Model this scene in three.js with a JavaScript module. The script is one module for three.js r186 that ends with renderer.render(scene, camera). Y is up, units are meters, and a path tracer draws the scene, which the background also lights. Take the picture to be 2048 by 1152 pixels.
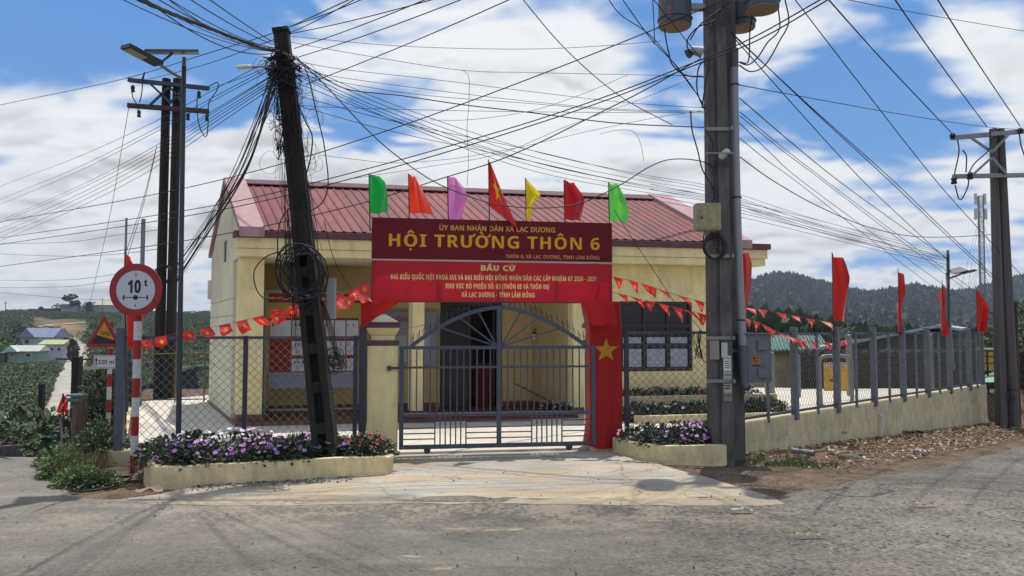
import * as THREE from 'three';
import { mergeGeometries, toCreasedNormals } from 'three/addons/utils/BufferGeometryUtils.js';
import { RoundedBoxGeometry } from 'three/addons/geometries/RoundedBoxGeometry.js';
import { TessellateModifier } from 'three/addons/modifiers/TessellateModifier.js';

// ---------------------------------------------------------------- camera, sky, sun, exposure
const scene = new THREE.Scene();
const FOCAL = 1518, HEIGHT = 1.75, PITCH = Math.atan(84 / FOCAL);
const camera = new THREE.PerspectiveCamera(2 * Math.atan(576 / FOCAL) * 180 / Math.PI, 16 / 9, 0.1, 6000);
camera.position.set(0, HEIGHT, 0);
camera.rotation.x = PITCH;
const renderer = new THREE.WebGLRenderer({ antialias: true });
renderer.toneMapping = THREE.LinearToneMapping;
renderer.toneMappingExposure = 0.92;
renderer.shadowMap.enabled = true;
const SUN = new THREE.Vector3(0.10, 1, -0.27).normalize();
const sun = new THREE.DirectionalLight(new THREE.Color().setRGB(1, 0.95, 0.87), 4.5);
sun.position.copy(SUN).multiplyScalar(80); sun.castShadow = true; sun.shadow.radius = 1.4;
Object.assign(sun.shadow.camera, { left: -40, right: 40, top: 40, bottom: -40, near: 1, far: 200 });
sun.shadow.mapSize.set(4096, 4096);
scene.add(sun, sun.target);

// ---------------------------------------------------------------- numbers
function random(seed) { let s = seed | 0; return () => { s = (s + 0x6d2b79f5) | 0; let t = Math.imul(s ^ (s >>> 15), 1 | s); t = (t + Math.imul(t ^ (t >>> 7), 61 | t)) ^ t; return ((t ^ (t >>> 14)) >>> 0) / 4294967296; }; }
const hash = (x, y) => { let h = Math.imul(x, 374761393) + Math.imul(y, 668265263) | 0; h = Math.imul(h ^ (h >>> 13), 1274126177); return ((h ^ (h >>> 16)) >>> 0) / 4294967296; };
function noise(x, y) { const i = Math.floor(x), j = Math.floor(y), a = x - i, b = y - j, u = a * a * (3 - 2 * a), v = b * b * (3 - 2 * b); return (hash(i, j) * (1 - u) + hash(i + 1, j) * u) * (1 - v) + (hash(i, j + 1) * (1 - u) + hash(i + 1, j + 1) * u) * v; }
function fbm(x, y, n = 4) { let s = 0, a = 0.5, t = 0; for (let k = 0; k < n; k++) { s += a * noise(x, y); t += a; a *= 0.5; x = x * 2.03 + 17.3; y = y * 2.03 + 9.1; } return s / t; }
const clamp = (x, a = 0, b = 1) => Math.min(b, Math.max(a, x)), mix = (a, b, t) => a + (b - a) * t, smooth = (a, b, x) => { const t = clamp((x - a) / (b - a)); return t * t * (3 - 2 * t); };
const V = (x, y, z) => new THREE.Vector3(x, y, z);
const table = (list, x) => { for (let k = 1; k < list.length; k++) if (x <= list[k][0]) return mix(list[k - 1][1], list[k][1], clamp((x - list[k - 1][0]) / (list[k][0] - list[k - 1][0]))); return list[list.length - 1][1]; };
// a surveyed point: bearing and height read as in a 2048 x 1152 picture, at a depth of Z metres
const COS = Math.cos(PITCH), SIN = Math.sin(PITCH);
function at(px, py, Z) { const u = (px - 1024) / FOCAL, v = (576 - py) / FOCAL, s = Z / (COS - v * SIN); return V(u * s, HEIGHT + (v * COS + SIN) * s, -Z); }
function onPlane(px, py, y = 0) { const a = at(px, py, 1), d = a.y - HEIGHT, t = (y - HEIGHT) / d; return V(a.x * t, y, -t); }

// ---------------------------------------------------------------- the sky: blue air and broken white cloud
{
  const W = 2048, H = 1024, data = new Float32Array(W * H * 4);
  const banks = [[1000, 150, 330, 150, 0.42], [760, 60, 230, 90, 0.34], [1150, 40, 200, 60, 0.1], [1330, 120, 120, 90, -0.42], [1250, 30, 170, 60, -0.12], [1560, 60, 130, 90, 0.26], [1950, 70, 130, 70, 0.40], [1740, 200, 190, 130, -0.42],
    [250, 70, 420, 150, -0.62], [120, 230, 170, 45, 0.34], [730, 260, 130, 55, -0.55], [1400, 250, 130, 40, -0.2], [420, 250, 140, 60, -0.30], [1720, 330, 260, 30, 0.3], [1250, 330, 500, 60, 0.3], [150, 420, 400, 90, 0.3], [2040, 230, 60, 40, 0.2], [600, 330, 110, 28, -0.18]];
  for (let j = 0; j < H; j++) for (let i = 0; i < W; i++) {
    const el = ((j + 0.5) / H - 0.5) * Math.PI, az = ((i + 0.5) / W - 0.5) * 2 * Math.PI;
    const y = Math.sin(el), x = Math.cos(el) * Math.cos(az), z = Math.cos(el) * Math.sin(az), o = (j * W + i) * 4;
    const e = Math.max(y, 0);
    const blue = [mix(0.33, 0.05, Math.pow(e, 0.4)), mix(0.57, 0.24, Math.pow(e, 0.4)), mix(0.90, 0.70, Math.pow(e, 0.4))];
    const q = 1 / (e + 0.13), cx = x * q, cz = z * q;
    const warp = fbm(cx * 0.9 + 3, cz * 0.9 + 7, 3) - 0.5;
    const w2 = fbm(cx * 2.6 + 13, cz * 2.6 + 2, 4) - 0.5;
    let c = fbm(cx * 0.75 + warp * 1.3 + 20, cz * 1.0 + warp * 1.3 + 40, 6) * 0.6 + fbm(cx * 2.4 + 5 + warp * 2 + w2 * 1.2, cz * 3.2 + warp * 2 + w2 * 0.9, 6) * 0.4;
    let bias = 0.16 * smooth(0.35, 0.05, e) + 0.02;
    if (z < -0.2) {
      const w = -z, u = x / w, t = y / w, d = COS + t * SIN, px = 1024 + FOCAL * u / d, py = 576 - FOCAL * (t * COS - SIN) / d;
      for (const b of banks) { const g = ((px - b[0]) / b[2]) ** 2 + ((py - b[1]) / b[3]) ** 2; if (g < 9) bias += b[4] * 0.6 * Math.exp(-g); }
    }
    const wisp = fbm(cx * 5 + w2 * 4 + 70, cz * 9 + w2 * 4, 5) - 0.5, cover = smooth(0.40, 0.66, c + bias + wisp * 0.42 + (fbm(cx * 1.6 + 7, cz * 14 + 3, 4) - 0.5) * 0.14), thick = smooth(0.55, 0.85, c + bias * 0.7 + wisp * 0.2);
    const grey = fbm(cx * 1.6 + 60, cz * 2.4 + 11, 4);
    const shade = mix(1.04, 0.60, thick * smooth(0.40, 0.66, grey + wisp * 0.5)) * mix(0.9, 1, smooth(0.02, 0.3, e));
    const cloud = [0.97 * shade, 0.985 * shade, 1.0 * shade];
    for (let k = 0; k < 3; k++) data[o + k] = mix(blue[k], cloud[k], cover * 0.96);
    data[o + 3] = 1;
  }
  const sky = new THREE.DataTexture(data, W, H, THREE.RGBAFormat, THREE.FloatType);
  sky.mapping = THREE.EquirectangularReflectionMapping; sky.magFilter = THREE.LinearFilter; sky.minFilter = THREE.LinearFilter; sky.needsUpdate = true;
  scene.background = sky; scene.environment = sky;
}

// ---------------------------------------------------------------- helpers for geometry
const clean = (g) => { g = g.index ? g.toNonIndexed() : g; for (const k of Object.keys(g.attributes)) if (!['position', 'normal', 'uv'].includes(k)) g.deleteAttribute(k); if (!g.attributes.uv) g.setAttribute('uv', new THREE.BufferAttribute(new Float32Array(g.attributes.position.count * 2), 2)); if (!g.attributes.normal) g.computeVertexNormals(); return g; };
const join = (list) => (list.length === 1 ? clean(list[0]) : mergeGeometries(list.map(clean)));
const UP = V(0, 1, 0);
function box(w, h, d, x = 0, y = 0, z = 0, turn = 0) { const g = new THREE.BoxGeometry(w, h, d); if (turn) g.rotateY(turn); return g.translate(x, y, z); }
function block(x0, x1, y0, y1, z0, z1) { return box(Math.abs(x1 - x0), Math.abs(y1 - y0), Math.abs(z1 - z0), (x0 + x1) / 2, (y0 + y1) / 2, (z0 + z1) / 2); }
function soft(x0, x1, y0, y1, z0, z1, r = 0.012) { const g = new RoundedBoxGeometry(Math.abs(x1 - x0), Math.abs(y1 - y0), Math.abs(z1 - z0), 2, r); return g.translate((x0 + x1) / 2, (y0 + y1) / 2, (z0 + z1) / 2); }
function aim(g, a, b) { const d = b.clone().sub(a), m = new THREE.Matrix4(), zAxis = d.clone().normalize(); let xAxis = UP.clone().cross(zAxis); if (xAxis.length() < 1e-3) xAxis = V(1, 0, 0); xAxis.normalize(); const yAxis = zAxis.clone().cross(xAxis); m.makeBasis(xAxis, yAxis, zAxis).setPosition(a.clone().add(b).multiplyScalar(0.5)); return g.applyMatrix4(m); }
function beam(a, b, w, h = w) { return aim(new THREE.BoxGeometry(w, h, a.distanceTo(b)), a, b); }
function rod(a, b, r, seg = 8, r2 = r, open = false) { const g = new THREE.CylinderGeometry(r2, r, a.distanceTo(b), seg, 1, open); g.rotateX(Math.PI / 2); return aim(g, a, b); }
function tube(points, r, seg = 5, n = 0) { const c = new THREE.CatmullRomCurve3(points, false, 'centripetal'); return new THREE.TubeGeometry(c, n || Math.max(8, points.length * 6), r, seg, false); }
function metres(g, s = 1) { // uv in metres, by the way each face looks
  g = clean(g); const p = g.attributes.position, uv = g.attributes.uv, a = V(), b = V(), c = V();
  for (let k = 0; k < p.count; k += 3) {
    a.fromBufferAttribute(p, k); b.fromBufferAttribute(p, k + 1); c.fromBufferAttribute(p, k + 2);
    const n = b.clone().sub(a).cross(c.clone().sub(a)), x = Math.abs(n.x), y = Math.abs(n.y), z = Math.abs(n.z);
    [a, b, c].forEach((q, m) => { if (y >= x && y >= z) uv.setXY(k + m, q.x * s, q.z * s); else if (x > z) uv.setXY(k + m, q.z * s, q.y * s); else uv.setXY(k + m, q.x * s, q.y * s); });
  }
  return g;
}
// a frame on the plan: x runs along the line at angle a, z comes towards the road at angle b
function frame(o, a, b = a) { return new THREE.Matrix4().makeBasis(V(Math.cos(a), 0, -Math.sin(a)), UP, V(Math.sin(b), 0, Math.cos(b))).setPosition(o); }
const put = (g, m) => clean(g).applyMatrix4(m);
const alongAt = (px, o, a) => { const k = (px - 1024) / FOCAL; return (k * -o.z - o.x) / (Math.cos(a) - k * Math.sin(a)); };  // how far along a plan line a bearing meets it

// ---------------------------------------------------------------- helpers for objects
const names = new Map();
function numbered(name) { const n = names.get(name) ?? 0; names.set(name, n + 1); return n ? name + '_' + String(n).padStart(3, '0') : name; }
function add(name, g, material, parent) { const m = new THREE.Mesh(g, material); m.name = name; m.castShadow = m.receiveShadow = true; (parent ?? scene).add(m); return m; }
const things = [];
function thing(name, label, category, group, kind) { const o = new THREE.Group(); o.name = numbered(name); o.userData = { label, category }; if (group) o.userData.group = group; if (kind) o.userData.kind = kind; scene.add(o); things.push(o); return o; }
function single(name, g, material, label, category, group, kind) { const m = add(numbered(name), g, material); m.userData = { label, category }; if (group) m.userData.group = group; if (kind) m.userData.kind = kind; things.push(m); return m; }
function structure(name, g, material, label) { const m = add(numbered(name), g, material); m.userData = { kind: 'structure', label }; return m; }
function settle() { // put each thing's origin at its base
  const b = new THREE.Box3();
  for (const o of things) {
    if (o.userData.placed) { delete o.userData.placed; continue; }
    o.updateMatrixWorld(true); b.setFromObject(o); if (b.isEmpty()) continue;
    const base = V((b.min.x + b.max.x) / 2, b.min.y, (b.min.z + b.max.z) / 2);
    if (o.isInstancedMesh) continue;
    if (o.isMesh) { o.geometry.translate(-base.x, -base.y, -base.z); o.position.add(base); } else { o.position.add(base); for (const c of o.children) c.position.sub(base); }
  }
}
// ---------------------------------------------------------------- textures and materials
function picture(w, h, paint, srgb = true, repeat = true) {
  const d = new Uint8Array(w * h * 4), c = [0, 0, 0];
  for (let j = 0; j < h; j++) for (let i = 0; i < w; i++) { paint(i, j, c); const o = (j * w + i) * 4; d[o] = clamp(c[0], 0, 255); d[o + 1] = clamp(c[1], 0, 255); d[o + 2] = clamp(c[2], 0, 255); d[o + 3] = 255; }
  const t = new THREE.DataTexture(d, w, h); t.magFilter = t.minFilter = THREE.LinearFilter; if (srgb) t.colorSpace = THREE.SRGBColorSpace; if (repeat) t.wrapS = t.wrapT = THREE.RepeatWrapping; t.needsUpdate = true; return t;
}
// noise that tiles: blends the two ends
function tiled(x, y, f, n = 4) { const a = x * f, b = y * f, wx = smooth(0.8, 1, x), wy = smooth(0.8, 1, y), q = (p, r) => fbm(p + 31, r + 57, n); return mix(mix(q(a, b), q(a - f, b), wx), mix(q(a, b - f), q(a - f, b - f), wx), wy); }
function grain(size, rgb, coarse, fine, f1 = 6, f2 = 90) { // a surface of one colour with patches and grain
  return picture(size, size, (i, j, c) => { const u = i / size, v = j / size, k = 1 + coarse * (tiled(u, v, f1) - 0.5) * 2 + fine * (tiled(u, v, f2, 2) - 0.5) * 2; c[0] = rgb[0] * k; c[1] = rgb[1] * k; c[2] = rgb[2] * k; });
}
function relief(size, f1 = 40, f2 = 160) { return picture(size, size, (i, j, c) => { const u = i / size, v = j / size; c[0] = c[1] = c[2] = 255 * (0.55 * tiled(u, v, f1, 4) + 0.45 * tiled(u, v, f2, 2)); }, false); }
const sized = (t, s) => { const c = t.clone(); c.repeat.set(s, s); c.needsUpdate = true; return c; };
const rough = relief(512);
const mat = (o) => new THREE.MeshStandardMaterial({ roughness: 0.85, ...o });
const rgb = (r, g, b) => new THREE.Color().setRGB(r, g, b);
const M = {};
// plaster: cream paint with faint rain streaks and scuffs
const streak = (rgbv, k1, k2) => picture(512, 512, (i, j, c) => { const u = i / 512, v = j / 512, s = tiled(u, v * 0.25, 26, 3), p = tiled(u, v, 5, 4), f = tiled(u, v, 120, 2), k = 1 + k1 * (p - 0.5) + k2 * (s - 0.5) + 0.06 * (f - 0.5); c[0] = rgbv[0] * k; c[1] = rgbv[1] * k; c[2] = rgbv[2] * k * (1 - 0.1 * (p - 0.5)); });
const plaster = streak([232, 217, 162], 0.16, 0.14), plasterOld = streak([198, 186, 150], 0.30, 0.20), plasterPale = streak([222, 216, 186], 0.14, 0.14);
M.cream = mat({ map: sized(plaster, 0.4), bumpMap: sized(rough, 0.8), bumpScale: 0.003, roughness: 0.9 });
M.creamPale = mat({ map: sized(plasterPale, 0.4), bumpMap: sized(rough, 0.8), bumpScale: 0.003, roughness: 0.9 });
M.creamOld = mat({ map: sized(plasterOld, 0.55), bumpMap: sized(rough, 1.2), bumpScale: 0.012, roughness: 0.95 });
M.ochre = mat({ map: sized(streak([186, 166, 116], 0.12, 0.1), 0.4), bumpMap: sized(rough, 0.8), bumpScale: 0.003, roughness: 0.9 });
M.pink = mat({ map: sized(streak([172, 140, 141], 0.12, 0.16), 0.5), bumpMap: sized(rough, 1), bumpScale: 0.003, roughness: 0.85 });
M.plum = mat({ map: sized(streak([100, 66, 72], 0.14, 0.14), 0.5), roughness: 0.8 });
M.roofReds = [[112, 46, 49], [105, 43, 46], [117, 51, 53]].map((c) => mat({ map: sized(streak(c, 0.3, 0.3), 0.35), roughness: 0.7 })); M.roofRed = M.roofReds[0];
M.tile = mat({ map: sized(grain(256, [104, 60, 52], 0.2, 0.12), 0.8), roughness: 0.4 });
M.steel = mat({ map: sized(grain(256, [80, 86, 100], 0.10, 0.08), 1.2), roughness: 0.45, metalness: 0.15 });
M.steelDark = mat({ map: sized(grain(256, [54, 59, 70], 0.14, 0.08), 1.2), roughness: 0.5, metalness: 0.15 });
M.steelGate = mat({ map: sized(grain(256, [68, 75, 90], 0.12, 0.08), 1.2), roughness: 0.45, metalness: 0.15 });
M.steelPale = mat({ map: sized(grain(256, [104, 108, 118], 0.12, 0.1), 1.2), roughness: 0.5, metalness: 0.15 });
M.galvanised = mat({ map: sized(grain(256, [128, 130, 131], 0.14, 0.1), 1.5), roughness: 0.45, metalness: 0.55 });
M.wire = mat({ color: 0x6c6d68, roughness: 0.5, metalness: 0.4 });
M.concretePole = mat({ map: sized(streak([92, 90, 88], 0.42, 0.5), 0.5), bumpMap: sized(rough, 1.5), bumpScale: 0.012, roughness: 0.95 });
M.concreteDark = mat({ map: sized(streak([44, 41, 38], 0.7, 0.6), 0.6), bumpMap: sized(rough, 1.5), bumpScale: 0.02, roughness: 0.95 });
M.black = mat({ color: 0x15151a, roughness: 0.6 });
M.cable = mat({ color: 0x17181c, roughness: 0.65 });
M.pvc = mat({ color: 0x898b90, roughness: 0.45 });
M.white = mat({ color: 0xc2c2bf, roughness: 0.6 });
M.paper = mat({ color: 0xb4b4b6, roughness: 0.9 });
M.redPaint = mat({ color: 0x8c141b, roughness: 0.45 });
M.whitePaint = mat({ map: sized(grain(128, [190, 190, 194], 0.10, 0.08), 1), roughness: 0.5 });
M.soil = mat({ map: sized(grain(256, [92, 64, 44], 0.4, 0.5, 9, 60), 2), bumpMap: sized(rough, 2), bumpScale: 0.03, roughness: 1 });
M.glassDark = new THREE.MeshPhysicalMaterial({ color: 0x181d20, roughness: 0.25, transmission: 0.35, thickness: 0 });
M.frameDark = mat({ color: 0x1e2226, roughness: 0.4 });
M.wood = mat({ map: sized(streak([70, 44, 30], 0.4, 0.4), 0.6), roughness: 0.7 });
const cloth = (hex, t = 0.55, extra = {}) => new THREE.MeshPhysicalMaterial({ color: hex, roughness: 0.95, transmission: t, thickness: 0, side: THREE.DoubleSide, ...extra });
M.flagRed = cloth(0xc2221c); M.flagGreen = cloth(0x12b04a); M.flagOrange = cloth(0xff4a26); M.flagPink = cloth(0xe68ad0); M.flagYellow = cloth(0xf2dc10); M.flagLime = cloth(0x6fe05e); M.flagCrimson = cloth(0xb81420);
M.drape = cloth(0xb01012, 0.3);
const leafy = (t = 0.35) => new THREE.MeshPhysicalMaterial({ color: 0xffffff, vertexColors: true, roughness: 0.75, transmission: t, thickness: 0, side: THREE.DoubleSide });
M.leaf = leafy(0.3);
M.leafFar = mat({ color: 0xffffff, vertexColors: true, roughness: 0.9, side: THREE.DoubleSide });
M.bark = mat({ map: sized(streak([92, 76, 62], 0.4, 0.5), 1), roughness: 1 });

// letters with Vietnamese marks: the font has the plain letters, the marks are drawn
function write(g, text, cx, y, size, { font = 'sans-serif', weight = 'bold', squeeze = 1, gap = 0, align = 'center', color = '#d8b24a', stroke = 0 } = {}) {
  g.save(); g.font = `${weight} ${size}px ${font}`; g.fillStyle = g.strokeStyle = color; g.lineCap = 'butt'; g.lineJoin = 'miter';
  const letters = [...text].map((ch) => { if ('đĐ'.includes(ch)) return [ch, '']; const d = ch.normalize('NFD'); return [d[0], d.slice(1)]; });
  const widths = letters.map((l) => g.measureText(l[0]).width + gap * size), total = widths.reduce((a, b) => a + b, 0) * squeeze;
  g.translate(align === 'center' ? cx - total / 2 : align === 'right' ? cx - total : cx, y); g.scale(squeeze, 1);
  const w = size * (weight === 'bold' ? 0.095 : 0.06); let x = 0;
  const line = (...p) => { g.lineWidth = w; g.beginPath(); g.moveTo(p[0], p[1]); for (let k = 2; k < p.length; k += 2) g.lineTo(p[k], p[k + 1]); g.stroke(); };
  letters.forEach(([base, marks], n) => {
    g.fillText(base, x, 0); if (stroke) { g.lineWidth = stroke; g.strokeText(base, x, 0); }
    const mid = x + (widths[n] - gap * size) / 2, lower = base === base.toLowerCase() && base !== base.toUpperCase(), top = -size * (lower ? 0.6 : 0.78), e = size * 0.13;
    const has = (code) => marks.includes(String.fromCharCode(code)), hat = has(0x302) || has(0x306);
    if (has(0x302)) line(mid - e * 1.1, top, mid, top - e, mid + e * 1.1, top);
    if (has(0x306)) { g.lineWidth = w; g.beginPath(); g.arc(mid, top - e, e, 0.1, Math.PI - 0.1); g.stroke(); }
    const ax = hat ? mid + e * 1.3 : mid, ay = hat ? top - e * 0.55 : top;
    if (has(0x301)) line(ax - e * 0.4, ay, ax + e * 0.7, ay - e * 1.1);
    if (has(0x300)) line(ax + e * 0.4, ay, ax - e * 0.7, ay - e * 1.1);
    if (has(0x309)) { g.lineWidth = w * 0.9; g.beginPath(); g.arc(ax, ay - e * 0.8, e * 0.55, -Math.PI * 0.9, Math.PI * 0.4); g.lineTo(ax, ay + e * 0.05); g.stroke(); }
    if (has(0x303)) { g.lineWidth = w; g.beginPath(); g.moveTo(ax - e * 1.1, ay - e * 0.2); g.quadraticCurveTo(ax - e * 0.5, ay - e * 1.1, ax, ay - e * 0.5); g.quadraticCurveTo(ax + e * 0.5, ay, ax + e * 1.1, ay - e * 0.8); g.stroke(); }
    if (has(0x323)) g.fillRect(mid - w * 0.6, size * 0.1, w * 1.2, w * 1.2);
    if (has(0x31b)) { g.lineWidth = w; const rx = x + (widths[n] - gap * size) * (base.toUpperCase() === 'O' ? 0.86 : 0.88), ry = -size * (lower ? 0.5 : 0.66); g.beginPath(); g.moveTo(rx, ry); g.quadraticCurveTo(rx + size * 0.14, ry + size * 0.01, rx + size * 0.13, ry - size * 0.15); g.stroke(); }
    x += widths[n];
  });
  g.restore();
}
function print(w, h, draw) { const c = document.createElement('canvas'); c.width = w; c.height = h; const g = c.getContext('2d'); draw(g, w, h); const t = new THREE.CanvasTexture(c); t.colorSpace = THREE.SRGBColorSpace; t.magFilter = THREE.LinearFilter; return t; }
function star(g, x, y, r, color = '#e8c21c') { g.fillStyle = color; g.beginPath(); for (let k = 0; k < 10; k++) { const a = -Math.PI / 2 + k * Math.PI / 5, q = k % 2 ? r * 0.40 : r; g.lineTo(x + Math.cos(a) * q, y + Math.sin(a) * q); } g.closePath(); g.fill(); }
function sickle(g, x, y, r, color = '#e8c21c') { g.strokeStyle = color; g.lineCap = 'round'; g.lineWidth = r * 0.26; g.beginPath(); g.arc(x, y, r * 0.72, -1.5, 2.3); g.stroke(); g.beginPath(); g.moveTo(x - r * 0.5, y - r * 0.35); g.lineTo(x + r * 0.75, y + r * 0.85); g.stroke(); g.beginPath(); g.moveTo(x - r * 0.75, y - r * 0.1); g.lineTo(x - r * 0.2, y - r * 0.65); g.stroke(); }
// ---------------------------------------------------------------- the lie of the land
const DEG = Math.PI / 180;
const VALLEY = [[0, 0], [10.6, 0], [13, -0.42], [16, -0.98], [25, -2.5], [40, -4.7], [60, -6.4], [80, -7.1], [110, -7], [150, -6], [190, -4.6], [230, -2.9], [300, 0.8], [400, 5.7], [480, 10.4], [560, 12.5], [800, 10], [6000, 4]];
const CORNER = V(3.5, 0, -11.7), WALL_TURN = 42.9 * DEG, WALL_LONG = 12.2;
const yardEdge = (d) => -5.45 - 0.43 * Math.max(0, d - 10.2);
function land(x, z) {
  const d = -z;
  if (d < 8) return 0.0;
  let valley = table(VALLEY, d);
  if (d > 60) valley += (fbm(x * 0.02 + 5, d * 0.02 + 3, 3) - 0.5) * Math.min(6, (d - 60) * 0.03) + (d > 240 ? 5 * smooth(-140, -90, x) * smooth(-60, -90, x) * smooth(240, 300, d) * 0 : 0);
  if (d > 200) valley = mix(valley, Math.min(valley, -4), smooth(0, 60, x));
  const inYard = smooth(yardEdge(d) - 1.0, yardEdge(d) - 0.1, x) * (1 - smooth(23, 32, d));
  let y = mix(valley, -0.02, inYard);
  const rx = x - CORNER.x, rd = d - (-CORNER.z), r = rx * Math.cos(WALL_TURN) + rd * Math.sin(WALL_TURN), side = rd * Math.cos(WALL_TURN) - rx * Math.sin(WALL_TURN);
  if (side < 0.25 && x > 2) { const out = -0.045 * Math.max(0, r + 3) * smooth(-4, -1, r); y = d > 40 ? y : mix(mix(0, out, smooth(8, 10.5, d)), y, smooth(24, 40, d)); }
  return y;
}
const lay = (g, lift = 0) => { const p = g.attributes.position; for (let k = 0; k < p.count; k++) p.setY(k, land(p.getX(k), p.getZ(k)) + lift); g.computeVertexNormals(); return g; };
{ // one sheet to the horizon
  const steps = (list) => { const out = []; for (const [a, b, n] of list) for (let k = 0; k < n; k++) out.push(a + (b - a) * k / n); out.push(list[list.length - 1][1]); return out; };
  const xs = steps([[-3000, -400, 14], [-400, -120, 40], [-120, -30, 60], [-30, -14, 30], [-14, 16, 110], [16, 60, 40], [60, 400, 40], [400, 3000, 14]]);
  const ds = steps([[-60, -8, 6], [-8, 8, 8], [8, 24, 64], [24, 60, 50], [60, 200, 70], [200, 600, 80], [600, 3500, 20]]);
  const pos = [], uv = [], index = [], color = [];
  ds.forEach((d) => xs.forEach((x) => {
    pos.push(x, land(x, -d) - 0.02, -d); uv.push(x, d);
    // bare soil by the road, grass and scrub on the slopes, an orange clearing on the far hill
    const n = fbm(x * 0.12, d * 0.12, 4), far = smooth(26, 60, d), p = V(x, 0, -d), b = 1024 + FOCAL * x / Math.max(d, 1);
    let c = [mix(0.24, 0.16, n), mix(0.17, 0.115, n), mix(0.115, 0.075, n)];
    const green = [0.07 + 0.05 * n, 0.085 + 0.045 * n, 0.035]; c = c.map((q, k) => mix(q, green[k], far));
    const bare = Math.max(smooth(0, 1, 1 - Math.hypot((b - 118) / 62, (d - 345) / 55) + (n - 0.5) * 0.6), smooth(0, 1, 1 - Math.hypot((b - 60) / 45, (d - 420) / 30) + (n - 0.5)) * 0.9) * (d > 240 ? 1 : 0);
    const dry = smooth(0, 1, 1.1 - Math.hypot((b - 190) / 90, (d - 290) / 70) + (n - 0.5)) * (d > 180 ? 0.8 : 0);
    c = c.map((q, k) => mix(q, [0.20, 0.17, 0.07][k], dry)); c = c.map((q, k) => mix(q, [0.40, 0.23, 0.12][k], clamp(bare * 1.6)));
    color.push(...c);
  }));
  const w = xs.length;
  for (let j = 0; j < ds.length - 1; j++) for (let i = 0; i < w - 1; i++) { const a = j * w + i; index.push(a, a + 1, a + w, a + 1, a + w + 1, a + w); }
  const g = new THREE.BufferGeometry(); g.setAttribute('position', new THREE.Float32BufferAttribute(pos, 3)); g.setAttribute('uv', new THREE.Float32BufferAttribute(uv, 2)); g.setAttribute('color', new THREE.Float32BufferAttribute(color, 3)); g.setIndex(index); g.computeVertexNormals();
  const dirt = grain(512, [205, 200, 192], 0.35, 0.45, 7, 100);
  structure('ground', g, mat({ map: sized(dirt, 0.5), vertexColors: true, bumpMap: sized(rough, 0.7), bumpScale: 0.03, roughness: 1 }), 'bare earth and scrubby hillside');
}
// a flat sheet with a ragged outline, laid on the land
function sheet(points, lift, longest = 0.5, ragged = 0.04, uvOf = null) {
  const line = []; const n = points.length;
  for (let k = 0; k < n; k++) { const [ax, ad] = points[k], [bx, bd, keep] = points[(k + 1) % n], len = Math.hypot(bx - ax, bd - ad), m = Math.max(1, Math.round(len / 0.3)); for (let q = 0; q < m; q++) { const t = q / m, x = mix(ax, bx, t), d = mix(ad, bd, t), j = q ? ragged : 0; line.push(new THREE.Vector2(x + (noise(x * 3.1, d * 3.1) - 0.5) * 2 * j, d + (noise(x * 3.1 + 40, d * 3.1) - 0.5) * 2 * j)); } }
  let g = new THREE.ShapeGeometry(new THREE.Shape(line)); g = new TessellateModifier(longest, 8).modify(g.toNonIndexed());
  const p = g.attributes.position, uv = g.attributes.uv; for (let k = 0; k < p.count; k++) { const x = p.getX(k), d = p.getY(k); p.setXYZ(k, x, 0, -d); if (uvOf) { const q = uvOf(x, d); uv.setXY(k, q[0], q[1]); } else uv.setXY(k, x, d); }
  g.deleteAttribute('normal'); return lay(g, lift);
}
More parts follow.
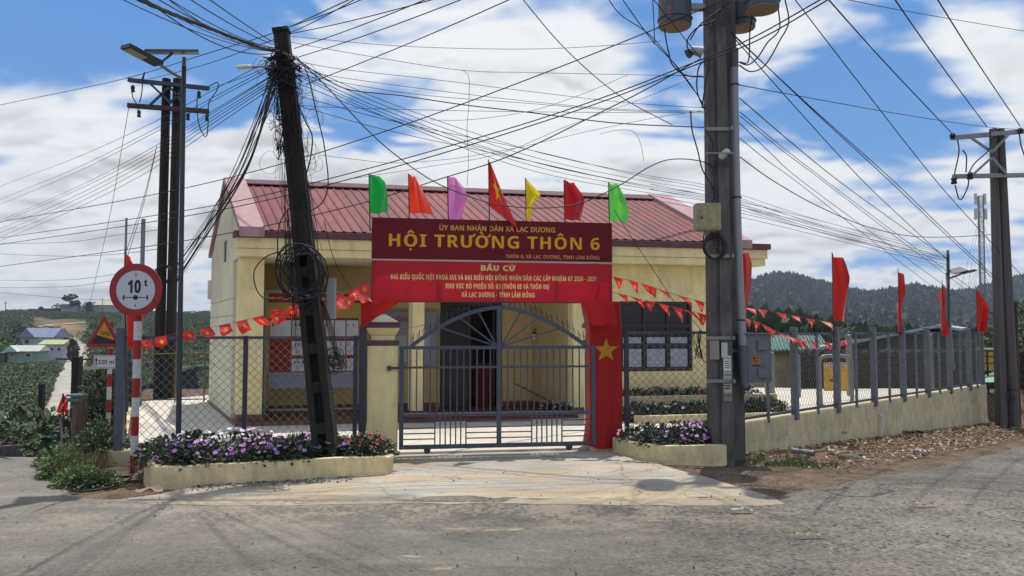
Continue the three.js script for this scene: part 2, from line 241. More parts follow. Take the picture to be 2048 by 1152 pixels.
// asphalt: worn grey on the left, coarse chippings showing on the right, dust and sand drifted over it
const ROADX = 18, ROADD = 12;
const roadMap = picture(2048, 1365, (i, j, c) => {
  const x = (i / 2048) * ROADX - ROADX / 2, d = 1 + (j / 1365) * ROADD;
  const right = smooth(-0.5, 3.2, x + (fbm(x * 0.7 + 9, d * 0.7, 3) - 0.5) * 2.6 - (d - 6) * 0.35);
  const big = fbm(x * 0.5 + 3, d * 0.9, 4), mid = fbm(x * 2.2, d * 3.2, 3), fine = noise(x * 64, d * 64), fine2 = noise(x * 31 + 7, d * 31), chip = noise(x * 44, d * 44 + 19);
  let v = 0.405 + (big - 0.5) * 0.20 + (mid - 0.5) * 0.09 + (fine - 0.5) * mix(0.08, 0.14, right) + (fine2 - 0.5) * mix(0.04, 0.08, right);
  v -= right * 0.045; v -= smooth(0.72, 0.85, chip) * mix(0.03, 0.15, right); v += smooth(0.82, 0.95, noise(x * 52 + 90, d * 52)) * mix(0.03, 0.12, right);
  const pit = smooth(0.93, 0.97, noise(x * 23 + 300, d * 23)) * smooth(0.42, 0.62, fbm(x * 0.9 + 70, d * 0.9, 3)); v -= pit * 0.22;
  const seam = smooth(0.012, 0.004, Math.abs(fbm(x * 0.55 + 14, d * 0.55 + 31, 4) - 0.5)) * smooth(0.45, 0.6, fbm(x * 0.4 + 90, d * 0.4, 2)); v -= seam * 0.13; const polish = smooth(0.5, 0.1, Math.abs(d - 6.2 - 0.1 * x)) + smooth(0.5, 0.1, Math.abs(d - 4.6 - 0.1 * x)); v += polish * 0.018; let r = v * 1.035, g = v * 0.99, b = v * 0.91;
  const dust = smooth(0.56, 0.82, fbm(x * 1.1 + 50, d * 3.4, 4)) * 0.22 + smooth(1.3, 0, Math.abs(d - 7.6)) * 0.5 * smooth(0.38, 0.62, mid * 0.6 + fine2 * 0.4) * smooth(5, 2.4, Math.abs(x + 0.6)); // sand carried off the drive
  const sand = smooth(0.74, 0.86, fbm(x * 2.3 + 11, d * 6.5 + 5, 4)) * 0.8 * smooth(4, 0, Math.abs(x + 1));
  const q = clamp(dust + sand); r = mix(r, 0.66, q * 0.8); g = mix(g, 0.60, q * 0.8); b = mix(b, 0.49, q * 0.8);
  c[0] = r * 255; c[1] = g * 255; c[2] = b * 255;
}, true, false);
roadMap.wrapS = roadMap.wrapT = THREE.MirroredRepeatWrapping;
const roadUv = (x, d) => [(x + ROADX / 2) / ROADX, (d - 1) / ROADD];
M.road = mat({ map: roadMap, bumpMap: (() => { const t = picture(1024, 1024, (i, j, c) => { const u = i / 1024, v = j / 1024; c[0] = c[1] = c[2] = 255 * (0.7 * tiled(u, v, 190, 2) + 0.3 * tiled(u, v, 40, 2)); }, false); t.repeat.set(ROADX / 3, ROADD / 3); return t; })(), bumpScale: 0.007, roughness: 0.95 });
structure('road', sheet([[-22, -5], [26, -5], [26, 24], [16.4, 19.6], [12.4, 16.8], [10.3, 15.0], [7.3, 12.1], [4.9, 9.9], [3.7, 8.7], [2.6, 8.0], [1.6, 8.3], [0.2, 8.3], [-2, 8.3], [-3.4, 8.1], [-4.2, 7.95], [-4.6, 8.15], [-4.95, 8.6], [-5.2, 9.3], [-5.55, 10.2], [-6.1, 11.4], [-9.4, 18], [-14.4, 30], [-19.3, 30], [-14.6, 18], [-12.3, 11], [-13.5, 8.6], [-22, 8]], 0.0, 0.5, 0.05, roadUv), M.road, 'worn grey asphalt road in front of the gate');
// the far lane that climbs the opposite hill
{
  const path = [[-13.5, 27.5, 2.3], [-24.5, 45, 2.2], [-35.1, 60, 2], [-47.4, 80, 1.7], [-59.1, 100, 1.6], [-76.3, 130, 1.6], [-87.2, 150, 1.7], [-108.4, 190, 2.2], [-122, 215, 2.4], [-134.5, 235, 2.2], [-148.2, 255, 1.6], [-158.2, 268, 1.3]];
  const curve = new THREE.CatmullRomCurve3(path.map((p) => V(p[0], p[2], -p[1]))), pts = curve.getPoints(120), pos = [], index = [], uv = [];
  pts.forEach((p, k) => { const q = pts[Math.min(120, k + 1)].clone().sub(pts[Math.max(0, k - 1)]).setY(0).normalize(), n = V(-q.z, 0, q.x); for (const s of [-1, 0, 1]) { const w = p.y, a = p.clone().addScaledVector(n, s * w); pos.push(a.x, land(a.x, a.z) + 0.12, a.z); uv.push(a.x / 18, -a.z / 12); } });
  for (let k = 0; k < 120; k++) for (let s = 0; s < 2; s++) { const a = k * 3 + s; index.push(a, a + 1, a + 3, a + 1, a + 4, a + 3); }
  const g = new THREE.BufferGeometry(); g.setAttribute('position', new THREE.Float32BufferAttribute(pos, 3)); g.setAttribute('uv', new THREE.Float32BufferAttribute(uv, 2)); g.setIndex(index); g.computeVertexNormals();
  M.lane = mat({ map: sized(grain(256, [160, 155, 145], 0.16, 0.14), 2), roughness: 0.95, side: THREE.DoubleSide }); structure('lane', g, M.lane, 'pale concrete lane climbing the far hill');
  const path2 = [[-205, 330, 2.6], [-214, 352, 2.6], [-212, 372, 2.4], [-196, 392, 2.2], [-186, 402, 2]];
  const c2 = new THREE.CatmullRomCurve3(path2.map((p) => V(p[0] + 0, p[2], -p[1]))), p2 = c2.getPoints(40), pos2 = [], id2 = [];
  p2.forEach((p, k) => { const q = p2[Math.min(40, k + 1)].clone().sub(p2[Math.max(0, k - 1)]).setY(0).normalize(), n = V(-q.z, 0, q.x); for (const s of [-1, 1]) { const a = p.clone().addScaledVector(n, s * p.y); pos2.push(a.x, land(a.x, a.z) + 0.3, a.z); } });
  for (let k = 0; k < 40; k++) { const a = k * 2; id2.push(a, a + 1, a + 2, a + 1, a + 3, a + 2); }
  const g2 = new THREE.BufferGeometry(); g2.setAttribute('position', new THREE.Float32BufferAttribute(pos2, 3)); g2.setAttribute('uv', new THREE.Float32BufferAttribute(new Float32Array(pos2.length / 3 * 2), 2)); g2.setIndex(id2); g2.computeVertexNormals(); structure('lane', g2, M.lane, 'upper bend of the pale lane beside the orange clearing');
}
// the concrete apron between gate and road: pale slab under a film of pinkish sand
const apronMap = picture(1024, 1024, (i, j, c) => {
  const x = i / 1024 * 9 - 5, d = 7 + j / 1024 * 4.4, big = fbm(x * 0.8, d * 1.4, 4), mid = fbm(x * 2.6 + 8, d * 6, 4), fine = noise(x * 70, d * 70), lines = smooth(0.6, 0.8, fbm(x * 1.5 + 4, d * 16, 3));
  let v = 0.64 + (big - 0.5) * 0.16 + (mid - 0.5) * 0.10 + (fine - 0.5) * 0.07 - lines * 0.05;
  const sand = smooth(0.35, 0.75, fbm(x * 0.9 + 33, d * 2.4, 4) + smooth(9.3, 7.9, d) * 0.15), damp = smooth(1, 0.3, Math.hypot((x + 1.55) / 0.75, (d - 8.15) / 0.22) + (mid - 0.5) * 0.9);
  let r = v, g = v * mix(0.96, 0.905, sand), b = v * mix(0.885, 0.75, sand); const worn = smooth(0.05, -0.05, d - 7.98 - (fbm(x * 2.2 + 61, d * 2.2, 4) - 0.5) * 0.9 - (noise(x * 30, d * 30) - 0.5) * 0.25) * 0.5; r = mix(r, 0.50, worn); g = mix(g, 0.475, worn); b = mix(b, 0.435, worn); const k = 1 - damp * 0.22; const crack = smooth(0.02, 0.0, Math.abs(fbm(x * 1.1 + 80, d * 1.1 + 3, 4) - 0.5)) * 0.10;
  const speck = smooth(0.9, 0.96, noise(x * 26 + 40, d * 26)) * smooth(0.5, 0.65, fbm(x * 1.3 + 12, d * 1.3, 2)) * 0.28;
  c[0] = (r * k - crack - speck) * 255; c[1] = (g * k - crack - speck) * 255; c[2] = (b * k - crack - speck) * 255;
}, true, false);
M.apron = mat({ map: apronMap, bumpMap: rough, bumpScale: 0.006, roughness: 0.95 });
structure('driveway', sheet([[-4.1, 7.9], [-3.6, 7.72], [-2.6, 7.68], [-1.2, 7.76], [0.2, 7.74], [1.4, 7.70], [2.2, 7.66], [2.75, 7.74], [2.72, 8.1], [2.35, 9.1], [1.95, 10.1], [1.5, 11.1], [1.35, 11.35], [-1.75, 10.85], [-1.6, 9.5], [-2.9, 8.95], [-3.7, 8.55]], 0.003, 0.4, 0.06, (x, d) => [(x + 5) / 9, (d - 7) / 4.4]), M.apron, 'pale sandy concrete apron before the gate');
// the concrete yard inside the fence
M.yard = mat({ map: sized(picture(1024, 1024, (i, j, c) => { const u = i / 1024, v = j / 1024, k = 0.80 + 0.14 * (tiled(u, v, 5, 4) - 0.5) + 0.08 * (tiled(u, v, 30, 3) - 0.5) + 0.07 * (tiled(u, v, 200, 1) - 0.5); c[0] = k * 250; c[1] = k * 241; c[2] = k * 224; }), 0.2), bumpMap: sized(rough, 0.6), bumpScale: 0.006, roughness: 0.9 });
{
  const yard = [[-1.75, 10.87], [1.35, 11.37], [3.4, 11.75], [12.3, 20.0], [13.2, 22.5], [2, 23.5], [-8, 20.6], [-9.0, 18.6], [-8.2, 16.8], [-5.15, 10.2]];
  const g = new THREE.ExtrudeGeometry(new THREE.Shape(yard.map((p) => new THREE.Vector2(p[0], p[1]))), { depth: 1.4, bevelEnabled: false }); g.rotateX(-Math.PI / 2); g.translate(0, -1.385, 0);
  structure('yard', metres(g), M.yard, 'pale concrete yard inside the fence');
}
// ---------------------------------------------------------------- the village hall
const HALL_O = V(-5.04, 0, -14.0), HALL = frame(HALL_O, 12 * DEG, 27 * DEG);
const hb = (u0, u1, y0, y1, w0, w1, r = 0) => metres(put(r ? soft(u0, u1, y0, y1, -w1, -w0, r) : block(u0, u1, y0, y1, -w1, -w0), HALL));
const hp = (u, y, w) => V(u, y, -w).applyMatrix4(HALL);
const FLOOR = 0.07;
{
  const hall = thing('village_hall', 'single storey cream village hall with ribbed red metal roof and open porch', 'building');
  const H = hall;
  // plinth and tiles
  add('porch_floor', hb(-0.06, 6.36, -0.3, FLOOR, -0.28, 4.9), M.tile, H);
  add('porch_step', hb(-0.75, -0.08, -0.2, -0.02, 0.3, 1.0), M.tile, H);
  add('porch_step', hb(3.6, 5.9, -0.2, -0.03, -0.62, -0.285), M.tile, H);
  // columns
  for (const [a, b, d] of [[0, 0.44, 0.36], [3.19, 3.42, 0.24], [6.40, 6.66, 0.02]]) {
    const c = add('column', hb(a, b, FLOOR, 3.085, d > 0.1 ? 0 : -0.03, d > 0.1 ? d : -0.003, 0.01), M.cream, H);
    add('column_base', hb(a - 0.012, b + 0.012, FLOOR + 0.002, 0.2, d > 0.1 ? -0.012 : -0.045, (d > 0.1 ? d : -0.008) + (d > 0.1 ? 0.012 : 0)), M.tile, c);
  }
  // front fascia, soffit and the trim above
  add('fascia', join([hb(-0.12, 10.43, 3.235, 3.42, -0.40, -0.24), hb(-0.08, 10.40, 3.09, 3.229, -0.37, -0.24)]), M.cream, H);
  add('soffit', join([hb(-0.02, 10.38, 3.088, 3.2, -0.235, 1.69), hb(9.93, 10.40, 3.088, 3.3, 1.69, 5.0)]), M.creamPale, H);
  add('eaves_trim', hb(-0.16, 10.47, 3.423, 3.545, -0.46, -0.2, 0.012), M.plum, H);
  add('fascia', hb(10.405, 10.43, 3.09, 3.42, -0.24, 5), M.cream, H); add('eaves_trim', hb(10.38, 10.47, 3.424, 3.544, -0.198, 5), M.plum, H);
  // porch back wall round the doorway
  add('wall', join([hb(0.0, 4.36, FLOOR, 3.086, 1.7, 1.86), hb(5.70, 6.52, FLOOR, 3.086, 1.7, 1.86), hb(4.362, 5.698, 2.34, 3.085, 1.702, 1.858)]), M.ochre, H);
  add('skirting', join([hb(0.01, 4.33, FLOOR + 0.001, 0.2, 1.685, 1.699), hb(5.73, 6.40, FLOOR + 0.001, 0.2, 1.685, 1.699), hb(6.376, 6.389, FLOOR + 0.001, 0.2, 0.02, 1.684)]), M.tile, H);
  // doorway with its two dark leaves
  const door = add('door_frame', join([hb(4.365, 4.43, FLOOR, 2.335, 1.66, 1.85), hb(5.63, 5.695, FLOOR, 2.335, 1.66, 1.85), hb(4.431, 5.629, 2.27, 2.334, 1.66, 1.85)]), M.frameDark, H);
  const leaf = (u0, u1) => { const l = add('door_leaf', join([hb(u0, u0 + 0.07, FLOOR + 0.01, 2.265, 1.72, 1.76), hb(u1 - 0.07, u1, FLOOR + 0.01, 2.265, 1.72, 1.76), hb(u0 + 0.071, u1 - 0.071, FLOOR + 0.01, 0.5, 1.722, 1.758), hb(u0 + 0.071, u1 - 0.071, 1.05, 1.12, 1.722, 1.758), hb(u0 + 0.071, u1 - 0.071, 2.18, 2.264, 1.722, 1.758)]), M.frameDark, door); return l; };
  leaf(4.435, 5.03); add('door_pane', join([hb(4.507, 4.958, 0.502, 1.048, 1.737, 1.743), hb(4.507, 4.958, 1.122, 2.178, 1.737, 1.743)]), M.glassDark, door);
  const open = add('door_leaf', join([hb(5.585, 5.625, FLOOR + 0.01, 2.265, 1.87, 2.44)]), M.frameDark, door); open.userData.label = 'door leaf swung open into the dark room';
  // left gable wall: plaster in courses parted by two grooves, open beside the front column
  const gw = (y0, y1) => hb(-0.02, 0.16, y0, y1, 0.74, 5.0);
  add('gable_wall', join([gw(-0.3, 0.93), gw(0.955, 1.40), gw(1.425, 2.02), gw(2.045, 2.35), gw(2.375, 3.085), hb(0.0, 0.15, -0.25, 3.08, 0.76, 4.98)]), M.creamPale, H);
  { const s = new THREE.Shape([[-0.2, 3.087], [5.05, 3.087], [5.05, 3.46], [2.2, 4.80], [-0.2, 3.47]].map((p) => new THREE.Vector2(p[0], p[1]))); const g = new THREE.ExtrudeGeometry(s, { depth: 0.17, bevelEnabled: false }); g.rotateY(Math.PI / 2); g.translate(-0.015, 0, 0); add('gable', metres(put(g, HALL)), M.creamPale, H); const g2 = new THREE.ExtrudeGeometry(s, { depth: 0.17, bevelEnabled: false }); g2.rotateY(Math.PI / 2); g2.translate(9.77, 0, 0); add('gable', metres(put(g2, HALL)), M.creamPale, H); }
  add('gable_moulding', hb(-0.09, -0.022, 2.5, 2.95, 4.86, 5.06), M.creamPale, H);
  const slot = add('gable_vent', hb(-0.03, -0.016, 3.18, 3.62, 2.0, 2.3), M.frameDark, H); slot.userData.label = 'narrow dark vent slot in the gable';
  // the closed room on the right, with its wide window
  const w0 = 7.41, w1 = 9.01, s0 = 0.90, s1 = 2.34;
  add('wall', join([hb(6.39, w0, -0.3, 3.086, 0.0, 0.16), hb(w1, 9.92, -0.3, 3.086, 0.0, 0.16), hb(w0 + 0.001, w1 - 0.001, -0.3, s0, 0.002, 0.158), hb(w0 + 0.001, w1 - 0.001, s1, 3.085, 0.002, 0.158)]), M.cream, H);
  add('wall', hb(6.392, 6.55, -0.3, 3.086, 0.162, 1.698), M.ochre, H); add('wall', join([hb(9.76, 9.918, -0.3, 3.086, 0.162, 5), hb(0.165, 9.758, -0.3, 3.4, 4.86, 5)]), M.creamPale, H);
  add('ceiling', hb(0.17, 9.75, 3.0, 3.08, 1.87, 4.85), M.creamPale, H); add('room_floor', hb(6.4, 9.75, -0.3, FLOOR - 0.004, 0.163, 4.855), M.tile, H);
  const win = add('window', join([hb(w0, w0 + 0.06, s0, s1, 0.03, 0.12), hb(w1 - 0.06, w1, s0, s1, 0.03, 0.12), hb(w0 + 0.061, w1 - 0.061, s0, s0 + 0.07, 0.03, 0.12), hb(w0 + 0.061, w1 - 0.061, s1 - 0.06, s1, 0.03, 0.12), hb(w0 + 0.061, w1 - 0.061, 1.80, 1.88, 0.032, 0.118), hb(w0 + 0.061, w1 - 0.061, 1.40, 1.46, 0.032, 0.118), ...[7.93, 8.45].map((u) => hb(u, u + 0.06, s0 + 0.071, 1.399, 0.034, 0.116)), ...[7.93, 8.45].map((u) => hb(u, u + 0.06, 1.881, s1 - 0.061, 0.034, 0.116)), ...[7.93, 8.45].map((u) => hb(u, u + 0.06, 1.461, 1.799, 0.034, 0.116))]), M.frameDark, H);
  const cols = [[w0 + 0.061, 7.929], [7.991, 8.449], [8.511, w1 - 0.061]];
  for (const [a, b] of cols) for (const [c, d] of [[s0 + 0.071, 1.399], [1.461, 1.799], [1.881, s1 - 0.061]]) add('pane', hb(a, b, c, d, 0.074, 0.079), M.glassDark, win);
  const veil = mat({ map: sized(grain(128, [160, 164, 180], 0.12, 0.1), 2), roughness: 0.9 });
  for (const [a, b] of cols) { add('curtain', hb(a + 0.03, b - 0.03, s0 + 0.09, 1.36, 0.05, 0.056), veil, win); add('curtain', hb(a + 0.03, b - 0.03, 1.475, 1.60, 0.05, 0.056), veil, win); }
  // ribbed sheets on the front slope, one mesh per sheet; a plainer slope behind
  const low = [-0.44, 3.56], top = [2.2, 4.885], run = top[0] - low[0], rise = top[1] - low[1], tilt = Math.atan2(rise, run), longSide = Math.hypot(run, rise);
  const profile = (n, pitch) => { const p = []; for (let k = 0; k < n; k++) { const x = k * pitch; p.push([x, 0], [x + pitch * 0.62, 0], [x + pitch * 0.74, 0.017], [x + pitch * 0.88, 0.017]); } p.push([n * pitch, 0]); return p; };
  const rib = (n, pitch, long) => { const p = profile(n, pitch), pos = [], idx = []; p.forEach(([x, y]) => pos.push(x, y, 0, x, y, -long)); for (let k = 0; k < p.length - 1; k++) { const a = k * 2; idx.push(a, a + 2, a + 1, a + 2, a + 3, a + 1); } const g = new THREE.BufferGeometry(); g.setAttribute('position', new THREE.Float32BufferAttribute(pos, 3)); g.setIndex(idx); g.computeVertexNormals(); g.setAttribute('uv', new THREE.Float32BufferAttribute(new Float32Array(pos.length / 3 * 2), 2)); return toCreasedNormals(clean(g), 0.2); };
  const sheets = 10, pitch = 9.17 / (sheets * 5);
  for (let k = 0; k < sheets; k++) {
    const g = rib(5, pitch, longSide); g.rotateX(tilt); g.translate(0.34 + k * pitch * 5, low[1] + (k % 2) * 0.003, -low[0]); add('roof_sheet', metres(put(g, HALL)), M.roofReds[(k * 2) % 3], H);
  }
  { const back = new THREE.Shape([[2.2, 4.80], [5.15, 3.46], [5.15, 3.54], [2.2, 4.88]].map((p) => new THREE.Vector2(p[0], p[1]))), g = new THREE.ExtrudeGeometry(back, { depth: 9.15, bevelEnabled: false }); g.rotateY(Math.PI / 2); g.translate(0.35, 0, 0); add('back_roof', metres(put(g, HALL)), M.roofRed, H); }
  { const cap = new THREE.Shape([[1.98, 4.84], [2.2, 4.965], [2.42, 4.85], [2.42, 4.83], [2.2, 4.935], [1.98, 4.82]].map((p) => new THREE.Vector2(p[0], p[1]))), g = new THREE.ExtrudeGeometry(cap, { depth: 9.2, bevelEnabled: false }); g.rotateY(Math.PI / 2); g.translate(0.33, 0, 0); add('ridge_cap', metres(put(g, HALL)), M.plum, H); }
  // sloping pink copings over both gables
  for (const [u0, u1] of [[-0.07, 0.34], [9.5, 9.98]]) {
    const s = new THREE.Shape([[-0.52, 3.44], [-0.52, 3.60], [2.2, 4.98], [5.2, 3.60], [5.2, 3.53], [2.2, 4.87], [-0.4, 3.545]].map((p) => new THREE.Vector2(p[0], p[1]))), g = new THREE.ExtrudeGeometry(s, { depth: u1 - u0, bevelEnabled: true, bevelThickness: 0.01, bevelSize: 0.01, bevelSegments: 1 }); g.rotateY(Math.PI / 2); g.translate(u0, 0, 0); add('gable_coping', metres(put(g, HALL)), M.pink, H);
  }
  // lantern on the porch wall
}
{
  const l = thing('wall_lantern', 'small white lantern bracketed to the porch wall beside the doorway', 'lantern'), p = hp(6.34, 1.62, 1.5);
  add('bracket', join([rod(p.clone().add(V(0.06, 0.14, -0.02)), p.clone().add(V(0, 0.14, 0)), 0.012), rod(p.clone().add(V(0, 0.14, 0)), p.clone().add(V(0, 0.05, 0)), 0.008)]), M.black, l);
  add('glass_body', new THREE.CylinderGeometry(0.05, 0.035, 0.13, 6).translate(p.x, p.y - 0.02, p.z), M.white, l); add('cap', new THREE.ConeGeometry(0.065, 0.06, 6).translate(p.x, p.y + 0.075, p.z), M.black, l);
}
{ // red flag cloth hung just inside the doorway
  const g = new THREE.PlaneGeometry(0.42, 0.95, 14, 14), q = g.attributes.position; for (let k = 0; k < q.count; k++) q.setZ(k, 0.035 * Math.sin(q.getX(k) * 22 + q.getY(k) * 1.3)); g.computeVertexNormals(); g.translate(5.30, 0.56, -1.66); single('hanging_flag', put(g, HALL), cloth(0x520709, 0.15), 'dark red flag cloth hanging in the hall doorway', 'flag');
}
single('handrail', rod(hp(5.78, 0.62, 1.3), hp(6.45, 0.12, 0.3), 0.014), M.black, 'thin black handrail sloping down the porch by the doorway', 'handrail');

// ---------------------------------------------------------------- notice boards in the porch
const lines = (n, faces) => print(160, 110, (g, w, h) => { g.fillStyle = '#a9aab0'; g.fillRect(0, 0, w, h); const r = random(n); g.fillStyle = '#2e3038'; for (let k = 0; k < faces; k++) { const x = 14 + k * (w - 20) / Math.max(faces, 1); g.beginPath(); g.arc(x + 8, 22, 5, 0, 7); g.fill(); g.fillRect(x, 28, 16, 10); } g.fillStyle = '#8c8f9a'; for (let y = 46; y < h - 8; y += 7) { g.fillRect(10, y, (w - 24) * (0.5 + 0.5 * r()), 2.2); } });
const posters = [lines(1, 5), lines(2, 1), lines(3, 0), lines(4, 2)].map((t) => mat({ map: t, roughness: 0.9 }));
{
  const b = thing('notice_board', 'large framed election notice board with red header and rows of papers in the porch', 'notice board'), w = 0.55, u0 = 0.6, u1 = 2.36, y0 = 0.93, y1 = 2.47;
  const mat0 = mat({ color: 0x6e1016, roughness: 0.8 }), board = mat({ color: 0x8f7a34, roughness: 0.8 });
  add('backing', hb(u0, u1, y0, y1, w, w + 0.04), board, b);
  add('frame', join([hb(u0 - 0.05, u0 - 0.002, 0.09, y1 + 0.04, w - 0.02, w + 0.06), hb(u1 + 0.002, u1 + 0.05, 0.09, y1 + 0.04, w - 0.02, w + 0.06), hb(u0 - 0.001, u1 + 0.001, y1 + 0.002, y1 + 0.04, w - 0.02, w + 0.06), hb(u0 - 0.001, u1 + 0.001, y0 - 0.04, y0 - 0.002, w - 0.02, w + 0.06)]), M.galvanised, b);
  add('lower_panel', hb(u0 + 0.03, u1 - 0.03, y0 - 0.3, y0 - 0.045, w, w + 0.02), mat({ color: 0x70778c, roughness: 0.6 }), b);
  add('lower_rail', hb(u0, u1, 0.2, 0.235, w, w + 0.03), M.galvanised, b);
  const face = (a, c, d, e, map, name, out = 0.004) => { const g = new THREE.PlaneGeometry(c - a, e - d); g.translate((a + c) / 2, (d + e) / 2, -w + out); return add(name, put(g, HALL), map, b); };
  const head = print(1024, 110, (g, W, H) => { g.fillStyle = '#74141a'; g.fillRect(0, 0, W, H); write(g, 'NƯỚC CỘNG HÒA XÃ HỘI CHỦ NGHĨA VIỆT NAM MUÔN NĂM', W / 2, 76, 44, { font: 'serif', squeeze: 0.80, color: '#d8b7a0' }); });
  face(u0 + 0.02, u1 - 0.02, y1 - 0.19, y1 - 0.02, mat({ map: head }), 'header');
  face(u0 + 0.78, u0 + 1.12, y1 - 0.62, y1 - 0.22, mat({ color: 0x981820 }), 'flag_print', 0.005);
  const rows = [[1.60, 1.98], [1.26, 1.575], [0.95, 1.235]], cols2 = [[0.65, 1.03], [1.06, 1.48], [1.505, 1.68], [1.70, 1.84], [1.865, 2.06], [2.085, 2.31]];
  rows.forEach(([a, c], r) => cols2.forEach(([d, e], k) => {
    const red = add('red_backing', hb(d - 0.008, e + 0.008, a - 0.01, c + 0.01 > 1.985 ? 1.985 : c + 0.008, w - 0.006, w - 0.002), mat0, b);
    if (k === 0 && r > 0) return; const g = new THREE.PlaneGeometry(e - d, c - a - 0.045); g.translate((d + e) / 2, (a + c) / 2 - 0.018, -w + 0.009); add('paper', put(g, HALL), posters[k === 1 ? 0 : (k + r) % 3 + 1], red);
  }));
}
{
  const b = thing('notice_board', 'white announcement board on the porch wall behind the gate pillar', 'notice board'), w = 1.62, u0 = 3.12, u1 = 4.26, y0 = 1.0, y1 = 2.14;
  add('backing', hb(u0, u1, y0, y1, w, w + 0.05), mat({ color: 0x888a96, roughness: 0.7 }), b); add('frame', join([hb(u0 - 0.03, u0 - 0.001, y0, y1, w - 0.01, w + 0.05), hb(u1 + 0.001, u1 + 0.03, y0, y1, w - 0.01, w + 0.05), hb(u0 - 0.03, u1 + 0.03, y1 + 0.001, y1 + 0.03, w - 0.01, w + 0.05)]), M.galvanised, b);
  const t = print(512, 128, (g, W, H) => { g.fillStyle = '#888a96'; g.fillRect(0, 0, W, H); write(g, 'THÔNG BÁO', W / 2, 96, 80, { color: '#7d1f28' }); }); const g = new THREE.PlaneGeometry(0.82, 0.2); g.translate(3.62, 1.98, -w + 0.004); add('heading', put(g, HALL), mat({ map: t }), b);
  for (const [x, y, k] of [[3.45, 1.5, 2], [3.95, 1.5, 3], [3.45, 1.2, 1]]) { const p = new THREE.PlaneGeometry(0.32, 0.26); p.translate(x, y, -w + 0.005); add('paper', put(p, HALL), posters[k], b); }
}
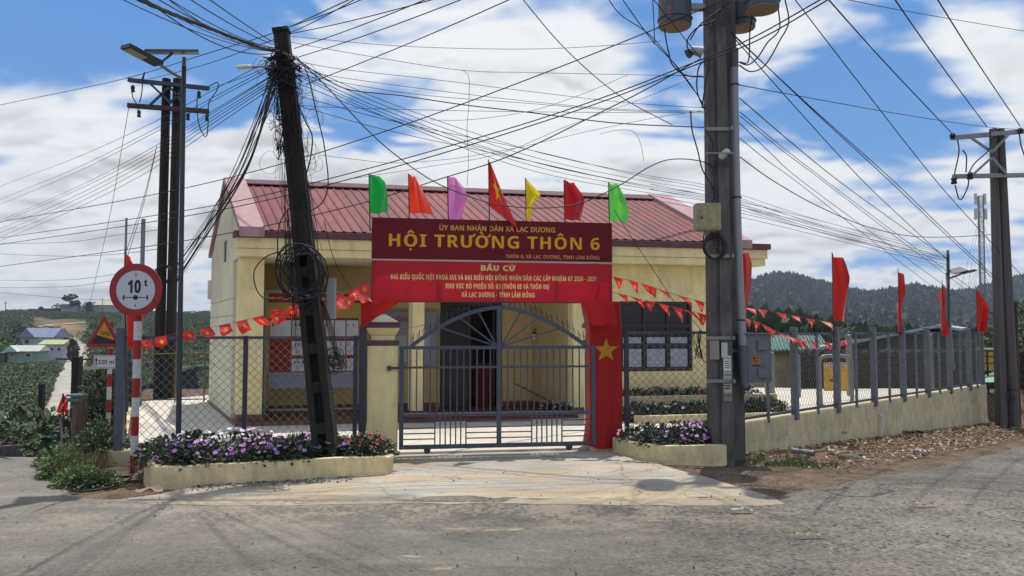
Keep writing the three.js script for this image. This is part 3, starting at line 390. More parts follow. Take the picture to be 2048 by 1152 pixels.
// ---------------------------------------------------------------- the gate
const GATE_O = V(-1.586, 0, -10.75), GATE_A = 8.5 * DEG, GATE = frame(GATE_O, GATE_A);
const gu = (px) => alongAt(px, GATE_O, GATE_A);
const gp = (u, y, w = 0) => V(u, y, -w).applyMatrix4(GATE);
const gb = (u0, u1, y0, y1, w0, w1, r = 0) => metres(put(r ? soft(u0, u1, y0, y1, -w1, -w0, r) : block(u0, u1, y0, y1, -w1, -w0), GATE));
{
  const g = thing('sliding_gate', 'blue grey steel bar gate with arched sunburst top and scroll spikes', 'gate');
  const L = 0, R = gu(1190), C = gu(998), y0 = 0.075, y1 = 1.525, ym = 0.555, t = 0.045;
  const part = (name, ...list) => add(name, join(list), M.steelGate, g);
  part('frame', gb(L, L + 0.06, y0, y1, -t / 2, t / 2, 0.004)); part('frame', gb(R - 0.06, R, y0, y1, -t / 2, t / 2, 0.004));
  part('frame', gb(L + 0.061, R - 0.061, y0, y0 + 0.06, -t / 2, t / 2, 0.004)); part('frame', gb(L + 0.061, R - 0.061, y1 - 0.05, y1 - 0.002, -t / 2, t / 2, 0.004));
  part('cross_rail', gb(L + 0.061, R - 0.061, ym - 0.028, ym + 0.022, -t / 2, t / 2, 0.004)); part('cross_rail', gb(L + 0.061, R - 0.061, 1.205, 1.235, -0.012, 0.012));
  part('centre_post', gb(C - 0.032, C + 0.032, y0 + 0.061, 2.06, -t / 2 - 0.003, t / 2 + 0.003, 0.004));
  const bars = (a, b, n) => { for (let k = 1; k <= n; k++) { const u = a + (b - a) * k / (n + 1); add('bar', gb(u - 0.009, u + 0.009, ym + 0.023, y1 - 0.051, -0.009, 0.009), M.steelGate, g); } };
  bars(L + 0.05, C - 0.03, 13); bars(C + 0.03, R - 0.05, 13);
  const lo = y0 + 0.061, hi = ym - 0.029;
  for (const [a, b] of [[L + 0.061, C - 0.033], [C + 0.033, R - 0.061]]) {
    const s = (b - a) / 3, x1 = a + s, x2 = a + 2 * s;
    for (let k = 0; k <= 6; k++) { const u = x1 + s * k / 6; add('bar', gb(u - 0.009, u + 0.009, lo, hi, -0.009, 0.009), M.steelGate, g); }
    for (const [c, d] of [[a, x1 - 0.01], [x2 + 0.01, b]]) for (let k = 1; k <= 4; k++) { const y = lo + (hi - lo) * k / 5; add('short_bar', gb(c, d, y - 0.008, y + 0.008, -0.008, 0.008), M.steelGate, g); }
  }
  // the arch and its rays
  const A = gu(822), B = gu(1172), mid = (A + B) / 2, half = (B - A) / 2, peak = 0.60, arch = (k) => { const a = Math.PI * k, x = mid - half * Math.cos(a); return [x, y1 - 0.03 + peak * Math.pow(Math.sin(a), 1.0) * (0.86 + 0.14 * Math.sin(a))]; };
  const pts = []; for (let k = 0; k <= 36; k++) { const s = k / 36, x = A + (B - A) * s, q = (x - C) / (x < C ? C - A : B - C); pts.push([x, y1 - 0.01 + (2.085 - y1) * (1 - Math.pow(Math.abs(q), 1.75))]); }
  const archGeo = []; for (let k = 0; k < 36; k++) archGeo.push(beam(gp(...pts[k]), gp(...pts[k + 1]), 0.045, 0.055)); add('arch', join(archGeo), M.steelGate, g);
  const archY = (x) => { const q = (x - C) / (x < C ? C - A : B - C); return y1 - 0.03 + (2.085 - y1) * (1 - Math.pow(Math.abs(q), 1.75)); };
  for (const px of [882, 921, 957, 1041, 1075, 1117]) { const u = gu(px); add('ray', beam(gp(C + (u < C ? -0.03 : 0.03), y1 - 0.01), gp(u, archY(u)), 0.02, 0.02), M.steelGate, g); }
  for (let k = 0; k < 32; k++) { // scroll spikes
    const s = (k + 0.5) / 32, u = A + (B - A) * s, y = archY(u) + 0.045, dir = u < C ? -1 : 1, h = 0.085 + 0.05 * hash(k, 3);
    const curl = []; for (let q = 0; q <= 8; q++) { const a = q / 8 * 4.2; curl.push(gp(u + dir * (0.012 + 0.026 * Math.sin(a)) * (1 - q * 0.06), y + h * (q / 8) * (q < 5 ? 1 : 1.25 - q * 0.05))); }
    add('scroll_spike', join([tube(curl, 0.005, 4, 14), rod(gp(u, y - 0.015), gp(u, y + h * 1.25), 0.0045, 4)]), M.steelDark, g);
  }
  for (const px of [856, 1137]) { const u = gu(px); add('wheel', join([put(new THREE.CylinderGeometry(0.045, 0.045, 0.03, 18).rotateX(Math.PI / 2).translate(u, 0.055, 0), GATE), gb(u - 0.045, u + 0.045, 0.05, y0 + 0.01, -0.024, -0.018), gb(u - 0.045, u + 0.045, 0.05, y0 + 0.01, 0.018, 0.024)]), M.steelDark, g); }
  add('latch', join([gb(-0.13, 0.0, 1.2, 1.23, -0.012, 0.012), gb(-0.17, -0.12, 1.18, 1.245, -0.03, 0.03)]), M.steelDark, g);
}
// ---------------------------------------------------------------- gate pillars
function pillar(u, w, label) {
  const p = thing('gate_pillar', label, 'pillar', 'gate pillars'), half = 0.215, z = w + half;
  const sq = (r, y0, y1, e = 0.008) => gb(u - r, u + r, y0, y1, z - r, z + r, e);
  add('shaft', sq(half, -0.1, 1.53), M.cream, p); add('band', sq(half + 0.012, 1.531, 1.6), M.plum, p); add('neck', sq(half - 0.05, 1.601, 1.68), M.cream, p);
  const flare = put(new THREE.CylinderGeometry((half + 0.02) * 1.414, (half - 0.03) * 1.414, 0.1, 4, 1).rotateY(Math.PI / 4).translate(u, 1.731, -z), GATE); add('flared_cap', flare.toNonIndexed ? (flare.computeVertexNormals(), flare) : flare, M.cream, p);
  add('cap_band', join([sq(half + 0.03, 1.782, 1.83), sq(half + 0.015, 1.831, 1.862)]), M.plum, p);
  const top = put(new THREE.CylinderGeometry(0.05, (half + 0.012) * 1.414, 0.11, 4, 1).rotateY(Math.PI / 4).translate(u, 1.918, -z), GATE); top.computeVertexNormals(); add('pyramid_top', top, M.creamPale, p);
}
pillar(gu(765) + 0.01, 0.03, 'cream gate pillar with plum bands and pyramid cap');
pillar(gu(1207) + 0.035, 0.05, 'cream gate pillar mostly wrapped in red cloth');
// ---------------------------------------------------------------- the sign over the gate
const SIGN_O = V(-2.04, 0, -10.98), SIGN_A = 9.7 * DEG, SIGN = frame(SIGN_O, SIGN_A), SW = 3.62;
const sb = (u0, u1, y0, y1, w0, w1) => metres(put(block(u0, u1, y0, y1, -w1, -w0), SIGN));
{
  const s = thing('name_board', 'dark maroon name board with large gold letters above the gate', 'sign'), y0 = 2.785, y1 = 3.385;
  const t = print(2048, 340, (g, w, h) => {
    g.fillStyle = '#68101e'; g.fillRect(0, 0, w, h);
    write(g, 'ỦY BAN NHÂN DÂN XÃ LẠC DƯƠNG', w * 0.512, 92, 57, { weight: 'normal', gap: 0.02, squeeze: 1.06, color: '#e0b050', stroke: 2.2 });
    write(g, 'HỘI TRƯỜNG THÔN 6', w * 0.506, 236, 146, { gap: 0.035, squeeze: 1.16, color: '#e0a626' });
    write(g, 'THÔN 6, XÃ LẠC DƯƠNG, TỈNH LÂM ĐỒNG', w * 0.946, 318, 40, { weight: 'normal', gap: 0.03, squeeze: 1.02, align: 'right', color: '#d8a85c', stroke: 1.2 });
  });
  const face = new THREE.PlaneGeometry(SW, y1 - y0); face.translate(SW / 2, (y0 + y1) / 2, 0.026); add('lettered_face', put(face, SIGN), mat({ map: t, roughness: 0.9 }), s);
  add('panel', sb(0, SW, y0, y1, -0.022, 0.03), mat({ color: 0x68101e, roughness: 0.5 }), s);
  add('edge_strip', sb(0, SW, y0 - 0.022, y0 - 0.002, -0.03, 0.03), mat({ color: 0xc2a2a6, roughness: 0.4 }), s);
  for (const u of [0.12, SW - 0.12]) add('post', join([sb(u - 0.03, u + 0.03, -0.1, y1 - 0.05, 0.45, 0.51), ...[2.35, 3.1].map((y) => sb(u - 0.02, u + 0.02, y, y + 0.04, 0.031, 0.449))]), M.steelDark, s);
}
{
  const s = thing('election_banner', 'translucent red cloth banner with cream lettering stretched below the name board', 'banner'), y0 = 2.165, y1 = 2.755;
  const t = print(2048, 334, (g, w, h) => {
    g.fillStyle = '#c4142a'; g.fillRect(0, 0, w, h); const c = '#e4cf86';
    write(g, 'BẦU CỬ', w * 0.512, 70, 60, { squeeze: 1.3, gap: 0.04, color: c, stroke: 4 });
    write(g, 'ĐẠI BIỂU QUỐC HỘI KHOÁ XVI VÀ ĐẠI BIỂU HỘI ĐỒNG NHÂN DÂN CÁC CẤP NHIỆM KỲ 2026 - 2031', w * 0.503, 150, 56, { squeeze: 0.64, gap: 0.03, color: c, stroke: 1 });
    write(g, 'KHU VỰC BỎ PHIẾU SỐ: 03 (THÔN 05 VÀ THÔN 06)', w * 0.512, 222, 56, { squeeze: 0.64, gap: 0.03, color: c, stroke: 1 });
    write(g, 'XÃ LẠC DƯƠNG - TỈNH LÂM ĐỒNG', w * 0.515, 294, 56, { squeeze: 0.66, gap: 0.03, color: c, stroke: 1 });
  });
  const g = new THREE.PlaneGeometry(SW - 0.01, y1 - y0, 60, 10), q = g.attributes.position; for (let k = 0; k < q.count; k++) q.setZ(k, 0.008 * Math.sin(q.getX(k) * 5.2) * Math.cos(q.getY(k) * 7) + 0.014 * (fbm(q.getX(k) * 2.2 + q.getY(k) * 3 + 9, q.getY(k) * 2.4, 3) - 0.5)); g.computeVertexNormals(); g.translate(SW / 2, (y0 + y1) / 2, 0.03);
  add('cloth', put(g, SIGN), cloth(0xffffff, 0.5, { map: t }), s);
  add('frame', join([sb(0, SW, y0 - 0.012, y0 + 0.018, -0.015, 0.015), sb(0, 0.03, y0 + 0.019, y1, -0.015, 0.015), sb(SW - 0.03, SW, y0 + 0.019, y1, -0.015, 0.015), ...[0.98, 1.89, 2.76].map((u) => sb(u - 0.013, u + 0.013, y0 + 0.019, y1, -0.006, 0.02))]), M.steelDark, s);
  add('frame_post', join([sb(0.17, 0.33, y0 + 0.02, y1, 0.2, 0.26), sb(SW - 0.33, SW - 0.17, y0 + 0.02, y1, 0.2, 0.26)]), M.steelDark, s);
}
// ---------------------------------------------------------------- cloths and flags
function flagOn(name, label, material, top, bottom, fly, Z, { group, deep = 0.1, staff = null, staffR = 0.008, waves = 2.2, seed = 1 } = {}) {
  const f = thing(name, label, 'flag', group), n = 22, m = 16, pos = [], uv = [], idx = [], a = at(top[0], top[1], Z), b = at(bottom[0], bottom[1], Z);
  const flyAt = (t) => { const s = t * (fly.length - 1), k = Math.min(fly.length - 2, Math.floor(s)), q = s - k; return [mix(fly[k][0], fly[k + 1][0], q), mix(fly[k][1], fly[k + 1][1], q)]; };
  for (let j = 0; j <= m; j++) { const t = j / m, h = a.clone().lerp(b, t), fl = flyAt(t), e = at(fl[0], fl[1], Z); for (let i = 0; i <= n; i++) { const s = i / n, p = h.clone().lerp(e, s); p.z += 1.5 * deep * s * Math.sin(s * Math.PI * waves + t * 2.4 + seed) + deep * 0.45 * s * Math.sin(s * 11 + t * 4.5 + seed * 3) + deep * 0.4 * s * Math.sin(t * 6 + seed * 2 + s * 3); pos.push(p.x, p.y, p.z); uv.push(s, 1 - t); } }
  for (let j = 0; j < m; j++) for (let i = 0; i < n; i++) { const k = j * (n + 1) + i; idx.push(k, k + n + 1, k + 1, k + 1, k + n + 1, k + n + 2); }
  const g = new THREE.BufferGeometry(); g.setAttribute('position', new THREE.Float32BufferAttribute(pos, 3)); g.setAttribute('uv', new THREE.Float32BufferAttribute(uv, 2)); g.setIndex(idx); g.computeVertexNormals();
  add('cloth', g, material, f); if (staff) add('staff', rod(at(staff[0], staff[1], Z), at(top[0], top[1] - 1, Z), staffR, 6), M.wood, f); return f;
}
const signZ = (px) => { const u = alongAt(px, SIGN_O, SIGN_A); return -V(u, 0, -0.06).applyMatrix4(SIGN).z; };
const starFlag = cloth(0xffffff, 0.45, { map: print(256, 180, (g, w, h) => { g.fillStyle = '#d21c1c'; g.fillRect(0, 0, w, h); star(g, w / 2, h / 2, 56); }) });
[['green', M.flagGreen, 738, 349, 427, [[758, 352], [772, 366], [779, 395], [776, 427]]],
  ['bright orange', M.flagOrange, 817, 348, 426, [[832, 355], [842, 374], [854, 400], [866, 428]]],
  ['pink', M.flagPink, 895, 353, 440, [[914, 357], [929, 374], [935, 392], [921, 443]]],
  ['yellow', M.flagYellow, 1051, 357, 440, [[1058, 363], [1082, 392], [1068, 404], [1061, 442]]],
  ['crimson', M.flagCrimson, 1128, 360, 438, [[1146, 366], [1166, 396], [1168, 408], [1161, 443]]],
  ['lime green', M.flagLime, 1217, 366, 441, [[1236, 370], [1251, 392], [1259, 418], [1258, 444]]]].forEach(([c, m, px, y0, y1, fly], k) => flagOn('flag', `plain ${c} flag on a short staff above the name board`, m, [px, y0], [px + 1, y1], fly, signZ(px), { group: 'flags above the name board', staff: [px + 2, 462], seed: k * 1.7, deep: 0.07 }));
flagOn('flag', 'tall red flag with yellow star drooping over the name board', starFlag, [977, 320], [977, 410], [[981, 326], [1004, 382], [1018, 414], [1037, 458]], signZ(977) - 0.12, { group: 'flags above the name board', staff: [979, 462], seed: 2, deep: 0.05 });
{ // the starred cloth wrapped round the right pillar
  const d = thing('star_drape', 'red cloth with yellow star wrapped round the gate pillar', 'cloth'), n = 48, m = 60, pos = [], uv = [], idx = [];
  const half = 0.215 + 0.02, uc = gu(1207) + 0.035;
  const ring = (s) => { // s 0..1 along the front and round both sides
    const k = s * 3; if (k < 0.7) return [-half - 0.005, mix(0.3, 0, k / 0.7)]; if (k < 2.3) return [mix(-half, half, (k - 0.7) / 1.6), 0]; return [half + 0.005, mix(0, 0.5, (k - 2.3) / 0.7)]; };
  for (let j = 0; j <= m; j++) { const t = j / m, y = mix(2.17, 0.03 + 0.12 * 0, t); for (let i = 0; i <= n; i++) { const s = i / n; let [u, w] = ring(s); const flare = smooth(0.22, 0, t) * 0.06, bulge = smooth(0.84, 1, t); u = u * (1 + bulge * 0.22) - flare * (s < 0.5 ? 1 - s : 0.3) ; const fold = 0.02 * Math.sin(s * 23 + t * 3.2 + 2 * noise(s * 5, t * 4)) * (0.35 + noise(s * 4 + 8, t * 5)) + 0.016 * noise(s * 16, t * 11) + 0.012 * Math.abs(Math.sin(t * 9 + s * 7)) + bulge * 0.05 * noise(s * 9 + 4, t * 12); const y2 = y + (s < 0.35 ? 0 : 0) + bulge * 0.05 * Math.sin(s * 9); const p = V(uc + u, Math.max(0.02, y2), -(0.05 - 0.03 + w) + fold + (w === 0 ? 0.01 : 0)).applyMatrix4(GATE); pos.push(p.x, p.y, p.z); uv.push((s - 0.2333) / 0.5333, (1 - t - 0.42) / 0.42); } }
  for (let j = 0; j < m; j++) for (let i = 0; i < n; i++) { const k = j * (n + 1) + i; idx.push(k, k + n + 1, k + 1, k + 1, k + n + 1, k + n + 2); }
  const g = new THREE.BufferGeometry(); g.setAttribute('position', new THREE.Float32BufferAttribute(pos, 3)); g.setAttribute('uv', new THREE.Float32BufferAttribute(uv, 2)); g.setIndex(idx); g.computeVertexNormals();
  const t = print(256, 512, (q, w, h) => { q.fillStyle = '#a80e10'; q.fillRect(0, 0, w, h); star(q, w * 0.5, h * 0.42, w * 0.41, '#c09424'); }); t.wrapS = t.wrapT = THREE.ClampToEdgeWrapping;
  add('cloth', g, cloth(0xffffff, 0.25, { map: t }), d);
  // the looser swag tied up to the sign
  const sw = flagOn('cloth_swag', 'loose red cloth swag tied from the banner down to the wrapped pillar', M.drape, [1160, 601], [1186, 652], [[1228, 602], [1231, 622], [1234, 648]], 10.98, { deep: 0.03, seed: 4 });
  sw.userData.category = 'cloth';
}
flagOn('cloth_swag', 'red cloth corner tied between the banner and the banded pillar', M.drape, [721, 603], [722, 660], [[802, 601], [780, 618], [752, 634], [735, 648]], 10.62, { deep: 0.05, seed: 3 }).userData.category = 'cloth';
{
  const wl = (px) => -V(alongAt(px, CORNER, WALL_TURN), 0, 0).applyMatrix4(frame(CORNER, WALL_TURN)).z;
  flagOn('fence_flag', 'tall plain red flag behind the transformer pole conduit', M.flagRed, [1484, 498], [1484, 628], [[1490, 508], [1496, 530], [1496, 570], [1490, 634]], 12.2, { group: 'red flags along the fence', staff: [1484, 700], seed: 1, deep: 0.12 });
  flagOn('fence_flag', 'broad plain red flag on the fence beside the yellow exercise board', M.flagRed, [1664, 506], [1667, 640], [[1680, 520], [1700, 560], [1700, 600], [1695, 644]], wl(1668), { group: 'red flags along the fence', staff: [1668, 700], seed: 2, deep: 0.13 });
  flagOn('fence_flag', 'narrow red flag with a pointed fold on the wall fence', M.flagRed, [1796, 538], [1797, 662], [[1803, 556], [1814, 592], [1803, 616], [1806, 666]], wl(1800), { group: 'red flags along the fence', staff: [1800, 700], seed: 3, deep: 0.14 });
  flagOn('fence_flag', 'thin furled red flag beside the solar lamp post', M.flagRed, [1884, 561], [1884, 668], [[1888, 585], [1893, 612], [1888, 632], [1894, 672]], wl(1888), { group: 'red flags along the fence', staff: [1890, 700], seed: 4, deep: 0.12 });
  flagOn('fence_flag', 'rounded red flag at the last post before the twin concrete poles', M.flagRed, [1953, 579], [1955, 660], [[1962, 588], [1974, 618], [1974, 640], [1969, 666]], wl(1955), { group: 'red flags along the fence', staff: [1955, 700], seed: 5, deep: 0.1 });
  const lf = flagOn('fence_flag', 'red flag hanging behind the round weight limit sign', M.flagRed, [250, 502], [256, 700], [[262, 520], [276, 540], [292, 580], [293, 632], [280, 690]], 10.1, { group: 'red flags along the fence', staff: [252, 880], seed: 6, deep: 0.05 });
}
// ---------------------------------------------------------------- chain link fences
function netting(m, u0, u1, y0, y1, pitch = 0.115, r = 0.003, w = 0, tall = 1) { // crossing zigzag wires, clipped to the panel
  const out = [], H = y1 - y0;
  for (const s of [-1, 1]) for (let c = -H / tall; c < u1 - u0 + H / tall; c += pitch) {
    let a = c, b = c + (H / tall) * s, ya = 0, yb = H; const k = (b - a) / H, W = u1 - u0;
    const clip = (x) => (x - a) / k; if (s > 0) { if (a < 0) ya = clip(0); if (b > W) yb = clip(W); } else { if (a > W) ya = clip(W); if (b < 0) yb = clip(0); }
    if (yb - ya < 0.02) continue; const A = V(u0 + a + k * ya, y0 + ya, -w + s * 0.003).applyMatrix4(m), B = V(u0 + a + k * yb, y0 + yb, -w + s * 0.003).applyMatrix4(m); out.push(rod(A, B, r, 4, r, true));
  }
  return join(out);
}
{
  const f = thing('chain_link_fence', 'chain link fence with grey posts on a low wall beside the left planter', 'fence'), L = gu(245), R = gu(727);
  add('low_wall', gb(L - 0.1, gu(737), -0.5, 0.15, -0.08, 0.1), M.creamOld, f);
  add('corner_post', gb(L - 0.055, L + 0.055, 0.15, 1.78, -0.05, 0.06, 0.006), M.steel, f); add('end_post', gb(R - 0.05, R + 0.05, 0.15, 1.82, -0.05, 0.05, 0.006), M.steelDark, f);
  for (const px of [493, 712]) { const u = gu(px); add('post', gb(u - 0.028, u + 0.028, 0.15, 1.67, -0.026, 0.03), M.steelDark, f); }
  add('top_rail', gb(L + 0.056, R - 0.051, 1.625, 1.665, -0.02, 0.02), M.steel, f); add('bottom_rail', gb(L + 0.056, R - 0.051, 0.2, 0.24, -0.02, 0.02), M.steel, f);
  add('netting', netting(GATE, L + 0.06, R - 0.05, 0.24, 1.625), M.wire, f).userData.kind = 'stuff';
  // the side return running back along the yard edge
  const S = frame(gp(L, 0, 0), GATE_A, 26 * DEG), q = (u0, u1, y0, y1, w0, w1) => metres(put(block(u0, u1, y0, y1, -w1, -w0), S));
  for (const w of [2.2, 4.4, 6.6, 8.4]) add('side_post', q(-0.03, 0.03, -0.02, 1.62, w, w + 0.06), M.steelDark, f);
  add('side_rail', join([q(-0.018, 0.018, 1.60, 1.64, 0.06, 2.19), q(-0.018, 0.018, 0.2, 0.24, 0.06, 2.19)]), M.steelDark, f);
  const sw = add('side_wall', q(-0.1, 0.08, -0.9, 0.02, 0.1, 8.4), M.creamOld, f);
}
{
  const f = thing('chain_link_fence', 'chain link fence panel between the red draped pillar and the transformer pole', 'fence'), L = gu(1252), R = gu(1474);
  add('low_wall', gb(L - 0.06, R + 0.06, -0.4, 0.15, -0.08, 0.1), M.creamOld, f);
  for (const u of [L, R - 0.05]) add('post', gb(u - 0.03, u + 0.03, 0.15, 1.74, -0.03, 0.03), M.steelDark, f);
  add('top_rail', gb(L + 0.031, R - 0.081, 1.69, 1.73, -0.02, 0.02), M.steel, f); add('bottom_rail', gb(L + 0.031, R - 0.081, 0.2, 0.24, -0.02, 0.02), M.steel, f);
  add('netting', netting(GATE, L + 0.03, R - 0.06, 0.24, 1.69), M.wire, f).userData.kind = 'stuff';
}
const WALL = frame(CORNER, WALL_TURN), wb = (u0, u1, y0, y1, w0, w1, r = 0) => metres(put(r ? soft(u0, u1, y0, y1, -w1, -w0, r) : block(u0, u1, y0, y1, -w1, -w0), WALL)), wu = (px) => alongAt(px, CORNER, WALL_TURN);
{
  const f = thing('wall_fence', 'stained cream retaining wall topped by a grey post and mesh fence', 'fence');
  add('retaining_wall', wb(0, WALL_LONG, -1.3, 0.325, 0, 0.2, 0.01), M.creamOld, f);
  const posts = [1587, 1671, 1745, 1803, 1852, 1896, 1935].map(wu), thin = [1533, 1632, 1709, 1775, 1829, 1875, 1917, 1950].map(wu);
  for (const u of posts) { add('post', wb(u - 0.044, u + 0.044, 0.24, 1.80, -0.05, 0.06, 0.006), M.steelPale, f); }
  for (const u of thin) add('thin_post', wb(u - 0.02, u + 0.02, 0.27, 1.70, -0.02, 0.02), M.steelPale, f);
  add('end_post', wb(WALL_LONG - 0.12, WALL_LONG - 0.02, 0.326, 1.72, 0.02, 0.12), M.steel, f);
  add('top_rail', wb(0.05, WALL_LONG - 0.13, 1.665, 1.705, 0.021, 0.055), M.steel, f); add('bottom_rail', wb(0.05, WALL_LONG - 0.13, 0.36, 0.40, 0.021, 0.055), M.steel, f);
  add('netting', netting(WALL, 0.05, WALL_LONG - 0.13, 0.40, 1.665, 0.1, 0.0028, 0.045, 1.6), M.wire, f).userData.kind = 'stuff';
  const px = wu(1752); add('drain_pipe', join([tube([wbp(px, 0.08, 0.06), wbp(px, 0.06, -0.05), wbp(px - 0.02, -0.1, -0.07), wbp(px - 0.12, -0.36, -0.08), wbp(px - 0.2, -0.48, -0.10), wbp(px - 0.17, -0.62, -0.14)], 0.018, 8, 30)]), M.white, f);
  add('weep_pipe', rod(wbp(wu(1680), -0.12, 0.05), wbp(wu(1680), -0.125, -0.08), 0.03, 10), M.creamOld, f);
}
function wbp(u, y, w) { return V(u, y, -w).applyMatrix4(frame(CORNER, WALL_TURN)); }

// ---------------------------------------------------------------- leaves and flowers
function leafCloud(n, sample, rnd, { size = 0.06, ratio = 2, tint = [0.05, 0.09, 0.03], vary = 0.5, droop = 0.2, pale = null, paleShare = 0.15 } = {}) {
  const pos = new Float32Array(n * 36), col = new Float32Array(n * 36), a = V(), b = V(), c = V(), q = V(); let o = 0;
  for (let k = 0; k < n; k++) {
    const [p, out] = sample(rnd), L = size * (0.6 + 0.8 * rnd()), w = L / ratio;
    a.set(rnd() - 0.5, (rnd() - 0.5) * 0.7 - droop * 0.3, rnd() - 0.5).addScaledVector(out, 0.7).normalize(); b.set(rnd() - 0.5, rnd() * 0.8, rnd() - 0.5).cross(a).normalize(); c.crossVectors(a, b).normalize();
    const T = pale && rnd() < paleShare ? pale : tint, s = 1 - vary / 2 + vary * rnd(), col3 = [T[0] * s * (0.85 + 0.3 * rnd()), T[1] * s, T[2] * s];
    const v = (l, m, h) => { q.copy(p).addScaledVector(a, l * L).addScaledVector(b, m * w).addScaledVector(c, h * w); return [q.x, q.y, q.z]; };
    const base = v(0, 0, 0), tip = v(1, 0, -droop), lft = v(0.5, 0.5, 0.16), rgt = v(0.5, -0.5, 0.16), mid = v(0.5, 0, 0);
    for (const tri of [[base, mid, lft], [base, rgt, mid], [mid, tip, lft], [mid, rgt, tip]]) for (const e of tri) { pos.set(e, o); col.set(col3, o); o += 3; }
  }
  const g = new THREE.BufferGeometry(); g.setAttribute('position', new THREE.BufferAttribute(pos, 3)); g.setAttribute('color', new THREE.BufferAttribute(col, 3)); g.computeVertexNormals(); return g;
}
const dome = (c, rx, ry, rz, shell = 0.5) => (r) => { const a = r() * Math.PI * 2, h = r(), q = Math.sqrt(1 - h * h), k = Math.pow(shell + (1 - shell) * r(), 0.6), out = V(Math.cos(a) * q, h, Math.sin(a) * q); return [V(c.x + out.x * rx * k, c.y + out.y * ry * k, c.z + out.z * rz * k), out]; };
const ball = (c, rx, ry, rz, shell = 0.3) => (r) => { const a = r() * Math.PI * 2, h = r() * 2 - 1, q = Math.sqrt(1 - h * h), k = Math.cbrt(shell + (1 - shell) * r()), out = V(Math.cos(a) * q, h, Math.sin(a) * q); return [V(c.x + out.x * rx * k, c.y + out.y * ry * k, c.z + out.z * rz * k), out]; };
const bloomGeo = (() => { const list = []; for (let k = 0; k < 5; k++) { const g = new THREE.CircleGeometry(0.5, 7); g.scale(0.92, 1.05, 1); g.translate(0, 0.46, 0); const p = g.attributes.position; for (let i = 0; i < p.count; i++) p.setZ(i, 0.16 * p.getY(i) - 0.18 * p.getX(i) ** 2 + k * 0.012); g.rotateZ(k * Math.PI * 2 / 5 + 0.2 * (k % 2)); list.push(clean(g)); } const j = join(list); j.computeVertexNormals(); return j; })();
const heartGeo = new THREE.ConeGeometry(0.16, 0.14, 6).rotateX(Math.PI / 2).translate(0, 0, 0.05);
const petal = (hex) => new THREE.MeshPhysicalMaterial({ color: hex, roughness: 0.7, transmission: 0.3, thickness: 0, side: THREE.DoubleSide });
const P = { purple: petal(0xa264b4), violet: petal(0xb885c0), lilac: petal(0xd0aed2), white: petal(0xeeeaf0), red: petal(0x8e0c14), heart: mat({ color: 0x6e1c7e, roughness: 0.7 }) };
const plantShapes = [0, 1, 2, 3].map((k) => leafCloud(430, dome(V(0, 0.0, 0), 0.29, 0.235, 0.27, 0.3), random(50 + k), { size: 0.065, ratio: 2.1, tint: [0.026, 0.046, 0.02], pale: [0.12, 0.16, 0.09], paleShare: 0.14, vary: 0.9, droop: 0.3 }));
const flowerSpin = random(7);
function bedding(spot, colors, label, group, scale = 1, count = 12) {
  const t = thing('bedding_plant', label, 'plant', group); t.position.copy(spot); t.userData.placed = true; const r = flowerSpin, turn = r() * 6.28;
  const f = add('foliage', plantShapes[Math.floor(r() * 4)], M.leaf, t); f.rotation.y = turn; f.scale.setScalar(scale * (0.9 + 0.25 * r()));
  for (let k = 0; k < count; k++) { const a = r() * 6.28, h = 0.35 + 0.65 * r(), q = Math.sqrt(Math.max(0, 1 - h * h)), out = V(Math.cos(a) * q, h, Math.sin(a) * q), b = add('flower', bloomGeo, colors[Math.floor(r() * colors.length)], t); b.position.set(out.x * 0.29 * scale, out.y * 0.265 * scale + 0.01, out.z * 0.27 * scale); b.scale.setScalar((0.02 + 0.018 * r())); b.lookAt(b.position.clone().add(out).add(V((r() - 0.5), 0.5 + r() * 0.6, 0.3 + r() * 0.5)).add(t.position)); if (colors !== WHITES && colors !== REDS && r() < 0.7) add('flower_heart', heartGeo, P.heart, b); }
  return t;
}
const WHITES = [P.white, P.white, P.lilac], REDS = [P.red], PURPLES = [P.purple, P.purple, P.violet], MIXED = [P.violet, P.lilac, P.purple, P.violet, P.purple];
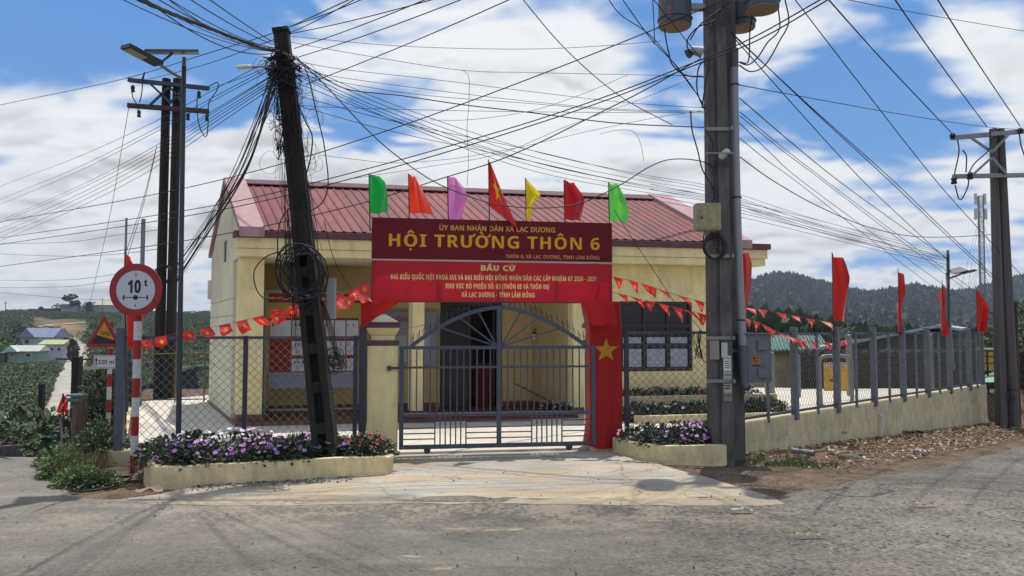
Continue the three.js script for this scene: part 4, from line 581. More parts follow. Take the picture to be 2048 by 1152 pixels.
function planter(label, outline, top, bottom) {
  const t = thing('flower_bed', label, 'planter'), pts = outline.map((p) => new THREE.Vector2(p[0], p[1])), n = pts.length, c = pts.reduce((a, b) => a.clone().add(b), new THREE.Vector2()).multiplyScalar(1 / n);
  const dense = []; for (let k = 0; k < n; k++) { const a = pts[k], b = pts[(k + 1) % n], m = Math.max(1, Math.round(a.distanceTo(b) / 0.12)); for (let q = 0; q < m; q++) dense.push(a.clone().lerp(b, q / m)); }
  const inner = dense.map((p, k) => { const a = dense[(k + dense.length - 1) % dense.length], b = dense[(k + 1) % dense.length], e = b.clone().sub(a).normalize(), nrm = new THREE.Vector2(-e.y, e.x); if (nrm.dot(c.clone().sub(p)) < 0) nrm.negate(); return p.clone().addScaledVector(nrm, 0.125); });
  const pos = [], uv = [], idx = [], rings = [], jag = (k, s) => (noise(k * 0.55 + s, s * 3) - 0.5);
  const ring = (line, y, wob, shift) => { const start = pos.length / 3; line.forEach((p, k) => { const q = p.clone().lerp(c, shift + jag(k, y * 10 + 3) * wob * 0.4); pos.push(q.x, y + jag(k, y * 7 + 9) * wob, -q.y); uv.push(k * 0.12, y); }); rings.push(start); };
  ring(dense, bottom, 0.0, 0); ring(dense, mix(bottom, top, 0.55), 0.012, 0.002); ring(dense, top - 0.02, 0.012, 0.0); ring(dense, top, 0.018, 0.012); ring(inner, top - 0.002, 0.018, -0.006); ring(inner, top - 0.06, 0.01, 0.0);
  const m = dense.length; for (let r = 0; r < rings.length - 1; r++) for (let k = 0; k < m; k++) { const a = rings[r] + k, b = rings[r] + (k + 1) % m, d = rings[r + 1] + k, e = rings[r + 1] + (k + 1) % m; idx.push(a, b, d, b, e, d); }
  const g = new THREE.BufferGeometry(); g.setAttribute('position', new THREE.Float32BufferAttribute(pos, 3)); g.setAttribute('uv', new THREE.Float32BufferAttribute(uv, 2)); g.setIndex(idx); add('rim', toCreasedNormals(clean(g), 0.7), M.planter ??= mat({ map: sized(streak([226, 209, 160], 0.34, 0.14), 0.8), bumpMap: sized(rough, 1.4), bumpScale: 0.02, roughness: 0.95, side: THREE.DoubleSide }), t);
  let s = new THREE.ShapeGeometry(new THREE.Shape(inner)); s = new TessellateModifier(0.2, 6).modify(s.toNonIndexed()); const sp = s.attributes.position; for (let k = 0; k < sp.count; k++) sp.setXYZ(k, sp.getX(k), top - 0.05 + 0.05 * noise(sp.getX(k) * 6, sp.getY(k) * 6), -sp.getY(k)); s.computeVertexNormals(); add('soil', s, M.soil, t);
}
planter('long pale cream flower bed kerb beside the banded gate pillar', [[-4.6, 9.62], [-4.34, 9.05], [-4.22, 8.82], [-4.05, 8.66], [-3.8, 8.62], [-2.7, 8.98], [-1.66, 9.33], [-1.53, 9.38], [-1.47, 9.5], [-1.62, 10.48], [-4.72, 9.98]], 0.215, -0.06);
planter('short worn cream flower bed kerb in front of the transformer pole', [[1.46, 11.12], [1.66, 10.66], [1.92, 10.27], [2.06, 10.24], [2.85, 10.33], [2.93, 10.42], [3.1, 11.28]], 0.2, -0.08);
{
  const bed = 'bedding plants in the left flower bed', r = random(31);
  for (const [x, d] of [[-4.08, 8.98], [-3.8, 8.92], [-4.2, 9.3], [-3.5, 9.0]]) bedding(V(x, 0.19, -d), PURPLES, 'bushy bedding plant with deep purple flowers in the long flower bed', bed, 1.0, 16);
  for (const [x, d] of [[-3.95, 9.55], [-3.55, 9.65], [-3.2, 9.62]]) bedding(V(x, 0.2, -d), WHITES, 'bedding plant topped with white flowers against the chain link netting', bed, 1.15, 20);
  for (const [x, d] of [[-3.2, 9.15], [-2.9, 9.2], [-2.65, 9.3], [-3.0, 9.5], [-2.7, 9.65], [-2.35, 9.75], [-2.25, 9.55]]) bedding(V(x, 0.19, -d), MIXED, 'bedding plant with pale lilac flowers in the long flower bed', bed, 1.0, 20);
  for (const [x, d] of [[-1.95, 9.55], [-1.7, 9.62], [-1.85, 9.9]]) bedding(V(x, 0.2, -d), REDS, 'bedding plant with red flowers beside the banded gate pillar', bed, 0.95, 20);
  const bed2 = 'bedding plants in the short flower bed';
  for (const [x, d] of [[1.75, 10.95], [1.95, 10.6], [2.0, 10.95]]) bedding(V(x, 0.17, -d), WHITES, 'leafy bedding plant with small white flowers in the short flower bed', bed2, 0.9, 8);
  for (const [x, d] of [[2.25, 10.6], [2.5, 10.62], [2.75, 10.7], [2.35, 10.95], [2.65, 11.0], [2.9, 11.05]]) bedding(V(x, 0.17, -d), MIXED, 'bedding plant crowded with lilac flowers in the short flower bed', bed2, 0.95, 20);
}
// terraced beds under the hall window
{
  const t = thing('terrace_bed', 'two stepped cream kerbed flower beds under the hall window', 'planter');
  add('kerb', hb(6.85, 10.3, -0.1, 0.16, -1.45, -1.33, 0.01), M.creamOld, t); add('soil', hb(6.9, 10.3, -0.1, 0.12, -1.329, -0.75), M.soil, t); add('kerb', hb(6.85, 10.3, -0.1, 0.46, -0.749, -0.65, 0.01), M.creamOld, t); add('soil', hb(6.9, 10.3, -0.1, 0.4, -0.649, -0.03), M.soil, t);
  const g = 'bedding plants under the hall window';
  for (let k = 0; k < 8; k++) { bedding(hp(7.1 + k * 0.42, 0.1, -1.05), [P.white], 'dark leafy plant with a few white flowers in the lower bed under the window', g, 1.0, 4); bedding(hp(7.1 + k * 0.42, 0.36, -0.35), REDS, 'plant with dull red flowers in the upper bed under the window', g, 0.9, 16); }
  for (const u of [6.0, 6.3]) bedding(hp(u, 0.07, 0.1), WHITES, 'potted white flowering plant at the porch edge by the right room', g, 0.9, 8);
}
// ---------------------------------------------------------------- road signs
function striped(name, p, y0, y1, r, n, first, parent) { const h = (y1 - y0) / n; for (let k = 0; k < n; k++) add((k + first) % 2 ? 'white_band' : 'red_band', new THREE.CylinderGeometry(r, r, h - 0.001, 16).translate(p.x, y0 + h * (k + 0.5), p.z), (k + first) % 2 ? M.whitePaint : M.redPaint, parent); }
{
  const s = thing('road_sign', 'round ten tonne axle weight limit sign on a red and white striped post', 'sign'), b = at(266, 940, 9.66), top = at(272, 600, 9.66), c = at(272, 580, 9.58);
  striped('post', V(b.x + 0.01, 0, b.z), -0.06, 2.1, 0.045, 9, 0, s);
  const disc = new THREE.CylinderGeometry(0.335, 0.335, 0.012, 48).rotateX(Math.PI / 2).translate(c.x, c.y, c.z); add('red_plate', disc, M.redPaint, s);
  const t = print(512, 512, (g, w, h) => { g.fillStyle = '#b9bbc4'; g.fillRect(0, 0, w, h); g.fillStyle = '#101014'; g.save(); g.translate(236, 292); g.scale(0.86, 1.18); g.font = 'bold 190px sans-serif'; g.textAlign = 'center'; g.fillText('10', 0, 0); g.lineWidth = 9; g.strokeStyle = '#101014'; g.strokeText('10', 0, 0); g.restore(); g.save(); g.translate(388, 205); g.font = 'bold 120px sans-serif'; g.textAlign = 'center'; g.fillText('t', 0, 0); g.strokeStyle = '#101014'; g.lineWidth = 4; g.strokeText('t', 0, 0); g.restore(); g.fillRect(96, 350, 320, 11); g.beginPath(); g.arc(256, 356, 33, 0, 7); g.fill(); for (const x of [100, 412]) { g.beginPath(); g.ellipse(x, 356, 13, 36, 0, 0, 7); g.fill(); } g.strokeStyle = '#6a6a78'; g.lineWidth = 5; for (const y of [70, 452]) { g.beginPath(); g.arc(256, y, 9, 0, 7); g.stroke(); } });
  const face = new THREE.CircleGeometry(0.245, 48).translate(c.x, c.y, c.z + 0.009); add('white_face', face, mat({ map: t, roughness: 0.5 }), s);
  for (const y of [0.2, -0.2]) add('bolt', new THREE.CylinderGeometry(0.009, 0.009, 0.02, 8).rotateX(Math.PI / 2).translate(c.x, c.y + y, c.z + 0.012), M.galvanised, s);
}
{
  const s = thing('road_sign', 'triangular ten percent slope warning sign with distance plate on a striped post', 'sign'), Z = 15.8, b = at(211, 905, Z), c = at(209, 668, Z), pz = b.z - 0.07;
  striped('post', V(b.x, 0, pz), land(b.x, pz) - 0.1, at(209, 636, Z).y - 0.1, 0.045, 9, 0, s);
  const tri = (r, k) => { const h = 0.72 * r; const sh = new THREE.Shape([[-h / 2, -h * 0.29], [h / 2, -h * 0.29], [0, h * 0.58]].map((p) => new THREE.Vector2(...p))); return new THREE.ExtrudeGeometry(sh, { depth: 0.01, bevelEnabled: true, bevelThickness: 0.004, bevelSize: 0.02, bevelSegments: 2 }).translate(c.x, c.y - 0.05, c.z + k); };
  add('red_plate', tri(1, 0), M.redPaint, s);
  const t = print(256, 256, (g, w, h) => { g.fillStyle = '#b87f10'; g.fillRect(0, 0, w, h); g.fillStyle = '#14120e'; g.beginPath(); g.moveTo(0, 150); g.lineTo(w, 226); g.lineTo(w, h); g.lineTo(0, h); g.fill(); g.save(); g.translate(134, 170); g.rotate(0.16); g.font = 'bold 56px sans-serif'; g.textAlign = 'center'; g.fillText('10%', 0, 0); g.restore(); });
  const q = 0.52, f = new THREE.BufferGeometry(); f.setAttribute('position', new THREE.Float32BufferAttribute([-q / 2, -q * 0.29, 0, q / 2, -q * 0.29, 0, 0, q * 0.58, 0].map((v, k) => v + [c.x, c.y - 0.05, c.z + 0.02][k % 3]), 3)); f.setAttribute('uv', new THREE.Float32BufferAttribute([0, 0, 1, 0, 0.5, 0.87], 2)); f.computeVertexNormals(); add('yellow_face', f, mat({ map: t, roughness: 0.5 }), s);
  const p = at(213, 724, Z), plate = new RoundedBoxGeometry(0.52, 0.27, 0.012, 2, 0.004).translate(p.x, p.y, p.z + 0.01); add('distance_plate', plate, M.whitePaint, s);
  const d = print(256, 132, (g, w, h) => { g.fillStyle = '#bcbcc0'; g.fillRect(0, 0, w, h); g.strokeStyle = '#222'; g.lineWidth = 3; g.strokeRect(5, 5, w - 10, h - 10); g.fillStyle = '#111'; g.font = 'bold 62px sans-serif'; g.textAlign = 'center'; g.fillText('220 m', w / 2, 88); for (const x of [24, w - 24]) { g.fillRect(x - 5, 40, 10, 70); g.beginPath(); g.moveTo(x - 15, 50); g.lineTo(x, 14); g.lineTo(x + 15, 50); g.fill(); } });
  add('distance_print', new THREE.PlaneGeometry(0.5, 0.25).translate(p.x, p.y, p.z + 0.0185), mat({ map: d, roughness: 0.5 }), s);
}
// ---------------------------------------------------------------- poles
// an H-section concrete post with ladder slots, leaning
{
  const p = thing('leaning_pole', 'leaning black stained concrete pole smothered in cables above the flower bed', 'utility pole'), a = at(655, 925, 9.45), b = at(563, 62, 9.55); a.y = 0.1;
  const dir = b.clone().sub(a), long = dir.length(); dir.normalize(); const side = V(1, 0, 0).addScaledVector(dir, -dir.x).normalize(), fwd = side.clone().cross(dir).normalize();
  const basis = (o) => new THREE.Matrix4().makeBasis(side, dir, fwd).setPosition(o), taper = (y) => mix(1, 0.62, y / long), flange = [], web = [];
  const hex = (x0, x1, z0, z1) => { const g = new THREE.BoxGeometry(1, 1, 1, 1, 24, 1), q = g.attributes.position; for (let k = 0; k < q.count; k++) { const y = (q.getY(k) + 0.5) * long, t = taper(y); q.setXYZ(k, mix(x0, x1, q.getX(k) + 0.5) * t + 0.006 * (noise(y * 3, x0 * 9) - 0.5), y, mix(z0, z1, q.getZ(k) + 0.5) * t + 0.008 * (noise(y * 4 + 9, z0 * 9) - 0.5)); } g.computeVertexNormals(); return g.applyMatrix4(basis(a)); };
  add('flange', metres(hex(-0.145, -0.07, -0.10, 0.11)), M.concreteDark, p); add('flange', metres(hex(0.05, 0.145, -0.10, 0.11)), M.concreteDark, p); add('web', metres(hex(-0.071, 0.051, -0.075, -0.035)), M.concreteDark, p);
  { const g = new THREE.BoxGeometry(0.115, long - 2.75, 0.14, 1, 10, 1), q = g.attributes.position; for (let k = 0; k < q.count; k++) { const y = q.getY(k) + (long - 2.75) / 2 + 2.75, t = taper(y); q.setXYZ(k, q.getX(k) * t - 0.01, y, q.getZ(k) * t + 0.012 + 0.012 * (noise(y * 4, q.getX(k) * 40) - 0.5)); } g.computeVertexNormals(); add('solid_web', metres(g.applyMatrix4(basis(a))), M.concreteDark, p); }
  for (let k = 0; k < 5; k++) { const y = 0.42 + k * 0.49 + 0.05 * hash(k, 2), t = taper(y); const g = box(0.125 * t, 0.13, 0.17 * t).applyMatrix4(basis(a.clone().addScaledVector(dir, y))); g.translate(-side.x * 0.01, 0, 0); add('rung', metres(g), M.concreteDark, p); }
  add('clamp_band', join([box(0.27, 0.03, 0.22).applyMatrix4(basis(a.clone().addScaledVector(dir, 2.62)))]), M.galvanised, p);
  add('top_cap', box(0.2, 0.05, 0.16).applyMatrix4(basis(b.clone().addScaledVector(dir, 0.0))), M.concreteDark, p);
}
const LEAN = (t) => at(655, 925, 9.45).setY(0.1).lerp(at(563, 62, 9.55), t);
{
  const b = thing('meter_box', 'narrow pale grey box strapped to the leaning pole', 'box'), c = at(663, 598, 9.5);
  add('body', box(0.10, 0.5, 0.08, c.x, c.y, c.z), mat({ color: 0x8e918f, roughness: 0.6 }), b); add('lid_edge', box(0.104, 0.02, 0.085, c.x, c.y + 0.26, c.z), M.galvanised, b); add('strap', box(0.3, 0.015, 0.02, c.x - 0.12, c.y + 0.1, c.z - 0.03), M.black, b);
  const l = thing('street_lamp', 'small pale lamp head on an arm of the leaning pole', 'street lamp'), q = at(488, 134, 9.3), e = LEAN(0.9);
  add('lamp_head', join([new THREE.CapsuleGeometry(0.035, 0.13, 4, 10).rotateZ(Math.PI / 2 + 0.08).scale(1, 0.75, 1).translate(q.x, q.y, q.z)]), mat({ color: 0xc9cbb9, roughness: 0.4 }), l); add('arm', tube([q.clone().add(V(0.08, 0, 0)), q.clone().add(V(0.25, 0.02, -0.05)), e], 0.014, 6, 12), M.galvanised, l);
}
// solar lamp on a slim grey post in the flower bed
function solarLamp(label, base, top, arm, lamp, panel, r) {
  const s = thing('solar_lamp', label, 'street lamp'); add('post', rod(base, top, r, 12, r * 0.85), M.steelDark, s); add('post_cap', rod(top, top.clone().add(V(0, 0.12, 0)), r * 0.8, 12), M.galvanised, s);
  add('arm', tube([arm, arm.clone().lerp(lamp[0], 0.5).add(V(0, -0.01, 0)), lamp[0]], r * 0.6, 8, 12), M.galvanised, s);
  const head = beam(lamp[0], lamp[1], 0.17, 0.045); add('lamp_head', head, M.frameDark, s); const d = lamp[1].clone().sub(lamp[0]), m0 = lamp[0].clone().addScaledVector(d, 0.45).add(V(0, -0.03, 0)), m1 = lamp[0].clone().addScaledVector(d, 0.95).add(V(0, -0.03, 0)); add('led_lens', beam(m0, m1, 0.13, 0.012), mat({ color: 0xa09a84, roughness: 0.3 }), s);
  add('solar_panel', panel.clone(), mat({ color: 0x4d4a44, roughness: 0.35 }), s); return s;
}
{
  const base = at(357, 878, 9.75); base.y = 0.15; const top = at(368, 133, 9.75), arm = at(366, 158, 9.75), l0 = at(318, 128, 9.25), l1 = at(250, 92, 8.85), pc = at(345, 107, 9.45);
  const s = solarLamp('slim solar street lamp standing in the long flower bed', base, top, arm, [l0, l1], box(0.62, 0.03, 0.42).rotateX(0.25).rotateZ(0.12).rotateY(0.35).translate(pc.x, pc.y + 0.02, pc.z), 0.034);
  add('panel_bracket', rod(l0, pc, 0.016, 6), M.galvanised, s);
}
{
  const Z = 23, base = at(1898, 770, Z); base.y = -0.1; const top = at(1896, 508, Z), arm = at(1899, 556, Z), l0 = at(1924, 547, Z - 0.2), l1 = at(1951, 540, Z - 0.5), pc = at(1915, 541, Z - 0.2);
  const s = solarLamp('solar street lamp beyond the mesh fence near the lattice tower', base, top, arm, [l0, l1], box(0.42, 0.03, 0.4).rotateX(0.35).rotateZ(0.25).translate(pc.x, pc.y, pc.z), 0.05);
  add('brace', rod(at(1908, 740, Z), at(1893, 545, Z), 0.03, 8), M.galvanised, s);
}
function twinPole(name, label, a, b, wide, gap, height, arms, matl) {
  const p = thing(name, label, 'utility pole'); const r = wide / 2;
  for (const x of [a.x - gap / 2, a.x + gap / 2]) add('post', new THREE.CylinderGeometry(r * 0.78, r, height, 12, 8).translate(x, a.y + height / 2, a.z), matl, p);
  return p;
}
{ // the dark twin pole behind the left fence
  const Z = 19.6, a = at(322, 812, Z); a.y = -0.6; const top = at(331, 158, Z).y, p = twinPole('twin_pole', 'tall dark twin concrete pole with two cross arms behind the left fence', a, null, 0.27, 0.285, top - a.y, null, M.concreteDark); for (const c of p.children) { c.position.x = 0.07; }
  const arm = (y0, x0, y1, x1, w, m) => add('cross_arm', beam(at(x0, y0, Z - 0.16), at(x1, y1, Z - 0.16), w, w), m, p);
  arm(160, 257, 177, 418, 0.10, M.steelDark); arm(211, 256, 223, 417, 0.11, M.wood);
  for (const [x0, y0, x1, y1] of [[299, 166, 340, 205], [343, 170, 300, 210], [338, 172, 365, 205], [365, 180, 338, 208]]) add('brace', beam(at(x0, y0, Z - 0.24), at(x1, y1, Z - 0.24), 0.05, 0.05), M.steelDark, p);
  for (const [x, y] of [[266, 172], [398, 184], [278, 222], [376, 228], [414, 230]]) add('insulator', join([0, 1, 2, 3].map((k) => { const q = at(x, y + k * 3.4, Z - 0.16); return new THREE.CylinderGeometry(0.025 + 0.02 * (k % 2), 0.05, 0.045, 8).translate(q.x, q.y, q.z); })), M.black, p);
  for (const pts of [[[283, 160], [290, 143], [286, 160], [283, 190], [279, 205]], [[262, 172], [266, 195], [272, 206], [280, 235]], [[414, 175], [436, 165], [434, 180], [418, 205], [417, 232]], [[396, 182], [394, 215], [400, 255], [412, 275], [417, 238]]]) add('jumper_wire', tube(pts.map((q) => at(q[0], q[1], Z - 0.3)), 0.014, 5, 24), M.cable, p);
  add('coil', (() => { const c = at(325, 548, Z - 0.3); return join([0, 1, 2].map((k) => new THREE.TorusGeometry(0.2 + 0.015 * k, 0.016, 6, 30).translate(c.x + 0.01 * k, c.y, c.z - 0.02 * k))); })(), M.cable, p);
}
{ // grey twin pole at the far end of the wall
  const Z = 18.9, a = at(2012, 848, Z); a.y -= 0.4; const p = thing('twin_pole', 'pale twin concrete pole with steel cross arms at the end of the retaining wall', 'utility pole');
  for (const [x0, x1] of [[2003, 1986], [2027, 2001]]) { const q0 = at(x0, 850, Z), q1 = at(x1, 258, Z); q0.y -= 0.4; add('post', rod(q0, q1, 0.142, 14, 0.088), M.concretePole, p); }
  add('cross_arm', beam(at(1903, 276, Z - 0.2), at(2120, 256, Z - 0.2), 0.1, 0.1), M.galvanised, p); add('cross_arm', beam(at(1906, 353, Z - 0.2), at(2120, 349, Z - 0.2), 0.1, 0.1), M.galvanised, p);
  for (const [x0, y0, x1, y1] of [[1943, 276, 1985, 305], [2018, 268, 1986, 303], [1945, 350, 1982, 316], [1985, 316, 2012, 348]]) add('brace', beam(at(x0, y0, Z - 0.28), at(x1, y1, Z - 0.28), 0.05, 0.05), M.galvanised, p);
  for (const [x, y, n] of [[1905, 268, 3], [1940, 346, 4], [1908, 355, 4], [2040, 258, 3]]) add('insulator', join(Array.from({ length: n }, (_, k) => { const q = at(x, y + k * 3.6, Z - 0.25); return new THREE.CylinderGeometry(0.04 + 0.03 * (k % 2), 0.07, 0.045, 8).translate(q.x, q.y, q.z); })), M.black, p);
  for (const pts of [[[1915, 280], [1918, 300], [1909, 348]], [[1925, 300], [1932, 310], [1932, 345]], [[1980, 262], [1980, 295], [1948, 328], [1938, 345]], [[1910, 370], [1920, 400], [1935, 375], [1938, 355]], [[2038, 262], [2042, 290], [2052, 320]]]) add('jumper_wire', tube(pts.map((q) => at(q[0], q[1], Z - 0.35)), 0.016, 5, 20), M.cable, p);
  add('stencil_mark', join([0, 1, 2].map((k) => { const q = at(2016 + k * 6, 792, Z - 0.19); return box(0.03, 0.22 - 0.04 * k, 0.005, q.x, q.y - 0.03 * k, q.z); })), M.black, p);
  add('strap', (() => { const q = at(2021, 778, Z); return new THREE.TorusGeometry(0.143, 0.012, 5, 24).rotateX(Math.PI / 2).translate(q.x, q.y, q.z); })(), M.black, p);
  const d = thing('wooden_pole', 'dark wooden service pole just behind the pale twin pole', 'utility pole'), q0 = at(2034, 850, Z + 1.2), q1 = at(2027, 603, Z + 1.2); q0.y -= 0.4; add('post', rod(q0, q1, 0.1, 10, 0.085), M.wood, d); add('wire_loops', join([[2027, 612, 2042, 640, 2040, 668], [2029, 606, 2050, 630, 2046, 690]].map((v) => tube([at(v[0], v[1], Z + 1), at(v[2], v[3], Z + 1), at(v[4], v[5], Z + 1)], 0.015, 4, 12))), M.cable, d);
}
// the big double pole with transformers
const TZ = 10.55;
{
  const p = thing('transformer_pole', 'massive double concrete pole with strap bands in front of the wall', 'utility pole');
  const post = (x0, x1, Z, w, d, y1) => { const a = at(x0, 918, Z), b = at(x1, -40, Z); a.y = -0.25; const g = new THREE.BoxGeometry(w, a.distanceTo(b), d, 2, 10, 2), q = g.attributes.position; for (let k = 0; k < q.count; k++) { const t = mix(1, 0.82, q.getY(k) / a.distanceTo(b) + 0.5), groove = Math.abs(q.getX(k)) < 0.01 ? 0.72 : 1; q.setX(k, q.getX(k) * t); q.setZ(k, q.getZ(k) * t * groove); } g.computeVertexNormals(); g.rotateX(-Math.PI / 2); return metres(aim(toCreasedNormals(clean(g), 0.6), b, a)); };
  { const a = at(1442, 918, TZ), b = at(1428, -40, TZ); a.y = -0.25; const L = a.distanceTo(b), s = new THREE.Shape([[-0.152, -0.15], [0.152, -0.15], [0.152, 0.128], [0.13, 0.15], [0.075, 0.15], [0.062, 0.118], [0.03, 0.118], [0.018, 0.15], [-0.13, 0.15], [-0.152, 0.128]].map((v) => new THREE.Vector2(v[0], v[1]))), g = new THREE.ExtrudeGeometry(s, { depth: L, bevelEnabled: false, steps: 8 }); const q = g.attributes.position; for (let k = 0; k < q.count; k++) { const t = mix(1, 0.84, q.getZ(k) / L); q.setXY(k, q.getX(k) * t, q.getY(k) * t); } g.translate(0, 0, -L / 2); const zA = b.clone().sub(a).normalize(), xA = V(1, 0, 0).addScaledVector(zA, -zA.x).normalize(), yA = zA.clone().cross(xA); if (yA.z < 0) { yA.negate(); xA.copy(yA.clone().cross(zA)); } g.computeVertexNormals(); g.applyMatrix4(new THREE.Matrix4().makeBasis(xA, yA, zA).setPosition(a.clone().lerp(b, 0.5))); add('post', metres(g), M.concretePole, p); } add('post', post(1470, 1452, TZ + 0.34, 0.17, 0.26), M.concretePole, p);
  for (const y of [676, 762, 512, 258]) { const q = at(1441 - (900 - y) * 0.009, y, TZ - 0.175); add('strap_band', box(0.36, 0.045, 0.016, q.x, q.y, q.z), M.galvanised, p); add('strap_end', box(0.03, 0.05, 0.09, q.x + 0.18, q.y, q.z + 0.02), M.galvanised, p); }
  const paper = print(64, 512, (g, w, h) => { g.fillStyle = '#7e7a74'; g.fillRect(0, 0, w, h); g.fillStyle = '#c9c9c6'; g.fillRect(4, 0, 56, 170); g.fillStyle = '#a3a19b'; g.fillRect(2, 180, 60, 232); g.fillStyle = '#2a2a2a'; write(g, 'CẤP', 32, 40, 26, { color: '#2a2a2a' }); for (const y of [60, 84, 108, 132]) g.fillRect(12, y, 40, 8); write(g, 'CẦN', 32, 226, 26, { color: '#2a2a2a' }); for (const y of [300, 330, 360]) { g.fillRect(8, y, 46, 14); } write(g, '238', 32, 462, 34, { color: '#1c1c1c', weight: 'normal' }); });
  const q = at(1455, 757, TZ - 0.172); add('stuck_paper', new THREE.PlaneGeometry(0.115, 0.62).translate(q.x, q.y, q.z), mat({ map: paper, roughness: 0.95 }), p);
  const q2 = at(1449, 700, TZ - 0.173); add('stuck_paper', box(0.085, 0.2, 0.003, q2.x, q2.y, q2.z), M.paper, p); const q3 = at(1429, 700, TZ - 0.173); add('stuck_paper', box(0.13, 0.26, 0.003, q3.x, q3.y, q3.z), mat({ color: 0x8a867e, roughness: 0.95 }), p);
  const c = thing('conduit', 'grey plastic cable conduit strapped to the transformer pole', 'pipe'), pts = [at(1468, 108, TZ), at(1471, 300, TZ), at(1476, 480, TZ), at(1481, 600, TZ), at(1486, 700, TZ)];
  add('pipe', tube([at(1468, 118, TZ), ...pts.slice(1)], 0.056, 14, 30), M.pvc, c); add('pipe_cap', rod(at(1468, 135, TZ), at(1468, 98, TZ), 0.062, 14), mat({ color: 0x4e5058, roughness: 0.6 }), c); add('lower_sleeve', join([rod(at(1485.5, 690, TZ), at(1488, 757, TZ), 0.064, 14), tube([at(1488, 754, TZ), at(1489, 768, TZ - 0.02), at(1495, 777, TZ - 0.05)], 0.062, 12, 10)]), mat({ color: 0x55565e, roughness: 0.6 }), c);
  for (const y of [170, 395, 640]) { const s = at(table([[100, 1468], [300, 1471], [480, 1476], [600, 1481], [700, 1486]], y), y, TZ); add('clip', new THREE.TorusGeometry(0.06, 0.01, 6, 20).rotateX(Math.PI / 2).translate(s.x, s.y, s.z), M.black, c); }
}
{
  const tr = (label, px, py, Z, r, h) => { const t = thing('transformer', label, 'transformer', 'pole transformers'), c = at(px, py, Z), body = mat({ color: 0x454b55, roughness: 0.5 }); c.y += h / 2; add('tank', new THREE.CylinderGeometry(r, r * 0.98, h, 28).translate(c.x, c.y, c.z), body, t); add('bottom_plate', new THREE.CylinderGeometry(r * 0.93, r * 0.93, 0.02, 28).translate(c.x, c.y - h / 2 - 0.008, c.z), mat({ color: 0x8c7d6a, roughness: 0.8 }), t); add('rim', new THREE.TorusGeometry(r, 0.014, 6, 32).rotateX(Math.PI / 2).translate(c.x, c.y - h / 2 + 0.09, c.z), body, t); add('bracket', box(0.3, 0.08, 0.1, c.x + (px < 1430 ? r + 0.1 : -r - 0.08), c.y - h * 0.2, c.z + (px > 1500 ? -0.2 : 0)), M.galvanised, t); return [t, c, r, h]; };
  const [t, c, r] = tr('grey transformer drum with red numbers on the left of the big pole', 1350, 52, TZ, 0.235, 0.9);
  const num = print(64, 256, (g, w, h) => { g.fillStyle = '#454b55'; g.fillRect(0, 0, w, h); g.fillStyle = '#a05048'; g.font = 'bold 44px sans-serif'; g.save(); g.translate(18, 250); g.rotate(-Math.PI / 2); g.fillText('6235', 0, 30); g.restore(); });
  { const n = new THREE.CylinderGeometry(r + 0.003, r + 0.003, 0.42, 6, 1, true, -0.75, 0.4).translate(c.x, c.y - 0.2, c.z); add('number_print', n, mat({ map: num, roughness: 0.5, side: THREE.DoubleSide }), t); }
  tr('grey transformer drum tucked behind the big pole', 1482, 56, TZ + 0.5, 0.21, 0.9); tr('grey transformer drum projecting toward the road from the big pole', 1524, 18, TZ - 0.5, 0.23, 0.9);
  const b = thing('junction_box', 'cream steel junction box fixed to the transformer pole', 'box'), q = at(1414, 435, TZ - 0.28); add('body', new RoundedBoxGeometry(0.33, 0.37, 0.2, 2, 0.008).translate(q.x, q.y, q.z), mat({ map: grain(128, [150, 146, 116], 0.16, 0.1), roughness: 0.6 }), b); add('door', new RoundedBoxGeometry(0.27, 0.345, 0.014, 2, 0.004).translate(q.x - 0.015, q.y, q.z + 0.104), mat({ map: grain(128, [144, 139, 108], 0.2, 0.1), roughness: 0.6 }), b); add('lock', box(0.02, 0.025, 0.02, q.x - 0.1, q.y - 0.02, q.z + 0.115), M.black, b);
  const cab = thing('electric_cabinet', 'grey electrical cabinet with orange warning sticker beside the transformer pole', 'cabinet'), k = at(1511, 716, TZ + 0.1); const grey = mat({ map: grain(128, [100, 102, 107], 0.14, 0.08), roughness: 0.6 });
  add('body', new RoundedBoxGeometry(0.36, 0.66, 0.26, 2, 0.01).translate(k.x, k.y, k.z), grey, cab); add('roof', box(0.4, 0.02, 0.32, k.x, k.y + 0.34, k.z), grey, cab); for (const y of [0.18, -0.2]) add('louvre_box', box(0.15, 0.13, 0.03, k.x + 0.06, k.y + y, k.z + 0.145), grey, cab);
  const st = print(128, 128, (g) => { g.fillStyle = '#b5673c'; g.fillRect(0, 0, 128, 128); g.fillStyle = '#5a2d20'; g.fillRect(16, 14, 40, 44); g.fillRect(66, 20, 46, 12); g.fillRect(66, 42, 40, 12); g.fillRect(16, 74, 96, 14); g.fillRect(16, 98, 80, 12); }); add('warning_sticker', new THREE.PlaneGeometry(0.1, 0.1).translate(k.x - 0.04, k.y - 0.02, k.z + 0.1315), mat({ map: st }), cab); add('name_sticker', box(0.1, 0.025, 0.002, k.x - 0.04, k.y - 0.1, k.z + 0.1315), mat({ color: 0x2a3560 }), cab); add('mounting_arm', box(0.5, 0.05, 0.05, k.x - 0.2, k.y + 0.1, k.z - 0.1), M.galvanised, cab);
